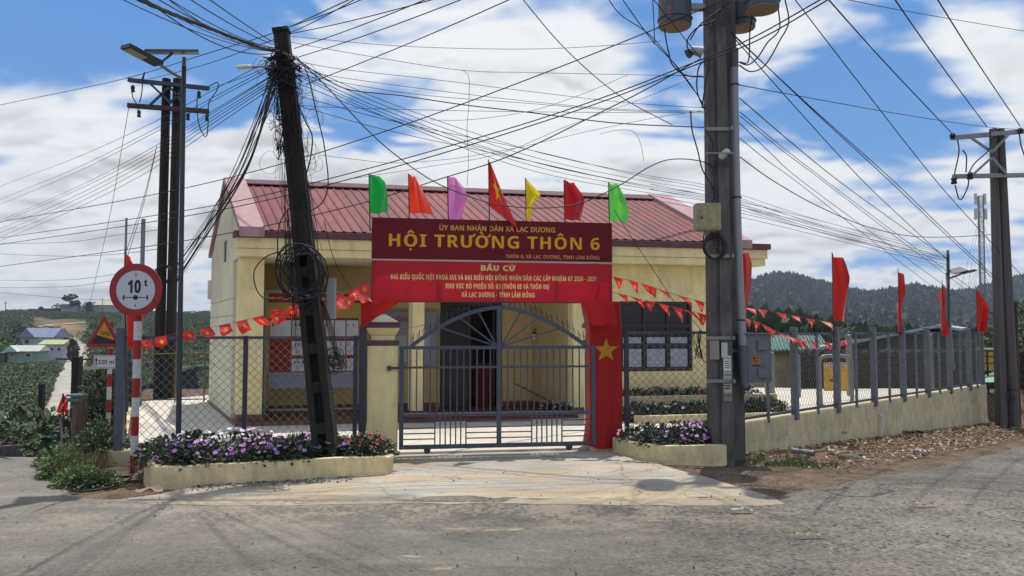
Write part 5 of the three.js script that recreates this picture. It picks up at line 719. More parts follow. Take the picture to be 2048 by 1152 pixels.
  const cam = thing('security_camera', 'white security camera clamped to the transformer pole', 'camera'), m = at(1449, 308, TZ - 0.35); add('housing', new THREE.CapsuleGeometry(0.05, 0.09, 4, 10).rotateX(1.2).rotateY(0.5).translate(m.x, m.y, m.z), M.white, cam); add('lens', new THREE.CylinderGeometry(0.03, 0.03, 0.02, 12).rotateX(1.2).rotateY(0.5).translate(m.x + 0.045, m.y - 0.03, m.z + 0.08), M.black, cam); add('bracket', join([rod(m, at(1440, 326, TZ - 0.15), 0.016, 6), box(0.42, 0.018, 0.012, m.x - 0.1, m.y - 0.02, m.z + 0.14)]), M.galvanised, cam);
  const fl = thing('flood_lamp', 'grey flood lamp on a short arm high on the transformer pole', 'lamp'), f = at(1393, 102, TZ - 0.25); add('housing', new THREE.CylinderGeometry(0.055, 0.075, 0.16, 12).rotateZ(Math.PI / 2 - 0.2).translate(f.x, f.y, f.z), mat({ color: 0x9a9a98, roughness: 0.5 }), fl); add('visor', new THREE.CylinderGeometry(0.07, 0.05, 0.06, 12).rotateZ(Math.PI / 2 + 0.6).translate(f.x - 0.1, f.y - 0.03, f.z), M.frameDark, fl); add('arm', rod(f, at(1412, 102, TZ - 0.1), 0.025, 8), M.galvanised, fl);
  const coil = thing('cable_coil', 'coil of black cable hanging under the cream junction box', 'cable coil'), cc = at(1427, 497, TZ - 0.26); add('loops', join([0, 1, 2, 3].map((n) => new THREE.TorusGeometry(0.125 + 0.012 * n, 0.009, 6, 32).scale(1, 1.08, 1).translate(cc.x + 0.012 * (n % 2), cc.y + 0.008 * n, cc.z + 0.014 * n))), M.cable, coil); add('tails', join([tube([at(1409, 462, TZ - 0.27), at(1407, 480, TZ - 0.25), at(1413, 505, TZ - 0.24), at(1425, 516, TZ - 0.24)], 0.008, 5), tube([at(1435, 462, TZ - 0.27), at(1446, 490, TZ - 0.24), at(1440, 512, TZ - 0.23)], 0.008, 5)]), M.cable, coil);
}
// ---------------------------------------------------------------- overhead cables: each strung between real points
function cable(name, label, group, pts, r = 0.006, sag = 0) {
  const p = pts.map((q) => at(q[0], q[1], q[2])); if (p.length === 2) { const n = 7, out = []; for (let k = 0; k <= n; k++) { const t = k / n, v = p[0].clone().lerp(p[1], t); v.y -= sag * 4 * t * (1 - t); out.push(v); } return single(name, tube(out, r, 5, 20), M.cable, label, 'cable', group); }
  return single(name, tube(p, r, 5, Math.max(24, p.length * 8)), M.cable, label, 'cable', group);
}
const rc = random(77);
{ // from the leaning pole, over the road to the upper left
  const L = 'black cable running from the leaning pole out over the road', G = 'cables leaving the leaning pole over the road';
  for (const [x, y, e, s] of [[548, 104, 232, 0.1], [552, 100, 296, 0.12], [553, 96, 322, 0.1], [554, 99, 347, 0.08], [553, 102, 362, 0.14], [554, 92, 392, 0.05], [556, 90, 436, 0.02], [550, 106, 318, 0.2]]) cable('overhead_cable', L, G, [[x, y, 9.4], [e - 90, -55, 5.2]], 0.004 + 0.002 * rc(), s);
  const main = []; for (let k = 0; k <= 14; k++) { const t = k / 14; main.push([t]); }
  const b = thing('cable_bundle', 'thick twisted cable bundle sagging from the leaning pole over the road', 'cable'), line = [[560, 104, 9.4], [520, 95, 9.0], [480, 80, 8.4], [420, 57, 7.6], [350, 30, 6.7], [270, -5, 5.8], [160, -55, 4.9]].map((q) => at(...q)), c = new THREE.CatmullRomCurve3(line), ps = c.getPoints(60);
  for (let n = 0; n < 3; n++) add('strand', tube(ps.map((q, k) => q.clone().add(V(0, Math.cos(k * 0.8 + n * 2.1), Math.sin(k * 0.8 + n * 2.1)).multiplyScalar(0.011))), 0.011, 5, 120), M.cable, b);
}
{ // from the leaning pole up and over to the right
  const L = 'black cable rising from the leaning pole toward the upper right', G = 'cables rising to the right of the leaning pole';
  for (const [x, y, e, f] of [[560, 59, 740, -14], [579, 66, 715, -20], [582, 67, 900, -7], [588, 97, 872, -14], [597, 114, 950, -14], [612, 168, 1040, -16]]) cable('overhead_cable', L, G, [[x, y, 9.5], [e + 60, f - 22, 6.4]], 0.0055, 0.03);
}
{ // leaning pole to transformer pole
  const L = 'thin cable strung between the leaning pole and the transformer pole', G = 'cables between the two near poles';
  for (const q of [[[575, 72], [800, 92], [1060, 98], [1200, 92], [1320, 82]], [[580, 84], [700, 106], [930, 141], [1060, 145], [1240, 149], [1405, 152]], [[585, 120], [660, 135], [860, 158], [1060, 183], [1250, 205], [1410, 216]], [[590, 140], [730, 162], [1060, 203], [1250, 219], [1410, 222]], [[590, 148], [820, 187], [1060, 207], [1260, 222], [1410, 224]], [[590, 210], [650, 214], [900, 221], [1100, 224], [1408, 226]]]) cable('overhead_cable', L, G, q.map((v, k) => [v[0], v[1], mix(9.5, TZ - 0.2, k / (q.length - 1))]), 0.0036);
  cable('overhead_cable', 'heavy cable looping off the leaning pole toward the transformer pole', null, [[585, 112, 9.5], [640, 150, 9.6], [690, 177, 9.6], [800, 191, 9.8], [930, 210, 10], [1060, 225, 10.1], [1230, 246, 10.3], [1408, 255, TZ - 0.2]], 0.008);
  cable('overhead_cable', 'slack black cable dipping in front of the hall roof between two poles', null, [[590, 115, 9.5], [640, 160, 9.6], [740, 265, 9.7], [795, 313, 9.8], [866, 362, 9.9], [930, 390, 10], [986, 407, 10.05], [1072, 416, 10.1], [1158, 407, 10.2], [1240, 370, 10.3], [1300, 333, 10.35], [1340, 319, 10.4], [1400, 322, 10.4], [1432, 336, 10.4]], 0.0075);
  cable('overhead_cable', 'thin loose wire dangling straight down in front of the roof', null, [[925, 140, 9.8], [936, 150, 9.8], [938, 200, 9.8], [934, 262, 9.8], [937, 320, 9.8], [934, 372, 9.8]], 0.0032);
  cable('overhead_cable', 'thin loose wire curling down beside the transformer pole', null, [[1200, 268, 10], [1240, 260, 10.1], [1268, 264, 10.1], [1282, 290, 10.1], [1287, 322, 10.1]], 0.003);
}
{ // leaning pole past the transformer pole to the far lamp post
  const L = 'thin service wire descending from the leaning pole toward the far lamp post', G = 'thin wires descending to the right';
  for (const [y0, ym, yr, y1] of [[125, 300, 372, 505], [132, 312, 384, 508], [140, 322, 392, 512], [146, 330, 398, 516], [150, 340, 404, 520], [165, 322, 392, 524], [190, 300, 378, 518], [210, 322, 396, 528]]) cable('service_wire', L, G, [[592, y0, 9.6], [760, mix(y0, ym, 0.42), 10.6], [1060, ym, 13], [1300, mix(ym, yr, 0.72), 15.4], [1420, yr, 16.6], [1640, mix(yr, y1, 0.52), 19.5], [1894, y1, 23]], 0.0046);
  const L2 = 'thin wire draped low across the front of the hall roof', G2 = 'wires across the roof front';
  for (const q of [[[640, 310, 10], [720, 320, 10], [780, 326, 10], [900, 318, 10], [1000, 302, 10], [1060, 290, 10.2], [1180, 262, 10.3], [1330, 232, 10.4], [1405, 222, 10.4]], [[700, 358, 10], [860, 333, 10], [1000, 307, 10.1], [1140, 250, 10.3], [1270, 203, 10.4], [1405, 148, 10.4]], [[860, 240, 10], [930, 240, 10], [1060, 222, 10], [1160, 190, 10.2], [1255, 150, 10.3]]]) cable('service_wire', L2, G2, q, 0.0032);
}
{ // heavy lines from down the left lane to the transformer pole and over the road
  const L = 'heavy power cable climbing from the left lane to the transformer pole', G = 'heavy cables climbing to the transformer pole';
  cable('power_cable', 'topmost of the four heavy power cables climbing to the transformer pole', G, [[-60, 455, 26], [0, 444, 24], [308, 389, 16.5], [480, 350, 14], [640, 305, 12.6], [850, 235, 11.6], [1060, 157, 11], [1305, 60, 10.4], [1395, 22, 10.2], [1500, -25, 9]], 0.0085);
  cable('power_cable', 'second of the four heavy power cables climbing to the transformer pole', G, [[-60, 485, 26], [0, 476, 24], [480, 401, 14], [660, 357, 12.6], [860, 303, 11.6], [1060, 244, 11], [1220, 190, 10.6], [1380, 128, 10.3], [1500, 78, 9], [1660, -12, 7.5]], 0.0085);
  cable('power_cable', 'third of the four heavy power cables climbing to the transformer pole', G, [[-60, 498, 26], [0, 489, 24], [480, 412, 14], [700, 358, 12.4], [880, 308, 11.5], [1060, 252, 11], [1230, 194, 10.6], [1390, 130, 10.3], [1510, 83, 9], [1672, -10, 7.5]], 0.0085);
  cable('power_cable', 'lowest of the four heavy power cables climbing to the transformer pole', G, [[-60, 542, 26], [0, 533, 24], [480, 462, 14], [740, 402, 12.4], [880, 358, 11.6], [985, 325, 11.1], [1060, 294, 10.9], [1180, 235, 10.6], [1290, 180, 10.4], [1400, 118, 10.2]], 0.0085);
  cable('power_cable', 'single line crossing the sky past the top of the leaning pole', null, [[-80, 228, 22], [0, 210, 19], [250, 157, 14], [420, 105, 11], [552, 64, 9.8], [705, -4, 8]], 0.0065);
  cable('power_cable', 'cable joining the cross arm of the dark twin pole to the leaning pole', 'cables off the dark twin pole', [[300, 158, 19.4], [420, 126, 13], [556, 76, 9.6]], 0.0065); cable('power_cable', 'cable joining the cross arm of the dark twin pole to the leaning pole', 'cables off the dark twin pole', [[416, 178, 19.4], [480, 157, 13], [550, 128, 9.6]], 0.0065);
}
{ // fan of service wires to the lower left
  const L = 'thin service wire fanning from the leaning pole down to the left', G = 'service wires fanning to the left';
  for (const [y0, ym, y1] of [[118, 240, 373], [132, 255, 399], [138, 262, 409], [150, 290, 441], [152, 297, 446], [158, 305, 458], [163, 313, 466], [168, 322, 474], [175, 333, 482]]) cable('service_wire', L, G, [[545, y0, 9.4], [440, mix(y0, ym, 0.45), 13], [300, ym + 8, 18], [150, mix(ym, y1, 0.55) + 3, 26], [0, y1, 36], [-120, y1 + 52, 44]], 0.0062);
  for (const [ya, yb] of [[487, 470], [560, 548], [575, 560], [580, 600], [505, 508]]) cable('service_wire', 'faint distant wire crossing low over the left lane', 'faint distant wires', [[-60, ya, 50], [130, (ya + yb) / 2 + 6, 36], [235, yb, 28], [330, yb - 12, 20]], 0.009);
  const L2 = 'black drop cable slanting from the leaning pole to the dark twin pole', G2 = 'drop cables to the dark twin pole';
  for (let k = 0; k < 11; k++) { const t = k / 10, x = 552 - 6 * rc(), y = mix(128, 200, rc()), ex = 332 + 14 * rc(), ey = 548 + 46 * rc(); cable('drop_cable', L2, G2, [[x, y, 9.4], [mix(x, ex, 0.42) + 8 - 26 * t + 22, mix(y, ey, 0.45), 12.5], [mix(x, ex, 0.8) + 6, mix(y, ey, 0.83), 17], [ex, ey, 19.3]], k < 2 ? 0.016 : 0.006); }
  cable('guy_wire', 'long guy wire slanting from the dark twin pole down to the valley', 'guy wires', [[258, 212, 19.4], [243, 300, 22], [220, 430, 27], [178, 614, 36]], 0.008);
  for (const e of [[314, 290, 252, 505], [312, 300, 256, 510]]) cable('guy_wire', 'paired wire slanting from the dark twin pole to the slim steel posts', 'guy wires', [[e[0], e[1], 19.4], [(e[0] + e[2]) / 2 + 4, (e[1] + e[3]) / 2, 19], [e[2], e[3], 18.6]], 0.007);
}
{ // right hand side
  const L = 'heavy conductor coming over the road to the pale twin pole', G = 'conductors to the pale twin pole';
  for (const [x0, y0, x1, y1] of [[1596, -70, 1905, 268], [1742, -70, 1974, 254], [1832, -70, 2040, 252]]) cable('power_cable', L, G, [[x0, y0, 9], [mix(x0, x1, 0.55), mix(y0, y1, 0.55) + 5, 14], [x1, y1, 18.7]], 0.011);
  const L2 = 'cable running from the transformer pole down to the right', G2 = 'cables right of the transformer pole';
  for (const [x0, y0, xm, ym, x1, y1, Z1, r] of [[1462, 64, 1780, 360, 1992, 562, 19, 0.008], [1466, 70, 1786, 358, 1992, 556, 19, 0.008], [1470, 78, 1727, 360, 1895, 520, 23, 0.008], [1560, -40, 1875, 362, 2070, 580, 21, 0.008], [1479, 196, 1679, 360, 1895, 517, 23, 0.008], [1480, 224, 1654, 360, 1960, 590, 23, 0.006], [1480, 232, 1650, 362, 1940, 585, 23, 0.006], [1479, 246, 1605, 360, 1985, 640, 26, 0.006], [1480, 277, 1593, 360, 1900, 600, 26, 0.006]]) cable('overhead_cable', L2, G2, [[x0, y0, TZ - 0.1], [mix(x0, xm, 0.5), mix(y0, ym, 0.5) + 4, 12.5], [xm, ym + 3, 15.5], [mix(xm, x1, 0.5), mix(ym, y1, 0.5) + 3, 18], [x1, y1, Z1]], r);
  cable('overhead_cable', 'sagging black cable from the transformer pole to the pale twin pole', null, [[1480, 314, TZ], [1544, 360, 12], [1640, 414, 14], [1740, 455, 16], [1820, 472, 17], [1900, 474, 18], [1988, 469, 18.7]], 0.0085);
  cable('overhead_cable', 'nearly level thin line from the conduit top to the pale twin pole', null, [[1478, 170, TZ], [1620, 196, 12.8], [1800, 228, 15.6], [1975, 254, 18.8], [2090, 262, 22]], 0.007); cable('overhead_cable', 'thin line cutting across the upper right sky', null, [[1640, -12, 11], [1800, 20, 14], [2048, 62, 19], [2140, 76, 21]], 0.007);
  for (const y of [402, 412, 424, 432]) cable('service_wire', 'faint thin wire passing behind the transformer pole to the far lamp post', 'faint wires to the far lamp post', [[1300, y - 34, 14], [1480, y + 2, 16], [1680, y + 50, 19], [1894, 517 + (y - 402) * 0.6, 23]], 0.005);
  const d = 'black cable dropping from overhead to the transformer pole', D = 'cables dropping to the transformer pole';
  for (const q of [[[1030, -20], [1130, 97], [1240, 192], [1345, 250]], [[1232, -20], [1300, 75], [1360, 140], [1412, 216]], [[1205, -20], [1240, 28], [1305, 75], [1395, 190]], [[1292, -20], [1370, 78], [1420, 140]], [[1305, -10], [1309, 82], [1304, 80]]]) cable('overhead_cable', d, D, q.map((v, k) => [v[0], v[1], mix(8, TZ - 0.2, (k + 1) / q.length)]), 0.006);
  const t = 'thick black transformer lead looping beside the big pole', T = 'transformer leads';
  for (const q of [[[1328, 56], [1336, 100], [1345, 130], [1370, 150], [1408, 154]], [[1446, 10], [1430, 40], [1395, 55], [1375, 80], [1377, 100], [1390, 106]], [[1460, 5], [1400, 50], [1380, 80]], [[1506, 24], [1500, 60], [1494, 126], [1480, 124]], [[1556, 12], [1558, 60], [1535, 85], [1515, 115], [1495, 130], [1478, 124]], [[1568, -10], [1577, 45], [1560, 80], [1525, 135], [1500, 143], [1478, 130]], [[1418, 118], [1400, 130], [1394, 180], [1402, 205], [1410, 220]], [[1420, 120], [1412, 160], [1404, 215]], [[1381, 222], [1384, 260], [1395, 300], [1405, 340], [1425, 375], [1430, 400]], [[1410, 258], [1425, 285], [1425, 310]], [[1428, 335], [1428, 395], [1424, 408]]]) cable('transformer_lead', t, T, q.map((v) => [v[0], v[1], TZ - 0.32]), 0.010);
  cable('service_wire', 'thin black wire slanting from the name board corner down past the hall window', null, [[1228, 420, 11], [1260, 470, 11], [1310, 545, 11], [1350, 605, 11], [1385, 640, 10.9], [1408, 668, 10.5]], 0.005);
  cable('service_wire', 'thin wire sagging behind the banded pillar in front of the porch', null, [[738, 628, 10.8], [775, 652, 11.2], [820, 655, 11.8], [860, 645, 12.3], [882, 620, 12.8]], 0.004); cable('service_wire', 'thin wire slanting down to the notice board from above', null, [[648, 440, 10], [665, 510, 10.2], [690, 560, 10.6], [710, 585, 10.8]], 0.005);
}
{ // tangles round the leaning pole
  const r = random(5), list = [], L = (t, dx, dz) => LEAN(t).add(V(dx, 0, dz));
  for (let k = 0; k < 105; k++) { const t = 0.70 + 0.24 * Math.pow(r(), 0.7), s = r() < 0.5 ? -1 : 1, p0 = L(t, s * 0.06, 0.06 + 0.08 * (r() - 0.5)), w = (0.04 + 0.22 * r() * r()) * s, drop = 0.12 + 0.6 * r() * r(), pts = [p0]; let q = p0.clone(); const n = 5 + Math.floor(r() * 4); for (let i = 1; i <= n; i++) { const f = i / n; q = p0.clone().add(V(w * Math.sin(f * Math.PI * (0.6 + 0.8 * r())), -drop * f + 0.12 * Math.sin(f * 7 + r() * 6), 0.12 * (r() - 0.3))); pts.push(q); } list.push(tube(pts, 0.0018 + 0.005 * r() ** 3, 3, 16)); }
  for (let k = 0; k < 26; k++) { const t = 0.68 + 0.24 * r(), c = L(t, (r() < 0.5 ? -1 : 1) * (0.1 + 0.22 * r()), 0.08), q = 0.04 + 0.09 * r(), pts = []; for (let i = 0; i <= 12; i++) { const a = i / 12 * 6.6 + k; pts.push(c.clone().add(V(q * Math.cos(a), q * Math.sin(a) * 1.2, 0.03 * Math.sin(a * 2)))); } list.push(tube(pts, 0.0025, 3, 26)); }
  for (let k = 0; k < 40; k++) { const t = 0.35 + 0.4 * r(), s = r() < 0.45 ? -1 : 1, p0 = L(t + 0.1, s * (0.1 + 0.05 * r()), 0.1), p1 = L(t - 0.12 - 0.1 * r(), s * (0.12 + 0.12 * r()), 0.1); list.push(tube([p0, p0.clone().lerp(p1, 0.5).add(V(0.05 * (r() - 0.5), 0, 0.03 * r())), p1], 0.003, 3, 10)); }
  single('wire_tangle', join(list), M.cable, 'matted tangle of thin black wires clinging to the leaning pole', 'wires', null, 'stuff');
  const many = []; for (let k = 0; k < 70; k++) { const t = 0.865 + 0.085 * r(), a = L(t, 0.1 * (r() - 0.5), 0.12), b = L(t - 0.04 + 0.06 * r(), (r() < 0.5 ? -1 : 1) * (0.08 + 0.16 * r()), 0.12); many.push(tube([a, a.clone().lerp(b, 0.5).add(V(0, 0.06 * (r() - 0.5), 0.06 * r())), b], 0.006 + 0.005 * r(), 4, 8)); }
  single('cable_clamps', join(many), M.cable, 'dense knot of clamped cable ends at the top of the leaning pole', 'wires', null, 'stuff');
  const c = at(607, 540, 9.28), coil = thing('cable_coil', 'large coil of thick black cable hung on the leaning pole', 'cable coil');
  for (let k = 0; k < 11; k++) { const rx = 0.19 + 0.011 * k - 0.02 * r(), ry = 0.225 + 0.011 * k, pts = []; for (let i = 0; i < 24; i++) { const a = i / 24 * Math.PI * 2; pts.push(V(c.x + rx * Math.cos(a + 0.5 * hash(k, 5)) * (0.9 + 0.2 * hash(k, 6)) + 0.10 * (hash(k, 8) - 0.5), c.y + ry * Math.sin(a) * (0.92 + 0.22 * hash(k, 7)) + 0.10 * (hash(k, 9) - 0.6), c.z + 0.02 * k - 0.05 + 0.02 * Math.sin(a * 2 + k))); } add('loop', new THREE.TubeGeometry(new THREE.CatmullRomCurve3(pts, true), 48, 0.009, 5, true), M.cable, coil); }
  add('loose_end', tube([at(585, 410, 9.25), at(562, 440, 9.25), at(555, 500, 9.2), at(560, 545, 9.2), at(585, 580, 9.2), at(612, 585, 9.2)], 0.008, 5, 30), M.cable, coil); add('loose_end', tube([at(570, 500, 9.25), at(530, 515, 9.2), at(508, 545, 9.2), at(520, 590, 9.2), at(550, 600, 9.2), at(590, 588, 9.2)], 0.0075, 5, 30), M.cable, coil);
  const tw = thing('wire_bundle', 'messy hank of black wire hanging low on the leaning pole', 'wires'), q = at(672, 720, 9.3), tl = []; for (let k = 0; k < 18; k++) { const a0 = r() * 6, R = 0.05 + 0.07 * r(), o = V((r() - 0.5) * 0.09, (r() - 0.5) * 0.12, (r() - 0.5) * 0.06), pts = []; for (let i = 0; i <= 10; i++) { const a = a0 + i / 10 * 6; pts.push(q.clone().add(o).add(V(R * Math.cos(a) * 0.9, R * Math.sin(a), 0.02 * Math.cos(a * 3)))); } tl.push(tube(pts, 0.004, 4, 22)); } add('loops', join(tl), M.cable, tw); add('feeder', join([0, 1, 2, 3].map((k) => tube([at(640 + k * 2, 600, 9.35), at(655 + k * 3, 650, 9.3), at(664 + k * 3, 690, 9.28), at(672 + k, 720, 9.28)], 0.006, 4, 16))), M.cable, tw);
  cable('drop_cable', 'thick cable arching off the leaning pole and dropping past the roof', 'cables falling from the leaning pole', [[592, 112, 9.5], [612, 140, 9.4], [632, 220, 9.35], [650, 300, 9.3], [655, 380, 9.3], [640, 410, 9.3], [600, 430, 9.3]], 0.008); cable('drop_cable', 'thick cable arching off the leaning pole and dropping past the roof', 'cables falling from the leaning pole', [[585, 160, 9.4], [598, 210, 9.35], [612, 245, 9.3], [624, 270, 9.3], [622, 310, 9.3], [614, 345, 9.35]], 0.009);
  const w2 = thing('wire_bundle', 'loose curls of dark wire hanging from the fence beside the transformer pole', 'wires'), q2 = at(1404, 690, 10.45); add('loops', join(Array.from({ length: 9 }, (_, k) => tube([q2.clone().add(V(-0.02, 0.2, 0)), q2.clone().add(V(-0.14 * r() - 0.02, 0.18 - 0.1 * r(), 0.05)), q2.clone().add(V(-0.1 * r(), -0.1 - 0.1 * r(), 0.05)), q2.clone().add(V(0.05 * r() - 0.03, -0.25 * r() - 0.05, 0.02))], 0.005, 4, 14))), M.cable, w2);
}
// ---------------------------------------------------------------- bunting
const penStar = cloth(0xffffff, 0.5, { map: print(96, 72, (g, w, h) => { g.fillStyle = '#e0352f'; g.fillRect(0, 0, w, h); star(g, w / 2, h / 2, 20, '#e6c45e'); }) }), penHammer = cloth(0xffffff, 0.5, { map: print(96, 72, (g, w, h) => { g.fillStyle = '#e0352f'; g.fillRect(0, 0, w, h); sickle(g, w / 2, h / 2, 16, '#e6c45e'); }) });
function bunting(label, line, flags, Z0, Z1, size, shape, seed) {
  const t = thing('bunting', label, 'bunting', 'strings of red pennants'), r = random(seed), x0 = line[0][0], x1 = line[line.length - 1][0], zOf = (px) => mix(Z0, Z1, (px - x0) / (x1 - x0)), yOf = (px) => table(line, px);
  add('cord', tube(line.map((q) => at(q[0], q[1], zOf(q[0]))), 0.003, 4, 30), mat({ color: 0x8a2a20 }), t);
  flags.forEach((px, k) => {
    const a = at(px, yOf(px), zOf(px)), b = at(px + size[0], yOf(px + size[0]), zOf(px + size[0])), w = b.clone().sub(a), ang = (r() - 0.5) * 2.4, h = size[1] * (0.8 + 0.4 * r()) / FOCAL * zOf(px), blow = V((r() * 1.0 - 0.05) * h, -h * (0.8 + 0.2 * r()), (r() - 0.5) * h * 0.9), n = 6, pos = [], uv = [], idx = [];
    for (let j = 0; j <= n; j++) for (let i = 0; i <= n; i++) { const u = i / n, v = j / n, narrow = shape === 'tri' ? 1 - 0.85 * v : 1; const p = a.clone().addScaledVector(w, 0.5 + (u - 0.5) * narrow).addScaledVector(blow, v); p.z += 0.25 * h * v * Math.sin(u * 5 + k * 1.7) + 0.15 * h * Math.sin(v * 5 + k); p.y += 0.12 * h * v * Math.sin(u * 6 + k * 2.3 + ang); pos.push(p.x, p.y, p.z); uv.push(u, 1 - v); }
    for (let j = 0; j < n; j++) for (let i = 0; i < n; i++) { const q = j * (n + 1) + i; idx.push(q, q + n + 1, q + 1, q + 1, q + n + 1, q + n + 2); }
    const g = new THREE.BufferGeometry(); g.setAttribute('position', new THREE.Float32BufferAttribute(pos, 3)); g.setAttribute('uv', new THREE.Float32BufferAttribute(uv, 2)); g.setIndex(idx); g.computeVertexNormals(); add('pennant', g, k % 2 ? penStar : penHammer, t);
  });
}
bunting('string of red emblem pennants over the chain link fence by the flower bed', [[250, 690], [330, 672], [420, 655], [520, 633], [600, 612], [640, 600]], [276, 310, 362, 398, 436, 470, 504, 538, 572], 10.1, 9.6, [23, 21], 'sq', 3);
bunting('second string of red pennants joining the leaning pole to the banner', [[540, 620], [580, 613], [622, 606], [665, 594], [705, 580], [738, 562]], [542, 578, 664, 694, 714], 9.6, 10.7, [22, 22], 'sq', 4);
bunting('short string of red pennants below the banner corner', [[660, 606], [700, 592], [740, 590]], [664, 688, 712], 9.7, 10.7, [22, 20], 'sq', 14);
bunting('upper string of red pennants from the banner to the transformer pole', [[1224, 553], [1280, 566], [1340, 586], [1412, 606]], [1226, 1256, 1280, 1294, 1316, 1356, 1388], 11.1, 10.5, [20, 22], 'tri', 5);
bunting('lower string of red pennants from the banner to the transformer pole', [[1224, 584], [1280, 598], [1340, 612], [1412, 630]], [1234, 1262, 1290, 1318, 1346, 1368, 1394], 11.1, 10.5, [20, 24], 'tri', 6);
bunting('upper string of red pennants from the transformer pole over the wall fence', [[1482, 614], [1540, 622], [1600, 634], [1664, 646]], [1490, 1514, 1552, 1580, 1612, 1642], 11.0, 14.2, [20, 17], 'tri', 7);
bunting('lower string of red pennants sagging along the wall fence', [[1482, 634], [1520, 646], [1560, 665], [1590, 676], [1640, 686], [1692, 680]], [1486, 1504, 1522, 1538, 1556, 1574, 1586, 1596, 1620, 1644, 1668, 1680], 11.0, 14.4, [16, 18], 'tri', 8);
// ---------------------------------------------------------------- inside the yard, right
{
  const t = thing('exercise_board', 'yellow panel in a rounded grey tube frame standing in the yard', 'exercise equipment'), Z = 17.6, c = at(1673, 805, Z), k = Z / FOCAL, w = 0.36, h = 1.13; c.y = 0.015;
  const path = [V(-w, 0, 0), V(-w, h - 0.12, 0), V(-w + 0.04, h - 0.03, 0), V(-w + 0.13, h, 0), V(w - 0.13, h, 0), V(w - 0.04, h - 0.03, 0), V(w, h - 0.12, 0), V(w, 0, 0)].map((p) => p.add(c));
  add('tube_frame', tube(path, 0.045, 10, 60), M.galvanised, t); add('panel', new RoundedBoxGeometry(0.56, 0.66, 0.02, 2, 0.008).translate(c.x, c.y + 0.66, c.z), mat({ map: grain(128, [205, 160, 62], 0.14, 0.1), roughness: 0.6 }), t);
  const ring = new THREE.TorusGeometry(0.22, 0.022, 8, 32).scale(1, 0.36, 1).translate(c.x, c.y + 0.92, c.z + 0.02); add('handle_ring', join([ring, box(0.42, 0.025, 0.02, c.x, c.y + 0.92, c.z + 0.02)]), M.white, t); add('foot_lever', join([rod(c.clone().add(V(0.02, 0.35, 0.05)), c.clone().add(V(0.02, 0.12, 0.08)), 0.018, 6), box(0.14, 0.03, 0.08, c.x - 0.02, c.y + 0.2, c.z + 0.08)]), M.frameDark, t); add('spring_stub', rod(c.clone().add(V(-0.15, 0.58, 0.02)), c.clone().add(V(-0.04, 0.575, 0.1)), 0.018, 6), M.frameDark, t); for (const x of [-w, w]) add('foot_plate', box(0.14, 0.02, 0.14, c.x + x, c.y + 0.01, c.z), M.frameDark, t);
}
{
  for (const [px, Z, h, w] of [[1540, 19, 1.15, 0.24], [1594, 20, 1.05, 0.2]]) { const c = at(px, 780, Z); c.y = 0.015; single('bollard', join([new THREE.CylinderGeometry(w / 2, w / 2, h, 14).translate(c.x, c.y + h / 2, c.z), new THREE.SphereGeometry(w / 2, 12, 6, 0, 6.3, 0, 1.57).scale(1, 0.5, 1).translate(c.x, c.y + h, c.z)]), M.galvanised, 'stout grey round post standing at the back of the yard', 'post', 'posts at the back of the yard'); }
  for (const px of [1700, 1862]) { const c = at(px, 780, 20.5); c.y = 0.015; single('steel_post', join([box(0.13, 1.6, 0.13, c.x, c.y + 0.8, c.z), new THREE.ConeGeometry(0.1, 0.12, 4).rotateY(0.785).translate(c.x, c.y + 1.66, c.z)]), M.galvanised, 'square pointed steel post at the back edge of the yard', 'post', 'posts at the back of the yard'); }
  const c = at(1512, 795, 17), s = thing('small_stand', 'small dark iron base standing on the pale yard near the cabinet', 'stand'); c.y = 0.015; add('base', new THREE.CylinderGeometry(0.08, 0.16, 0.14, 10).translate(c.x, c.y + 0.07, c.z), M.frameDark, s); add('stem', new THREE.CylinderGeometry(0.04, 0.05, 0.14, 8).translate(c.x, c.y + 0.2, c.z), M.frameDark, s);
  for (const [px, py] of [[1500, 800], [1530, 800]]) { const q = at(px, py, 15.2); q.y = 0.0; bedding(V(q.x, 0.02, q.z), REDS, 'low shrub with red flowers inside the wall near the cabinet', 'shrubs by the cabinet', 1.4, 7); }
}
// sheds beyond the yard
const dark = mat({ map: sized(grain(256, [62, 60, 58], 0.4, 0.4, 8, 60), 0.5), bumpMap: sized(rough, 0.8), bumpScale: 0.04, roughness: 1 });
M.roofGreen = mat({ map: sized(streak([72, 108, 96], 0.2, 0.2), 0.3), roughness: 0.6 }); M.roofGrey = mat({ map: sized(streak([150, 162, 160], 0.2, 0.2), 0.3), roughness: 0.6 });
function quad(a, b, c, d, thick = 0.06) { const n = b.clone().sub(a).cross(d.clone().sub(a)).normalize().multiplyScalar(-thick), v = [a, b, c, d, ...[a, b, c, d].map((p) => p.clone().add(n))], f = [[0, 1, 2, 3], [7, 6, 5, 4], [0, 4, 5, 1], [1, 5, 6, 2], [2, 6, 7, 3], [3, 7, 4, 0]], pos = []; for (const [i, j, k, l] of f) for (const q of [i, j, k, i, k, l]) pos.push(v[q].x, v[q].y, v[q].z); const g = new THREE.BufferGeometry(); g.setAttribute('position', new THREE.Float32BufferAttribute(pos, 3)); g.computeVertexNormals(); return metres(g); }
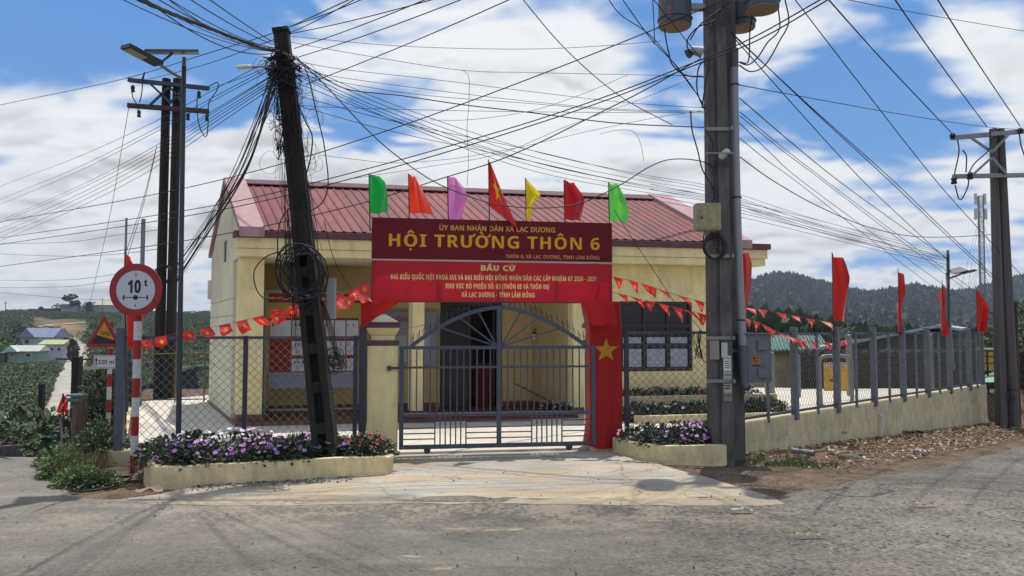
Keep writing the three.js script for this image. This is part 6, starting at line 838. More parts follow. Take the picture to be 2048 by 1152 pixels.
{
  const s = thing('shed', 'long dark shed with a sloping grey green roof beyond the wall fence', 'shed'), A = at(1640, 694, 25), B = at(1872, 650, 27), C = at(1905, 652, 33), D = at(1640, 690, 34);
  add('roof', quad(A, B, C, D, 0.1), M.roofGrey, s); add('roof', quad(B.clone().add(V(0, 0.02, 0)), at(1922, 657, 27), at(1935, 655, 33), C.clone().add(V(0, 0.02, 0)), 0.1), M.roofGrey, s);
  const wall = (p, q, y0) => { const out = []; return quad(V(p.x, y0, p.z), V(q.x, y0, q.z), q, p, 0.2); };
  add('wall', wall(A.clone().add(V(0.3, -0.13, -0.6)), B.clone().add(V(-0.1, -0.13, -0.6)), -2), dark, s); add('wall', wall(B.clone().add(V(-0.08, -0.13, -0.6)), at(1912, 662, 27.6), -2), dark, s); add('end_wall', wall(at(1912, 662, 27.62), at(1925, 662, 32.5), -2), dark, s);
  const l = thing('lean_to', 'pale green tin lean-to edge sloping down the dark shed wall', 'lean-to'); add('roof', quad(at(1770, 700, 24.6), at(1898, 752, 23.8), at(1905, 745, 25.4), at(1775, 696, 26), 0.06), M.roofGreen, l); for (const [px, py] of [[1774, 704], [1894, 752]]) { const q = at(px, py, 24.4); add('prop', rod(V(q.x, -0.4, q.z), q, 0.04, 6), M.wood, l); }
  const st = thing('stone_wall', 'dark rubble retaining wall at the back of the yard', 'wall'), p0 = at(1590, 790, 23.2), r = random(8); const face = []; for (let row = 0; row < 5; row++) for (let k = 0; k < 26; k++) { const w = 0.30, x = 0.32 * k + (row % 2) * 0.16, g = new THREE.DodecahedronGeometry(0.17 + 0.03 * r(), 0); g.scale(1.05, 0.75, 0.5); g.rotateZ(r() * 0.6); g.translate(8.6 + x * 0.9, 0.1 + row * 0.23, -22.7 - x * 0.12); add('stone', g, dark, st); } add('core', box(7.6, 1.3, 0.3, 12.3, 0.5, -23.35, 0.13), dark, st);
  const g = thing('low_shed', 'low shed with a green ribbed roof behind the electric cabinet', 'shed'), e0 = at(1490, 702, 30), e1 = at(1660, 698, 32), t0 = at(1490, 668, 38), t1 = at(1642, 672, 40); add('roof', quad(e0, e1, t1, t0, 0.08), M.roofGreen, g); for (let k = 0; k < 22; k++) { const t = (k + 0.5) / 22; add('rib', beam(e0.clone().lerp(e1, t).add(V(0, 0.03, 0)), t0.clone().lerp(t1, t).add(V(0, 0.03, 0)), 0.06, 0.05), M.roofGreen, g); } add('wall', quad(V(e0.x, -2, e0.z - 0.5), V(e1.x, -2, e1.z - 0.5), e1.clone().add(V(0, -0.1, -0.5)), e0.clone().add(V(0, -0.1, -0.5)), 0.2), M.creamOld, g);
  const rk = thing('iron_rack', 'rusty iron frame rack under a white plank beside the pale twin pole', 'rack'), Z = 21.5; add('plank', beam(at(1958, 697, Z), at(1992, 698, Z), 0.3, 0.06), M.white, rk); for (const y of [712, 726, 742]) add('bar', beam(at(1960, y, Z), at(1990, y + 1, Z), 0.03, 0.03), M.black, rk); for (const x of [1962, 1974, 1988]) { const q = at(x, 698, Z); add('upright', rod(V(q.x, -1.2, q.z), q, 0.025, 6), M.black, rk); } add('yellow_panel', quad(at(1962, 742, Z + 0.3), at(1990, 742, Z + 0.3), at(1990, 704, Z + 0.3), at(1962, 704, Z + 0.3), 0.03), mat({ color: 0xb8a04a }), rk);
  const tp = thing('tarp_cover', 'dull green tarpaulin slung low beside the pale twin pole', 'tarpaulin'); add('sheet', quad(at(1962, 764, 20.6), at(1992, 764, 20.4), at(1992, 742, 22), at(1966, 752, 22), 0.02), mat({ color: 0x7f9a84, roughness: 0.8 }), tp);
}
{ // lattice mast with guys
  const t = thing('lattice_mast', 'distant guyed lattice radio mast above the wooded ridge', 'mast'), Z = 150, b = at(1966, 700, Z), top = at(1960, 392, Z), w = 0.55; b.y -= 4;
  const corner = (k, y) => { const f = (y - b.y) / (top.y - b.y), c = b.clone().lerp(top, f), a = k * Math.PI * 2 / 3 + 0.4; return V(c.x + w * Math.cos(a), y, c.z + w * Math.sin(a)); };
  for (let k = 0; k < 3; k++) add('leg', rod(corner(k, b.y), corner(k, top.y), 0.13, 5), M.galvanised, t);
  const br = []; for (let n = 0; n < 34; n++) for (let k = 0; k < 3; k++) { const y0 = mix(b.y, top.y, n / 34), y1 = mix(b.y, top.y, (n + 1) / 34); br.push(rod(corner(k, y0), corner((k + 1) % 3, y1), 0.055, 4), rod(corner(k, y1), corner((k + 1) % 3, y1), 0.055, 4)); } add('lattice', join(br), M.galvanised, t);
  for (const [x, y] of [[-1.0, 0], [1.0, 0], [-1.1, -3], [1.1, -3]]) add('antenna', box(0.45, 2.2, 0.4, top.x + x * 0.9, top.y - 0.6 + y, top.z), M.white, t);
  const gl = []; for (const [x, y] of [[1905, 640], [1925, 640], [2000, 640], [2025, 640]]) for (const f of [0.35, 0.62, 0.9]) gl.push(rod(at(x, y, Z + (x % 7) - 3), b.clone().lerp(top, f), 0.03, 3)); add('guy_lines', join(gl), M.galvanised, t);
}
// ---------------------------------------------------------------- the wooded mountain
const crest = [[900, 600], [1380, 590], [1480, 572], [1520, 566], [1555, 559], [1600, 561], [1650, 574], [1690, 582], [1740, 590], [1790, 588], [1830, 585], [1870, 589], [1930, 590], [1960, 584], [2000, 572], [2048, 560], [2150, 545], [2400, 540], [2800, 570], [3400, 610]];
const ridgeD = 1300, hillH = (x, d) => { const px = 1024 + FOCAL * x / ridgeD, h = HEIGHT + (660 - table(crest, px)) / FOCAL * ridgeD, t = clamp((d - 620) / (ridgeD - 620)); const spur = fbm(x * 0.006 + 4, d * 0.004, 4) - 0.5; return Math.max(-12, mix(-8, h - 13, Math.pow(smooth(0, 1, t), 0.85)) + spur * 46 * Math.sin(t * Math.PI)); };
{
  const W = 150, D = 60, pos = [], idx = [], uv = [], col = []; for (let j = 0; j <= D; j++) for (let i = 0; i <= W; i++) { const d = mix(620, 1420, j / D), x = mix(-120, 2100, i / W) * d / ridgeD, f = d > ridgeD ? (d - ridgeD) * 0.25 : 0; pos.push(x, hillH(x * ridgeD / Math.max(d, 1) * 1, Math.min(d, ridgeD)) - f, -d); uv.push(x / 20, d / 20); const n = fbm(x * 0.02, d * 0.02, 4); col.push(0.03 + 0.03 * n, 0.038 + 0.03 * n, 0.025); }
  for (let j = 0; j < D; j++) for (let i = 0; i < W; i++) { const a = j * (W + 1) + i; idx.push(a, a + 1, a + W + 1, a + 1, a + W + 2, a + W + 1); }
  const g = new THREE.BufferGeometry(); g.setAttribute('position', new THREE.Float32BufferAttribute(pos, 3)); g.setAttribute('uv', new THREE.Float32BufferAttribute(uv, 2)); g.setAttribute('color', new THREE.Float32BufferAttribute(col, 3)); g.setIndex(idx); g.computeVertexNormals(); structure('mountain', g, mat({ vertexColors: true, roughness: 1 }), 'wooded blue green mountain ridge on the right');
}
function clump(n, seed, size, tint, rx = 1, ry = 1) { return leafCloud(n, ball(V(0, 0, 0), rx, ry, rx, 0.35), random(seed), { size, ratio: 1.5, tint, vary: 0.7 }); }
{
  const r = random(12), n = 25000, g = clump(46, 3, 0.95, [0.04, 0.054, 0.034]), m = new THREE.InstancedMesh(g, M.leafFar, n), o = new THREE.Object3D(), c = new THREE.Color();
  for (let k = 0; k < n; k++) { const d = k < 3000 ? ridgeD - 4 * r() : mix(640, ridgeD, Math.sqrt(r())), x0 = mix(60, 1800, r()), x = x0 * d / ridgeD, y = hillH(x * ridgeD / d, d), s = 4.4 + 3.8 * r(); o.position.set(x, y + s * 0.55, -d); o.scale.set(s, s * (0.9 + 0.4 * r()), s); o.rotation.y = r() * 6.3; o.updateMatrix(); m.setMatrixAt(k, o.matrix); const q = 0.55 + 0.9 * r(), w = r() < 0.06 ? 1.9 : 1; m.setColorAt(k, c.setRGB(q * w * (0.9 + 0.3 * r()), q * w, q * w * 1.0)); }
  m.name = 'forest'; m.userData = { kind: 'stuff', label: 'dense forest covering the mountain ridge', category: 'forest' }; m.castShadow = m.receiveShadow = true; scene.add(m);
}
{ // nearer dark plantation slope behind the sheds
  const r = random(21), n = 4200, g = clump(60, 9, 0.8, [0.05, 0.075, 0.03]), m = new THREE.InstancedMesh(g, M.leafFar, n), o = new THREE.Object3D(), c = new THREE.Color();
  for (let k = 0; k < n; k++) { const px = mix(1440, 2120, r()), d = mix(120, 260, r()), py = table([[1440, 640], [1520, 640], [1580, 650], [1660, 662], [1760, 680], [2120, 690]], px) + 18 * (1 - (d - 120) / 140) + 20, q = at(px, py, d), s = 1.7 + r() * 1.8; o.position.copy(q); o.position.y -= s * 0.3; o.scale.set(s * 1.3, s, s * 1.3); o.rotation.y = r() * 6; o.updateMatrix(); m.setMatrixAt(k, o.matrix); const w = 0.6 + 0.8 * r(); m.setColorAt(k, c.setRGB(w, w, w)); }
  m.name = 'plantation'; m.userData = { kind: 'stuff', label: 'dark tree plantation on the slope behind the sheds', category: 'plantation' }; scene.add(m);
  const pos = [], idx = []; const N = 30; for (let j = 0; j <= 6; j++) for (let i = 0; i <= N; i++) { const px = mix(1380, 2200, i / N), d = mix(100, 280, j / 6), py = table([[1380, 640], [1520, 640], [1580, 650], [1660, 662], [1760, 680], [2200, 690]], px) + 18 * (1 - (d - 120) / 140) + 24, q = at(px, py, d); pos.push(q.x, q.y, q.z); } for (let j = 0; j < 6; j++) for (let i = 0; i < N; i++) { const a = j * (N + 1) + i; idx.push(a, a + 1, a + N + 1, a + 1, a + N + 2, a + N + 1); } const h = new THREE.BufferGeometry(); h.setAttribute('position', new THREE.Float32BufferAttribute(pos, 3)); h.setAttribute('uv', new THREE.Float32BufferAttribute(new Float32Array(pos.length / 3 * 2), 2)); h.setIndex(idx); h.computeVertexNormals(); structure('hillside', h, mat({ color: rgb(0.035, 0.045, 0.022), roughness: 1 }), 'dark planted slope behind the sheds');
}
{ // trees at the right edge
  for (const [px, py, Z, s, label] of [[2052, 668, 32, 1.5, 'leafy green tree at the edge behind the pale twin pole'], [2075, 760, 26, 1.9, 'dark shrub mass low behind the pale twin pole'], [2030, 790, 27, 1.3, 'dark bush under the pale twin pole']]) { const t = thing('tree', label, 'tree'), c = at(px, py, Z); add('crown', leafCloud(900, ball(c, s, s * 0.9, s, 0.2), random(px), { size: 0.22, ratio: 1.6, tint: [0.06, 0.11, 0.03], vary: 0.8 }), M.leaf, t); const y = Math.min(-0.8, c.y - 1.4); add('trunk', tube([V(c.x, y, c.z), V(c.x + 0.1, (y + c.y) / 2, c.z), V(c.x, c.y + s * 0.3, c.z)], 0.1, 6, 8), M.bark, t); }
}
// ---------------------------------------------------------------- down the lane on the left
const spot = (px, Z) => { const x = (px - 1024) / FOCAL * Z * (1 / (COS)) * COS; return V(x, land(x, -Z), -Z); };
{ // weeds and shrubs on the bank by the signs
  const r = random(41), T = [0.055, 0.10, 0.03];
  for (const [px, Z, rx, ry, lift, n, size, label, tint] of [
    [140, 9.3, 0.34, 0.30, 0.05, 1500, 0.05, 'low leafy weed clump spreading onto the road edge', [0.10, 0.16, 0.04]], [170, 8.75, 0.30, 0.25, 0.05, 1300, 0.046, 'low bright weed clump below the distance plate', [0.105, 0.165, 0.045]], [205, 8.75, 0.28, 0.2, 0.05, 1100, 0.046, 'low weed clump by the foot of the fence corner', [0.09, 0.145, 0.04]], [128, 10.0, 0.32, 0.32, 0.02, 1200, 0.05, 'rounded weed clump at the crest of the road', [0.10, 0.155, 0.04]],
    [212, 10.4, 0.4, 0.66, 0.0, 1800, 0.06, 'bushy weed rising behind the low clumps by the slope sign', T]]) { const t = thing('weed', label, 'plant', 'weeds on the road bank'), c = spot(px, Z); c.y += lift - 0.08; add('foliage', leafCloud(n, dome(c, rx, ry, rx * 0.8, 0.2), random(px), { size, ratio: 1.8, tint, vary: 0.9, pale: [0.2, 0.22, 0.12], paleShare: 0.06 }), M.leaf, t); add('stem', join([-0.5, 0, 0.5].map((q) => rod(V(c.x + q * 0.1, c.y - 0.1, c.z), V(c.x + q * rx, c.y + ry * 0.7, c.z), 0.008, 4))), M.bark, t); }
  for (const [px, py, Z, rx, ry, n, size, label] of [[228, 830, 17.4, 0.55, 0.95, 1700, 0.12, 'tall dark shrub between the slope sign and the fence corner'], [192, 842, 17.0, 0.5, 0.75, 1300, 0.12, 'dark broad leaved shrub behind the striped sign post'], [240, 785, 17.8, 0.32, 0.8, 900, 0.12, 'upright dark shrub against the fence corner post'], [206, 795, 18.4, 0.5, 0.7, 1100, 0.13, 'dark shrub at the bend of the lane']]) { const t = thing('shrub', label, 'shrub', 'shrubs on the road bank'), c = at(px, py, Z), g0 = land(c.x, c.z); add('foliage', leafCloud(n, ball(c, rx, ry, rx, 0.1), random(px + 9), { size, ratio: 2.4, tint: [0.035, 0.055, 0.022], vary: 0.9, pale: [0.16, 0.18, 0.08], paleShare: 0.05 }), M.leaf, t); add('stem', join([0, 1, 2].map((k) => tube([V(c.x + 0.1 * (k - 1), g0 - 0.2, c.z), V(c.x + 0.2 * (k - 1), (g0 + c.y) / 2, c.z), V(c.x + 0.35 * (k - 1), c.y + ry * 0.5, c.z)], 0.018, 5, 8))), M.bark, t); }
  const tufts = []; const q = random(91); for (let k = 0; k < 520; k++) { const px = 130 + 120 * q(), Z = 9.0 + 3.2 * q() * q(), b = spot(px, Z); if (b.x < yardEdge(Z) - 1.3 || b.x > yardEdge(Z) + 0.3) continue; tufts.push(b); } 
  const blades = []; for (const b of tufts) for (let k = 0; k < 3; k++) { const h = 0.08 + 0.2 * q(), a = q() * 6.3, g = new THREE.BufferGeometry(), w = 0.006; g.setAttribute('position', new THREE.Float32BufferAttribute([b.x - w, b.y, b.z, b.x + w, b.y, b.z, b.x + Math.cos(a) * h * 0.5, b.y + h, b.z + Math.sin(a) * h * 0.5], 3)); blades.push(g); } single('dry_grass', join(blades), mat({ color: rgb(0.24, 0.19, 0.09), roughness: 1, side: THREE.DoubleSide }), 'dry grass and stalks on the bank by the fence corner', 'grass', null, 'stuff');
}
{ // cut stump, letter box shelter, roadside flag
  const st = thing('tree_stump', 'rough brown stump wall under a blue tin lid on the bank', 'stump'), Z = 15.4, b = at(158, 900, Z), t = at(158, 800, Z); const g = new THREE.CylinderGeometry(0.12, 0.17, t.y - b.y + 0.4, 12, 6); const p = g.attributes.position; for (let k = 0; k < p.count; k++) { const a = noise(p.getX(k) * 8 + 3, p.getY(k) * 3 + p.getZ(k) * 7); p.setX(k, p.getX(k) * (0.8 + 0.4 * a)); p.setZ(k, p.getZ(k) * (0.8 + 0.4 * a)); } g.computeVertexNormals(); g.translate(b.x, (b.y + t.y) / 2 - 0.2, b.z); add('trunk', g, M.bark, st); add('tin_lid', box(0.28, 0.04, 0.3, t.x - 0.04, at(153, 790, Z).y, t.z).rotateZ(0), mat({ color: 0x55756f, roughness: 0.5 }), st); add('lid_skirt', box(0.26, 0.07, 0.28, t.x - 0.04, at(153, 796, Z).y - 0.03, t.z), mat({ color: 0x48625f, roughness: 0.6 }), st);
  const f = flagOn('lane_flag', 'small red flag with yellow star leaning on the lane bank', starFlag, [126, 788], [112, 824], [[138, 804], [134, 814], [124, 828]], 17, { staff: [128, 905], seed: 2, deep: 0.04, staffR: 0.02 });
  add('tail', join([box(0.06, 0.16, 0.02, at(133, 826, 17).x, at(133, 826, 17).y, -17)]), M.flagCrimson, f);
  const bp = thing('bent_pipe', 'bent grey pipe standing by the small starred flag', 'pipe'); add('pipe', tube([at(124, 905, 16.8), at(124, 860, 16.8), at(121, 838, 16.8)], 0.03, 7, 14), M.galvanised, bp); add('branch', tube([at(124, 862, 16.7), at(129, 876, 16.7), at(134, 870, 16.7)], 0.02, 6, 10), M.pvc, bp);
  for (const [px, y0, y1, Z, w, label] of [[47, 812, 880, 26, 0.22, 'short grey concrete post by the pale shed roof'], [84, 768, 915, 24, 0.14, 'thin dark iron post beside the lane'], [155, 714, 810, 21, 0.2, 'square dark timber post at the bend of the lane']]) { const a = at(px, y1, Z), b = at(px, y0, Z); a.y = Math.min(a.y, land(a.x, a.z)) - 0.3; single('lane_post', new THREE.BoxGeometry(w, b.y - a.y, w).translate(b.x, (a.y + b.y) / 2, b.z), M.concreteDark, label, 'post'); }
  const up = thing('small_pole', 'wooden service pole with one cross arm beside the lane', 'utility pole'), pa = at(147, 830, 55), pb = at(147, 690, 55); pa.y = land(pa.x, pa.z) - 0.5; add('post', rod(pa, pb, 0.16, 8, 0.12), M.wood, up); add('cross_arm', beam(at(112, 718, 55), at(182, 719, 55), 0.12, 0.12), M.wood, up); add('brace', join([beam(at(140, 719, 54.8), at(147, 726, 54.8), 0.06), beam(at(165, 719, 54.8), at(150, 728, 54.8), 0.06)]), M.wood, up);
  for (const [px, y0, pr, pl] of [[253, 436, 0.03, 'thinner slim steel post rising behind the round weight limit sign'], [287, 438, 0.055, 'thicker pale steel post rising behind the round weight limit sign']]) { const c = at(px, y0, 18.3); single('slim_post', rod(V(c.x, -0.9, c.z), c, pr, 10, pr * 0.9), M.galvanised, pl, 'post', 'slim steel posts behind the sign'); }
  const by = thing('yellow_rail', 'low yellow steel rail at the far edge of the yard', 'railing'), Zr = 18.4; for (const px of [283, 352, 410]) { const c = at(px, 708, Zr); add('post', rod(V(c.x, -0.2, c.z), c, 0.02, 8), mat({ color: 0x6e6238 }), by); } for (const py of [708, 800]) add('bar', rod(at(283, py, Zr), at(414, py - 2, Zr), 0.014, 6), py < 750 ? mat({ color: 0x6e6238 }) : M.steelDark, by);
}
// ---------------------------------------------------------------- houses on the far hill and sheds in the dip
const paint = (r, g, b) => mat({ map: sized(streak([r, g, b], 0.14, 0.14), 0.1), roughness: 0.85 });
const farGlass = mat({ color: 0x2c3338, roughness: 0.25 });
function house(label, px, py, Z, w, d, h, roofH, wallM, roofM, turn, windows, extra) {
  const t = thing('house', label, 'house', 'houses on the far hillside'), c = at(px, py, Z), m = new THREE.Matrix4().makeRotationY(turn).setPosition(c), q = (g) => metres(clean(g).applyMatrix4(m));
  add('wall', q(block(-w / 2, w / 2, -3, h, -d / 2, d / 2)), wallM, t);
  const s = new THREE.Shape([[-d / 2 - 0.5, h - 0.1], [d / 2 + 0.5, h - 0.1], [0, h + roofH]].map((p) => new THREE.Vector2(...p))), g = new THREE.ExtrudeGeometry(s, { depth: w + 1, bevelEnabled: false }); g.rotateY(Math.PI / 2); g.translate(-w / 2 - 0.5, 0.12, 0); const roof = add('roof', q(g), roofM, t);
  for (const [x, y, a, b] of windows) { const f = add('window', q(block(x - a / 2, x + a / 2, y, y + b, d / 2 + 0.003, d / 2 + 0.09)), M.whitePaint, t); add('pane', q(block(x - a / 2 + 0.12, x + a / 2 - 0.12, y + 0.12, y + b - 0.12, d / 2 + 0.092, d / 2 + 0.11)), farGlass, f); }
  if (extra) extra(t, q, roof); return t;
}
const steelBlue = paint(120, 126, 150), yellowRoof = paint(166, 172, 118), greyRoof = paint(176, 176, 168), tealRoof = paint(70, 110, 96);
house('house with a large steel blue gabled roof on the far hill', 88, 690, 215, 8.6, 7.5, 2.2, 2.5, paint(176, 182, 188), steelBlue, 0.06, [[-2.6, 0.4, 1.3, 1.2], [2.2, 0.4, 1.3, 1.2]], (t, q, roof) => { const s = new THREE.Shape([[-2.4, 2.1], [2.4, 2.1], [0, 4.6]].map((p) => new THREE.Vector2(...p))), g = new THREE.ExtrudeGeometry(s, { depth: 2.4, bevelEnabled: false }); g.translate(-2.2, 0.1, 2.6); add('front_gable', q(g), steelBlue, roof); add('water_tank', q(new THREE.CylinderGeometry(0.8, 0.8, 1.3, 12).translate(6.2, 0.6, 2)), mat({ color: 0x4c8fb4, roughness: 0.4 }), t); add('veranda', q(block(-4.6, 4.0, -2.2, -0.2, 3.8, 5.2)), paint(60, 92, 96), t); });
house('house with a pale yellow green roof and three windows on the far hill', 114, 706, 190, 5.6, 4.5, 2.2, 1.0, paint(178, 180, 192), yellowRoof, -0.04, [[-1.9, 0.5, 0.9, 1.0], [0.2, 0.5, 0.9, 1.0], [2.0, 0.5, 0.9, 1.0]]);
house('pale green house with a grey roof nearest the planted field', 56, 716, 165, 6.0, 4.6, 1.5, 1.15, paint(128, 148, 140), greyRoof, 0.12, [[-2, 0.3, 0.7, 0.9], [1.2, 0.2, 1.2, 1.0]], (t, q) => { const s = new THREE.Shape([[-1.5, 1.4], [1.5, 1.4], [0, 2.75]].map((p) => new THREE.Vector2(...p))), g = new THREE.ExtrudeGeometry(s, { depth: 1.8, bevelEnabled: false }); g.translate(-1.9, 0.05, 1.9); add('front_gable', q(g), paint(168, 192, 182), t); add('lean_to_roof', q(block(-8.5, -3.2, 1.1, 1.22, -1, 3.0)), tealRoof, t); add('lean_to_wall', q(block(-8.3, -3.3, -2.5, 1.05, -1, 2.6)), paint(80, 88, 86), t); });
house('small house with a dark roof on the skyline beside the tall pine', 142, 626, 470, 9, 7, 3, 2.4, paint(150, 150, 150), paint(90, 92, 98), 0.1, []); house('broad low roofed house on the skyline left of the round sign', 186, 622, 480, 10, 7, 3, 2.6, paint(140, 140, 140), paint(96, 96, 98), -0.1, []); house('pale roofed house at the end of the skyline near the round sign', 214, 620, 480, 12, 7, 3, 2.2, paint(150, 150, 140), paint(170, 168, 140), 0.1, []);
{
  const s = thing('roadside_shed', 'low shed with pale grey tin roofs in the dip beside the lane', 'shed'), Z = 30; add('roof', quad(at(-60, 848, Z), at(66, 842, Z), at(66, 832, Z + 5), at(-60, 832, Z + 5), 0.05), M.roofGrey, s); add('roof', quad(at(48, 842, Z - 1), at(72, 842, Z - 1), at(66, 828, Z + 3), at(52, 828, Z + 3), 0.05), M.roofGreen, s);
  const wq = (px0, px1, py, z, m, name) => { const a = at(px0, py, z), b = at(px1, py, z); add(name, quad(V(a.x, -6, a.z), V(b.x, -6, b.z), b, a, 0.15), m, s); }; wq(-60, 60, 850, Z + 0.6, dark, 'wall');
  const b = thing('brick_wall', 'low orange brick wall at the foot of the left lane', 'wall'), r = random(2), p0 = at(-30, 882, 22), p1 = at(42, 878, 22.5), bm = [0, 1, 2].map((k) => paint(168 + 14 * k, 104 + 8 * k, 80)); const L = p0.distanceTo(p1), n = Math.floor(L / 0.22); for (let row = 0; row < 6; row++) for (let k = 0; k < n; k++) { const t = (k + 0.5 + (row % 2) * 0.5) / n; if (t > 1) continue; const c = p0.clone().lerp(p1, t); add('brick', box(0.205, 0.085, 0.11, c.x, c.y - 0.06 - row * 0.1, c.z, -0.2), bm[Math.floor(r() * 3)], b); } add('core', beam(p0.clone().add(V(0, -0.9, -0.02)), p1.clone().add(V(0, -0.9, -0.02)), 0.07, 1.75), paint(120, 96, 84), b);
  const k = thing('concrete_block_wall', 'pale concrete parapet at the lane edge below the brick wall', 'wall'); add('parapet', beam(at(-20, 908, 20), at(44, 905, 20.5), 0.2, 0.4), M.concretePole, k);
  const gb2 = thing('green_hut', 'small teal tin hut beside the lane below the starred flag', 'hut'), c = at(98, 885, 24); add('wall', box(0.9, 1.4, 1.2, c.x, c.y - 0.5, c.z), paint(86, 124, 110), gb2); add('roof', box(1.1, 0.06, 1.5, c.x, c.y + 0.24, c.z), M.roofGreen, gb2);
  const sl = thing('low_roof_house', 'dark walled house with a pale roof edge just beyond the yard', 'house'), q0 = at(285, 760, 26), q1 = at(430, 735, 27); add('roof', quad(at(262, 776, 25.5), at(392, 729, 27), at(440, 727, 28.5), at(300, 768, 27.5), 0.08), M.roofGreen, sl); add('wall', quad(V(q0.x, -5, -25.6), V(q1.x, -5, -27.2), at(392, 734, 27.2), at(275, 776, 25.6), 0.2), paint(48, 54, 74), sl);
}
// bushes in the dip, coffee on the slopes
{
  const r = random(61), shapes = [0, 1, 2].map((k) => clump(170, 70 + k, 0.3, [0.085, 0.112, 0.06]));
  const field = (name, label, n, pick, smin, smax, shape, cat) => { const m = new THREE.InstancedMesh(shape, M.leafFar, n), o = new THREE.Object3D(), c = new THREE.Color(); let k = 0, guard = 0; while (k < n && guard++ < n * 30) { const v = pick(); if (!v) continue; const s = mix(smin, smax, r()); o.position.set(v.x, v.y + s * 0.5, v.z); o.scale.set(s, s * 0.95, s); o.rotation.y = r() * 6.3; o.updateMatrix(); m.setMatrixAt(k, o.matrix); const q = 0.65 + 0.7 * r(), y = r() < 0.12 ? 1.4 : 1; m.setColorAt(k, c.setRGB(q * y, q * (y > 1 ? 1.25 : 1), q)); k++; } m.count = k; m.name = name; m.userData = { kind: 'stuff', label, category: cat }; m.castShadow = m.receiveShadow = true; scene.add(m); };
  const lanePx = (Z) => table([[27, 350], [50, 300], [60, 280], [80, 170], [100, 128], [145, 130], [190, 148], [226, 198], [252, 180], [268, 60]], Z), half = (Z) => FOCAL * 2.5 / Z;
  const clear = (px, Z) => Math.abs(px - laneAt(Z)) > half(Z);
  function laneAt(Z) { const path = [[-13.5, 27.5], [-24.5, 45], [-35.1, 60], [-47.4, 80], [-59.1, 100], [-76.3, 130], [-87.2, 150], [-108.4, 190], [-122, 215], [-134.5, 235], [-148.2, 255], [-158.2, 268]]; return 1024 + FOCAL * table(path.map((p) => [p[1], p[0]]), Z) / Z; }
  field('coffee_field', 'dense coffee bushes filling the field left of the lane', 6000, () => { const Z = mix(48, 158, Math.sqrt(r())), px = mix(-160, 120, r()); if (!clear(px, Z) || px > laneAt(Z)) return null; const x = (px - 1024) / FOCAL * Z; return V(x, land(x, -Z), -Z); }, 0.75, 1.15, shapes[0], 'coffee bushes');
  field('hillside_scrub', 'scrub and coffee covering the far hillside', 5200, () => { const Z = mix(140, 520, Math.sqrt(r())), px = mix(-150, 520, r()); if (Z < 275 && !clear(px, Z)) return null; const bare = Math.hypot((px - 118) / 66, (Z - 345) / 62) < 1 || Math.hypot((px - 60) / 50, (Z - 420) / 34) < 1 || Math.hypot((px - 190) / 80, (Z - 292) / 50) < 0.9; if (bare) return null; for (const [a, b, hz] of [[40, 130, 215], [85, 142, 190], [0, 92, 165]]) if (px > a && px < b && Z < hz + 6 && Z > hz - 26) return null; const x = (px - 1024) / FOCAL * Z; return V(x, land(x, -Z), -Z); }, 1.2, 2.4, shapes[1], 'scrub');
  field('bank_scrub', 'dark scrub on the slope right of the lane', 1300, () => { const Z = mix(24, 140, r()), px = mix(150, 470, r()); if (!clear(px, Z) || px < laneAt(Z)) return null; const x = (px - 1024) / FOCAL * Z; if (Z < 32 && px > 262) return null; return V(x, land(x, -Z), -Z); }, 0.5, 1.2, shapes[2], 'scrub');
  field('dip_scrub', 'bushes in the dip at the foot of the left lane', 130, () => { const Z = mix(21, 44, r()), px = mix(-40, 118, r()); const x = (px - 1024) / FOCAL * Z; if (Z < 26 && px < 40) return null; return V(x, land(x, -Z) + 0.1, -Z); }, 0.4, 1.0, shapes[2], 'bushes');
}
{ // trees among the houses on the far hill
  for (const [px, py, Z, rx, ry, label, tint] of [[40, 672, 225, 2.2, 3.2, 'dark round tree left of the steel blue roof', [0.025, 0.035, 0.02]], [24, 692, 205, 2.4, 1.6, 'bright green bush above the pale green house', [0.08, 0.12, 0.03]], [146, 700, 185, 0.9, 2.2, 'thin dark tree between the yellow green roof and the lane', [0.04, 0.055, 0.025]], [128, 690, 212, 1.4, 1.6, 'small dark tree right of the steel blue roof', [0.03, 0.045, 0.02]], [70, 708, 178, 1.6, 1.0, 'low dark bush between the two nearer houses', [0.03, 0.045, 0.022]], [198, 650, 300, 3.2, 3.4, 'leafy bright green tree above the slope sign on the far hill', [0.07, 0.11, 0.03]], [186, 668, 280, 2.4, 3.6, 'dark tree beside the dry grass clearing', [0.03, 0.05, 0.022]]]) { const t = thing('hill_tree', label, 'tree', 'trees among the far houses'), c = at(px, py, Z); add('crown', leafCloud(420, ball(c, rx, ry, rx, 0.15), random(px * 3), { size: 0.7, ratio: 1.5, tint, vary: 0.7 }), M.leafFar, t); add('trunk', rod(V(c.x, c.y - ry - 3, c.z), V(c.x, c.y, c.z), 0.22, 5, 0.12), M.bark, t); }
}
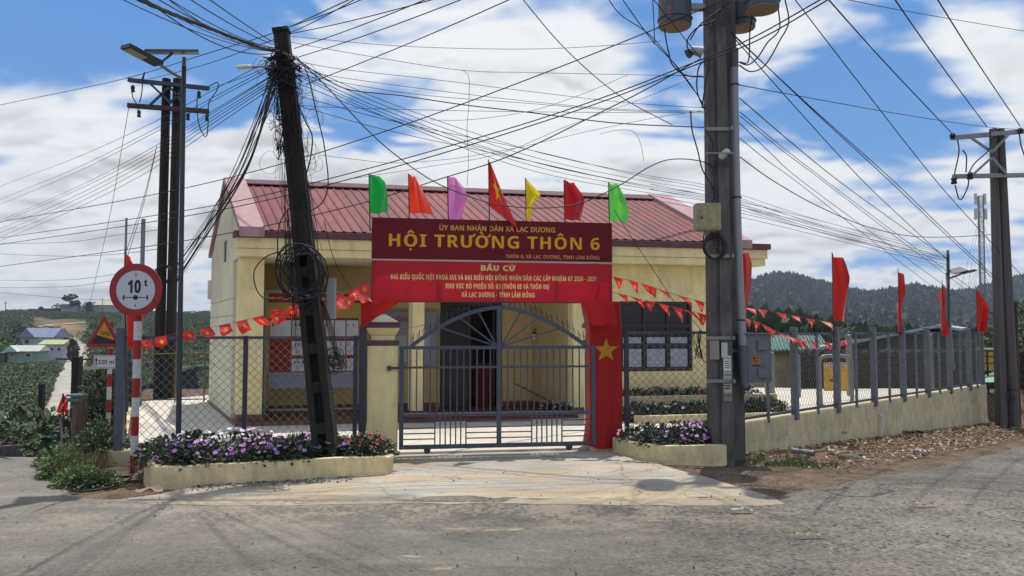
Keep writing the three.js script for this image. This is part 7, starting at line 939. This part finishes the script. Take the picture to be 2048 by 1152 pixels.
{ // trees on the skyline
  const tr = (label, px, py, Z, crowns, trunkTop, group) => { const t = thing('skyline_tree', label, 'tree', group), b = at(px, py, Z); b.y -= 4; add('trunk', rod(b, at(px, trunkTop, Z), 0.4, 6, 0.22), M.bark, t); const list = crowns.map(([x, y, rx, ry], k) => leafCloud(260, ball(at(x, y, Z), rx, ry, rx, 0.1), random(px + k), { size: 1.1, ratio: 1.6, tint: [0.035, 0.05, 0.03], vary: 0.6 })); const n = list.length > 1 ? mergeGeometries(list) : list[0]; add('crown', n, M.leafFar, t); };
  tr('tall flat topped pine on the left skyline', 140, 630, 470, [[142, 593, 3.4, 0.9], [135, 597, 2.6, 0.8], [150, 605, 2.6, 0.7], [151, 609, 2.2, 0.6]], 592); tr('rounded pale tree left of the tall pine on the skyline', 116, 628, 470, [[116, 618, 3.2, 2.8]], 620); tr('small conifer on the skyline right of the tall pine', 178, 622, 470, [[178, 615, 1.6, 2.2], [178, 611, 1, 1.6]], 612);
  const r = random(14); for (let k = 0; k < 16; k++) { const px = 14 + k * 8 + 5 * r(), py = 628 + 4 * r() - (k > 7 ? 5 : 0); tr('small dark tree in the row along the far left ridge', px, py + 4, 470, [[px, py - 1, 1.2 + 0.8 * r(), 1.6 + 0.8 * r()]], py, 'row of trees on the ridge'); }
  for (const [px, y0, y1, Z, label] of [[11, 602, 632, 420, 'distant pole with a cross arm on the left ridge'], [205, 596, 622, 470, 'distant thin pole by the roofs on the ridge']]) { const p = thing('distant_pole', label, 'utility pole'), a = at(px, y1, Z), b = at(px, y0, Z); a.y -= 4; add('post', rod(a, b, 0.22, 5, 0.18), M.concretePole, p); add('cross_arm', beam(at(px - 5, y0 + 4, Z), at(px + 5, y0 + 4, Z), 0.2, 0.2), M.concretePole, p); }
}
// ---------------------------------------------------------------- litter, leaves, stones
{
  const r = random(101), n = 5200, g = new THREE.BufferGeometry(); g.setAttribute('position', new THREE.Float32BufferAttribute([0, 0, -0.5, 0.28, 0.08, 0, 0, 0.0, 0.5, 0, 0, -0.5, 0, 0.0, 0.5, -0.28, 0.1, 0.02], 3)); g.computeVertexNormals();
  const m = new THREE.InstancedMesh(g, mat({ color: 0xffffff, roughness: 1, side: THREE.DoubleSide }), n), o = new THREE.Object3D(), c = new THREE.Color(); let k = 0;
  while (k < n) { const u = -0.6 + 13.2 * r(), w = -(0.05 + 1.75 * Math.pow(r(), 1.2)) * (u < 1 ? 1.0 : 1), p = V(u, 0, -w).applyMatrix4(WALL); if (u < 2.2 && r() < 0.55) continue; if (p.z > -8.7) continue; o.position.set(p.x, land(p.x, p.z) + 0.008 + 0.02 * r(), p.z); o.rotation.set((r() - 0.5) * 0.9, r() * 6.3, (r() - 0.5) * 0.9); const s = 0.035 + 0.055 * r(); o.scale.set(s, s, s); o.updateMatrix(); m.setMatrixAt(k, o.matrix); const t = r(), q = 0.5 + 0.8 * r(); if (t < 0.6) c.setRGB(0.22 * q, 0.13 * q, 0.075 * q); else if (t < 0.86) c.setRGB(0.36 * q, 0.27 * q, 0.17 * q); else if (t < 0.95) c.setRGB(0.10 * q, 0.07 * q, 0.05 * q); else c.setRGB(0.5 * q, 0.48 * q, 0.44 * q); m.setColorAt(k, c); k++; }
  m.name = 'leaf_litter'; m.userData = { kind: 'stuff', label: 'dry brown leaf litter along the foot of the retaining wall', category: 'leaves' }; m.castShadow = m.receiveShadow = true; scene.add(m);
  // pebbles and crumbs on road and apron
  const pg = new THREE.DodecahedronGeometry(1, 0), pm = new THREE.InstancedMesh(pg, mat({ color: 0xffffff, roughness: 0.95 }), 1700); for (let i = 0; i < 1700; i++) { const d = 4.6 + 5.0 * r(), x = (r() - 0.5) * 2 * (0.72 * d + 0.5), near = i < 900; const X = near ? mix(-1.9, -3.6, r()) : x, D = near ? mix(9.3, 8.75, (X + 1.9) / -1.7) - 0.05 - 0.35 * r() * r() : d, s = (0.003 + 0.008 * Math.pow(r(), 4)) * (near ? 1.4 : 1); o.position.set(X, land(X, -D) + 0.008 + s * 0.4, -D); o.rotation.set(r() * 3, r() * 3, r() * 3); o.scale.set(s, s * 0.7, s); o.updateMatrix(); pm.setMatrixAt(i, o.matrix); const q = 0.5 + 0.9 * r(), dk = r() < 0.2 ? 0.4 : 1; c.setRGB(0.24 * q * dk, 0.225 * q * dk, 0.2 * q * dk); pm.setColorAt(i, c); } pm.name = 'gravel'; pm.userData = { kind: 'stuff', label: 'scattered gravel crumbs on the road and beside the flower bed', category: 'gravel' }; pm.castShadow = true; scene.add(pm);
  const gm = []; const q = random(55); for (let i = 0; i < 2600; i++) { const px = mix(1480, 1690, q()), py = mix(908, 955, q() ** 0.8), b = onPlane(px, py, -0.12); if (fbm(px * 0.03, py * 0.06, 3) < 0.5 + 0.12 * (q() - 0.5) || py > 930 + 22 * noise(px * 0.03, 4)) continue; b.y = land(b.x, b.z); for (let e = 0; e < 3; e++) { const h = 0.02 + 0.04 * q(), a = q() * 6.3, t = new THREE.BufferGeometry(), w = 0.005; t.setAttribute('position', new THREE.Float32BufferAttribute([b.x - w, b.y, b.z, b.x + w, b.y, b.z, b.x + Math.cos(a) * h * 0.6, b.y + h, b.z + Math.sin(a) * h * 0.6], 3)); gm.push(t); } } single('verge_grass', join(gm), mat({ color: rgb(0.09, 0.13, 0.05), roughness: 1, side: THREE.DoubleSide }), 'patchy green grass at the foot of the wall by the transformer pole', 'grass', null, 'stuff');
  const ground = (px, py) => { let p = onPlane(px, py, -0.1); for (let k = 0; k < 4; k++) p = onPlane(px, py, land(p.x, p.z)); return p; };
  { const a = ground(1592, 908), b = ground(1622, 911); a.y += 0.045; b.y += 0.04; const pp = thing('pipe_offcut', 'short grey plastic pipe offcut lying at the foot of the wall', 'pipe'); const gg = new THREE.CylinderGeometry(0.045, 0.045, a.distanceTo(b) + 0.1, 16, 1, true); gg.rotateX(Math.PI / 2); add('pipe', aim(gg, a, b), mat({ color: 0x6e7178, roughness: 0.5, side: THREE.DoubleSide }), pp); add('pipe_mouth', aim(new THREE.TorusGeometry(0.047, 0.008, 6, 20).translate(0, 0, -(a.distanceTo(b) + 0.1) / 2), a, b), M.pvc, pp); }
  const scrap = (label, px, py, w, d, matl, seed) => { const p = ground(px, py), gg = new THREE.PlaneGeometry(w, d, 8, 6), v = gg.attributes.position; for (let k = 0; k < v.count; k++) { const x = v.getX(k), y = v.getY(k), e = 1 - 0.35 * noise(seed + x * 20, y * 20); v.setXYZ(k, x * e, y * e, 0.012 + 0.06 * noise(x * 18 + seed, y * 18) * Math.min(1, w * 4)); } gg.rotateX(-Math.PI / 2); gg.rotateY(seed); gg.computeVertexNormals(); gg.translate(p.x, p.y + 0.012, p.z); single('litter', gg, matl, label, 'litter', 'litter on the ground'); };
  const bag = cloth(0x9c9e9c, 0.2), brown = cloth(0x9a7f5c, 0.1), blue = cloth(0x9cc0cc, 0.2), pinkRag = cloth(0x947a6a, 0.1); bag.side = THREE.DoubleSide;
  scrap('crumpled pink rag lying at the road edge by the striped post', 296, 988, 0.32, 0.12, pinkRag, 0.3); scrap('white plastic scrap beside the pipe offcut', 1662, 905, 0.22, 0.1, bag, 1.2); scrap('pale blue plastic scrap in the leaf litter', 1718, 920, 0.2, 0.12, blue, 2.2); scrap('white paper scrap in the leaf litter below the drain pipe', 1838, 905, 0.24, 0.12, bag, 0.9); scrap('dark crumpled sack at the wall foot past the drain pipe', 1826, 868, 0.5, 0.2, M.black, 0.2); scrap('white plastic film on the verge near the road', 1690, 911, 0.3, 0.14, bag, 2.9); scrap('yellowed plastic strip lying on the asphalt', 1482, 1027, 0.26, 0.06, bag, 0.2); scrap('tan cardboard strip lying on the right of the road', 1848, 1015, 0.28, 0.05, brown, 0.1); scrap('thin straw coloured strip on the asphalt', 1612, 1078, 0.3, 0.03, brown, 0.15); scrap('dry stick on the pale apron before the gate', 901, 963, 0.26, 0.02, M.wood, 0.05); scrap('grey torn sacking on the bank below the striped post', 232, 962, 0.6, 0.25, cloth(0x5d5a58, 0.05), 0.5); scrap('crumpled grey plastic by the wall near the pole', 1440 + 60, 903, 0.12, 0.1, blue, 1.8);
  const hose = thing('cable_offcut', 'dark cable end lying along the road edge under the weeds', 'cable'); add('strand', tube([[135, 983], [165, 986], [205, 981], [240, 972], [262, 960]].map(([x, y]) => ground(x, y).add(V(0, 0.02, 0))), 0.01, 6, 24), M.cable, hose);
}
scene.fog = new THREE.FogExp2(new THREE.Color().setRGB(0.62, 0.72, 0.86), 0.00017);
settle();
renderer.render(scene, camera);
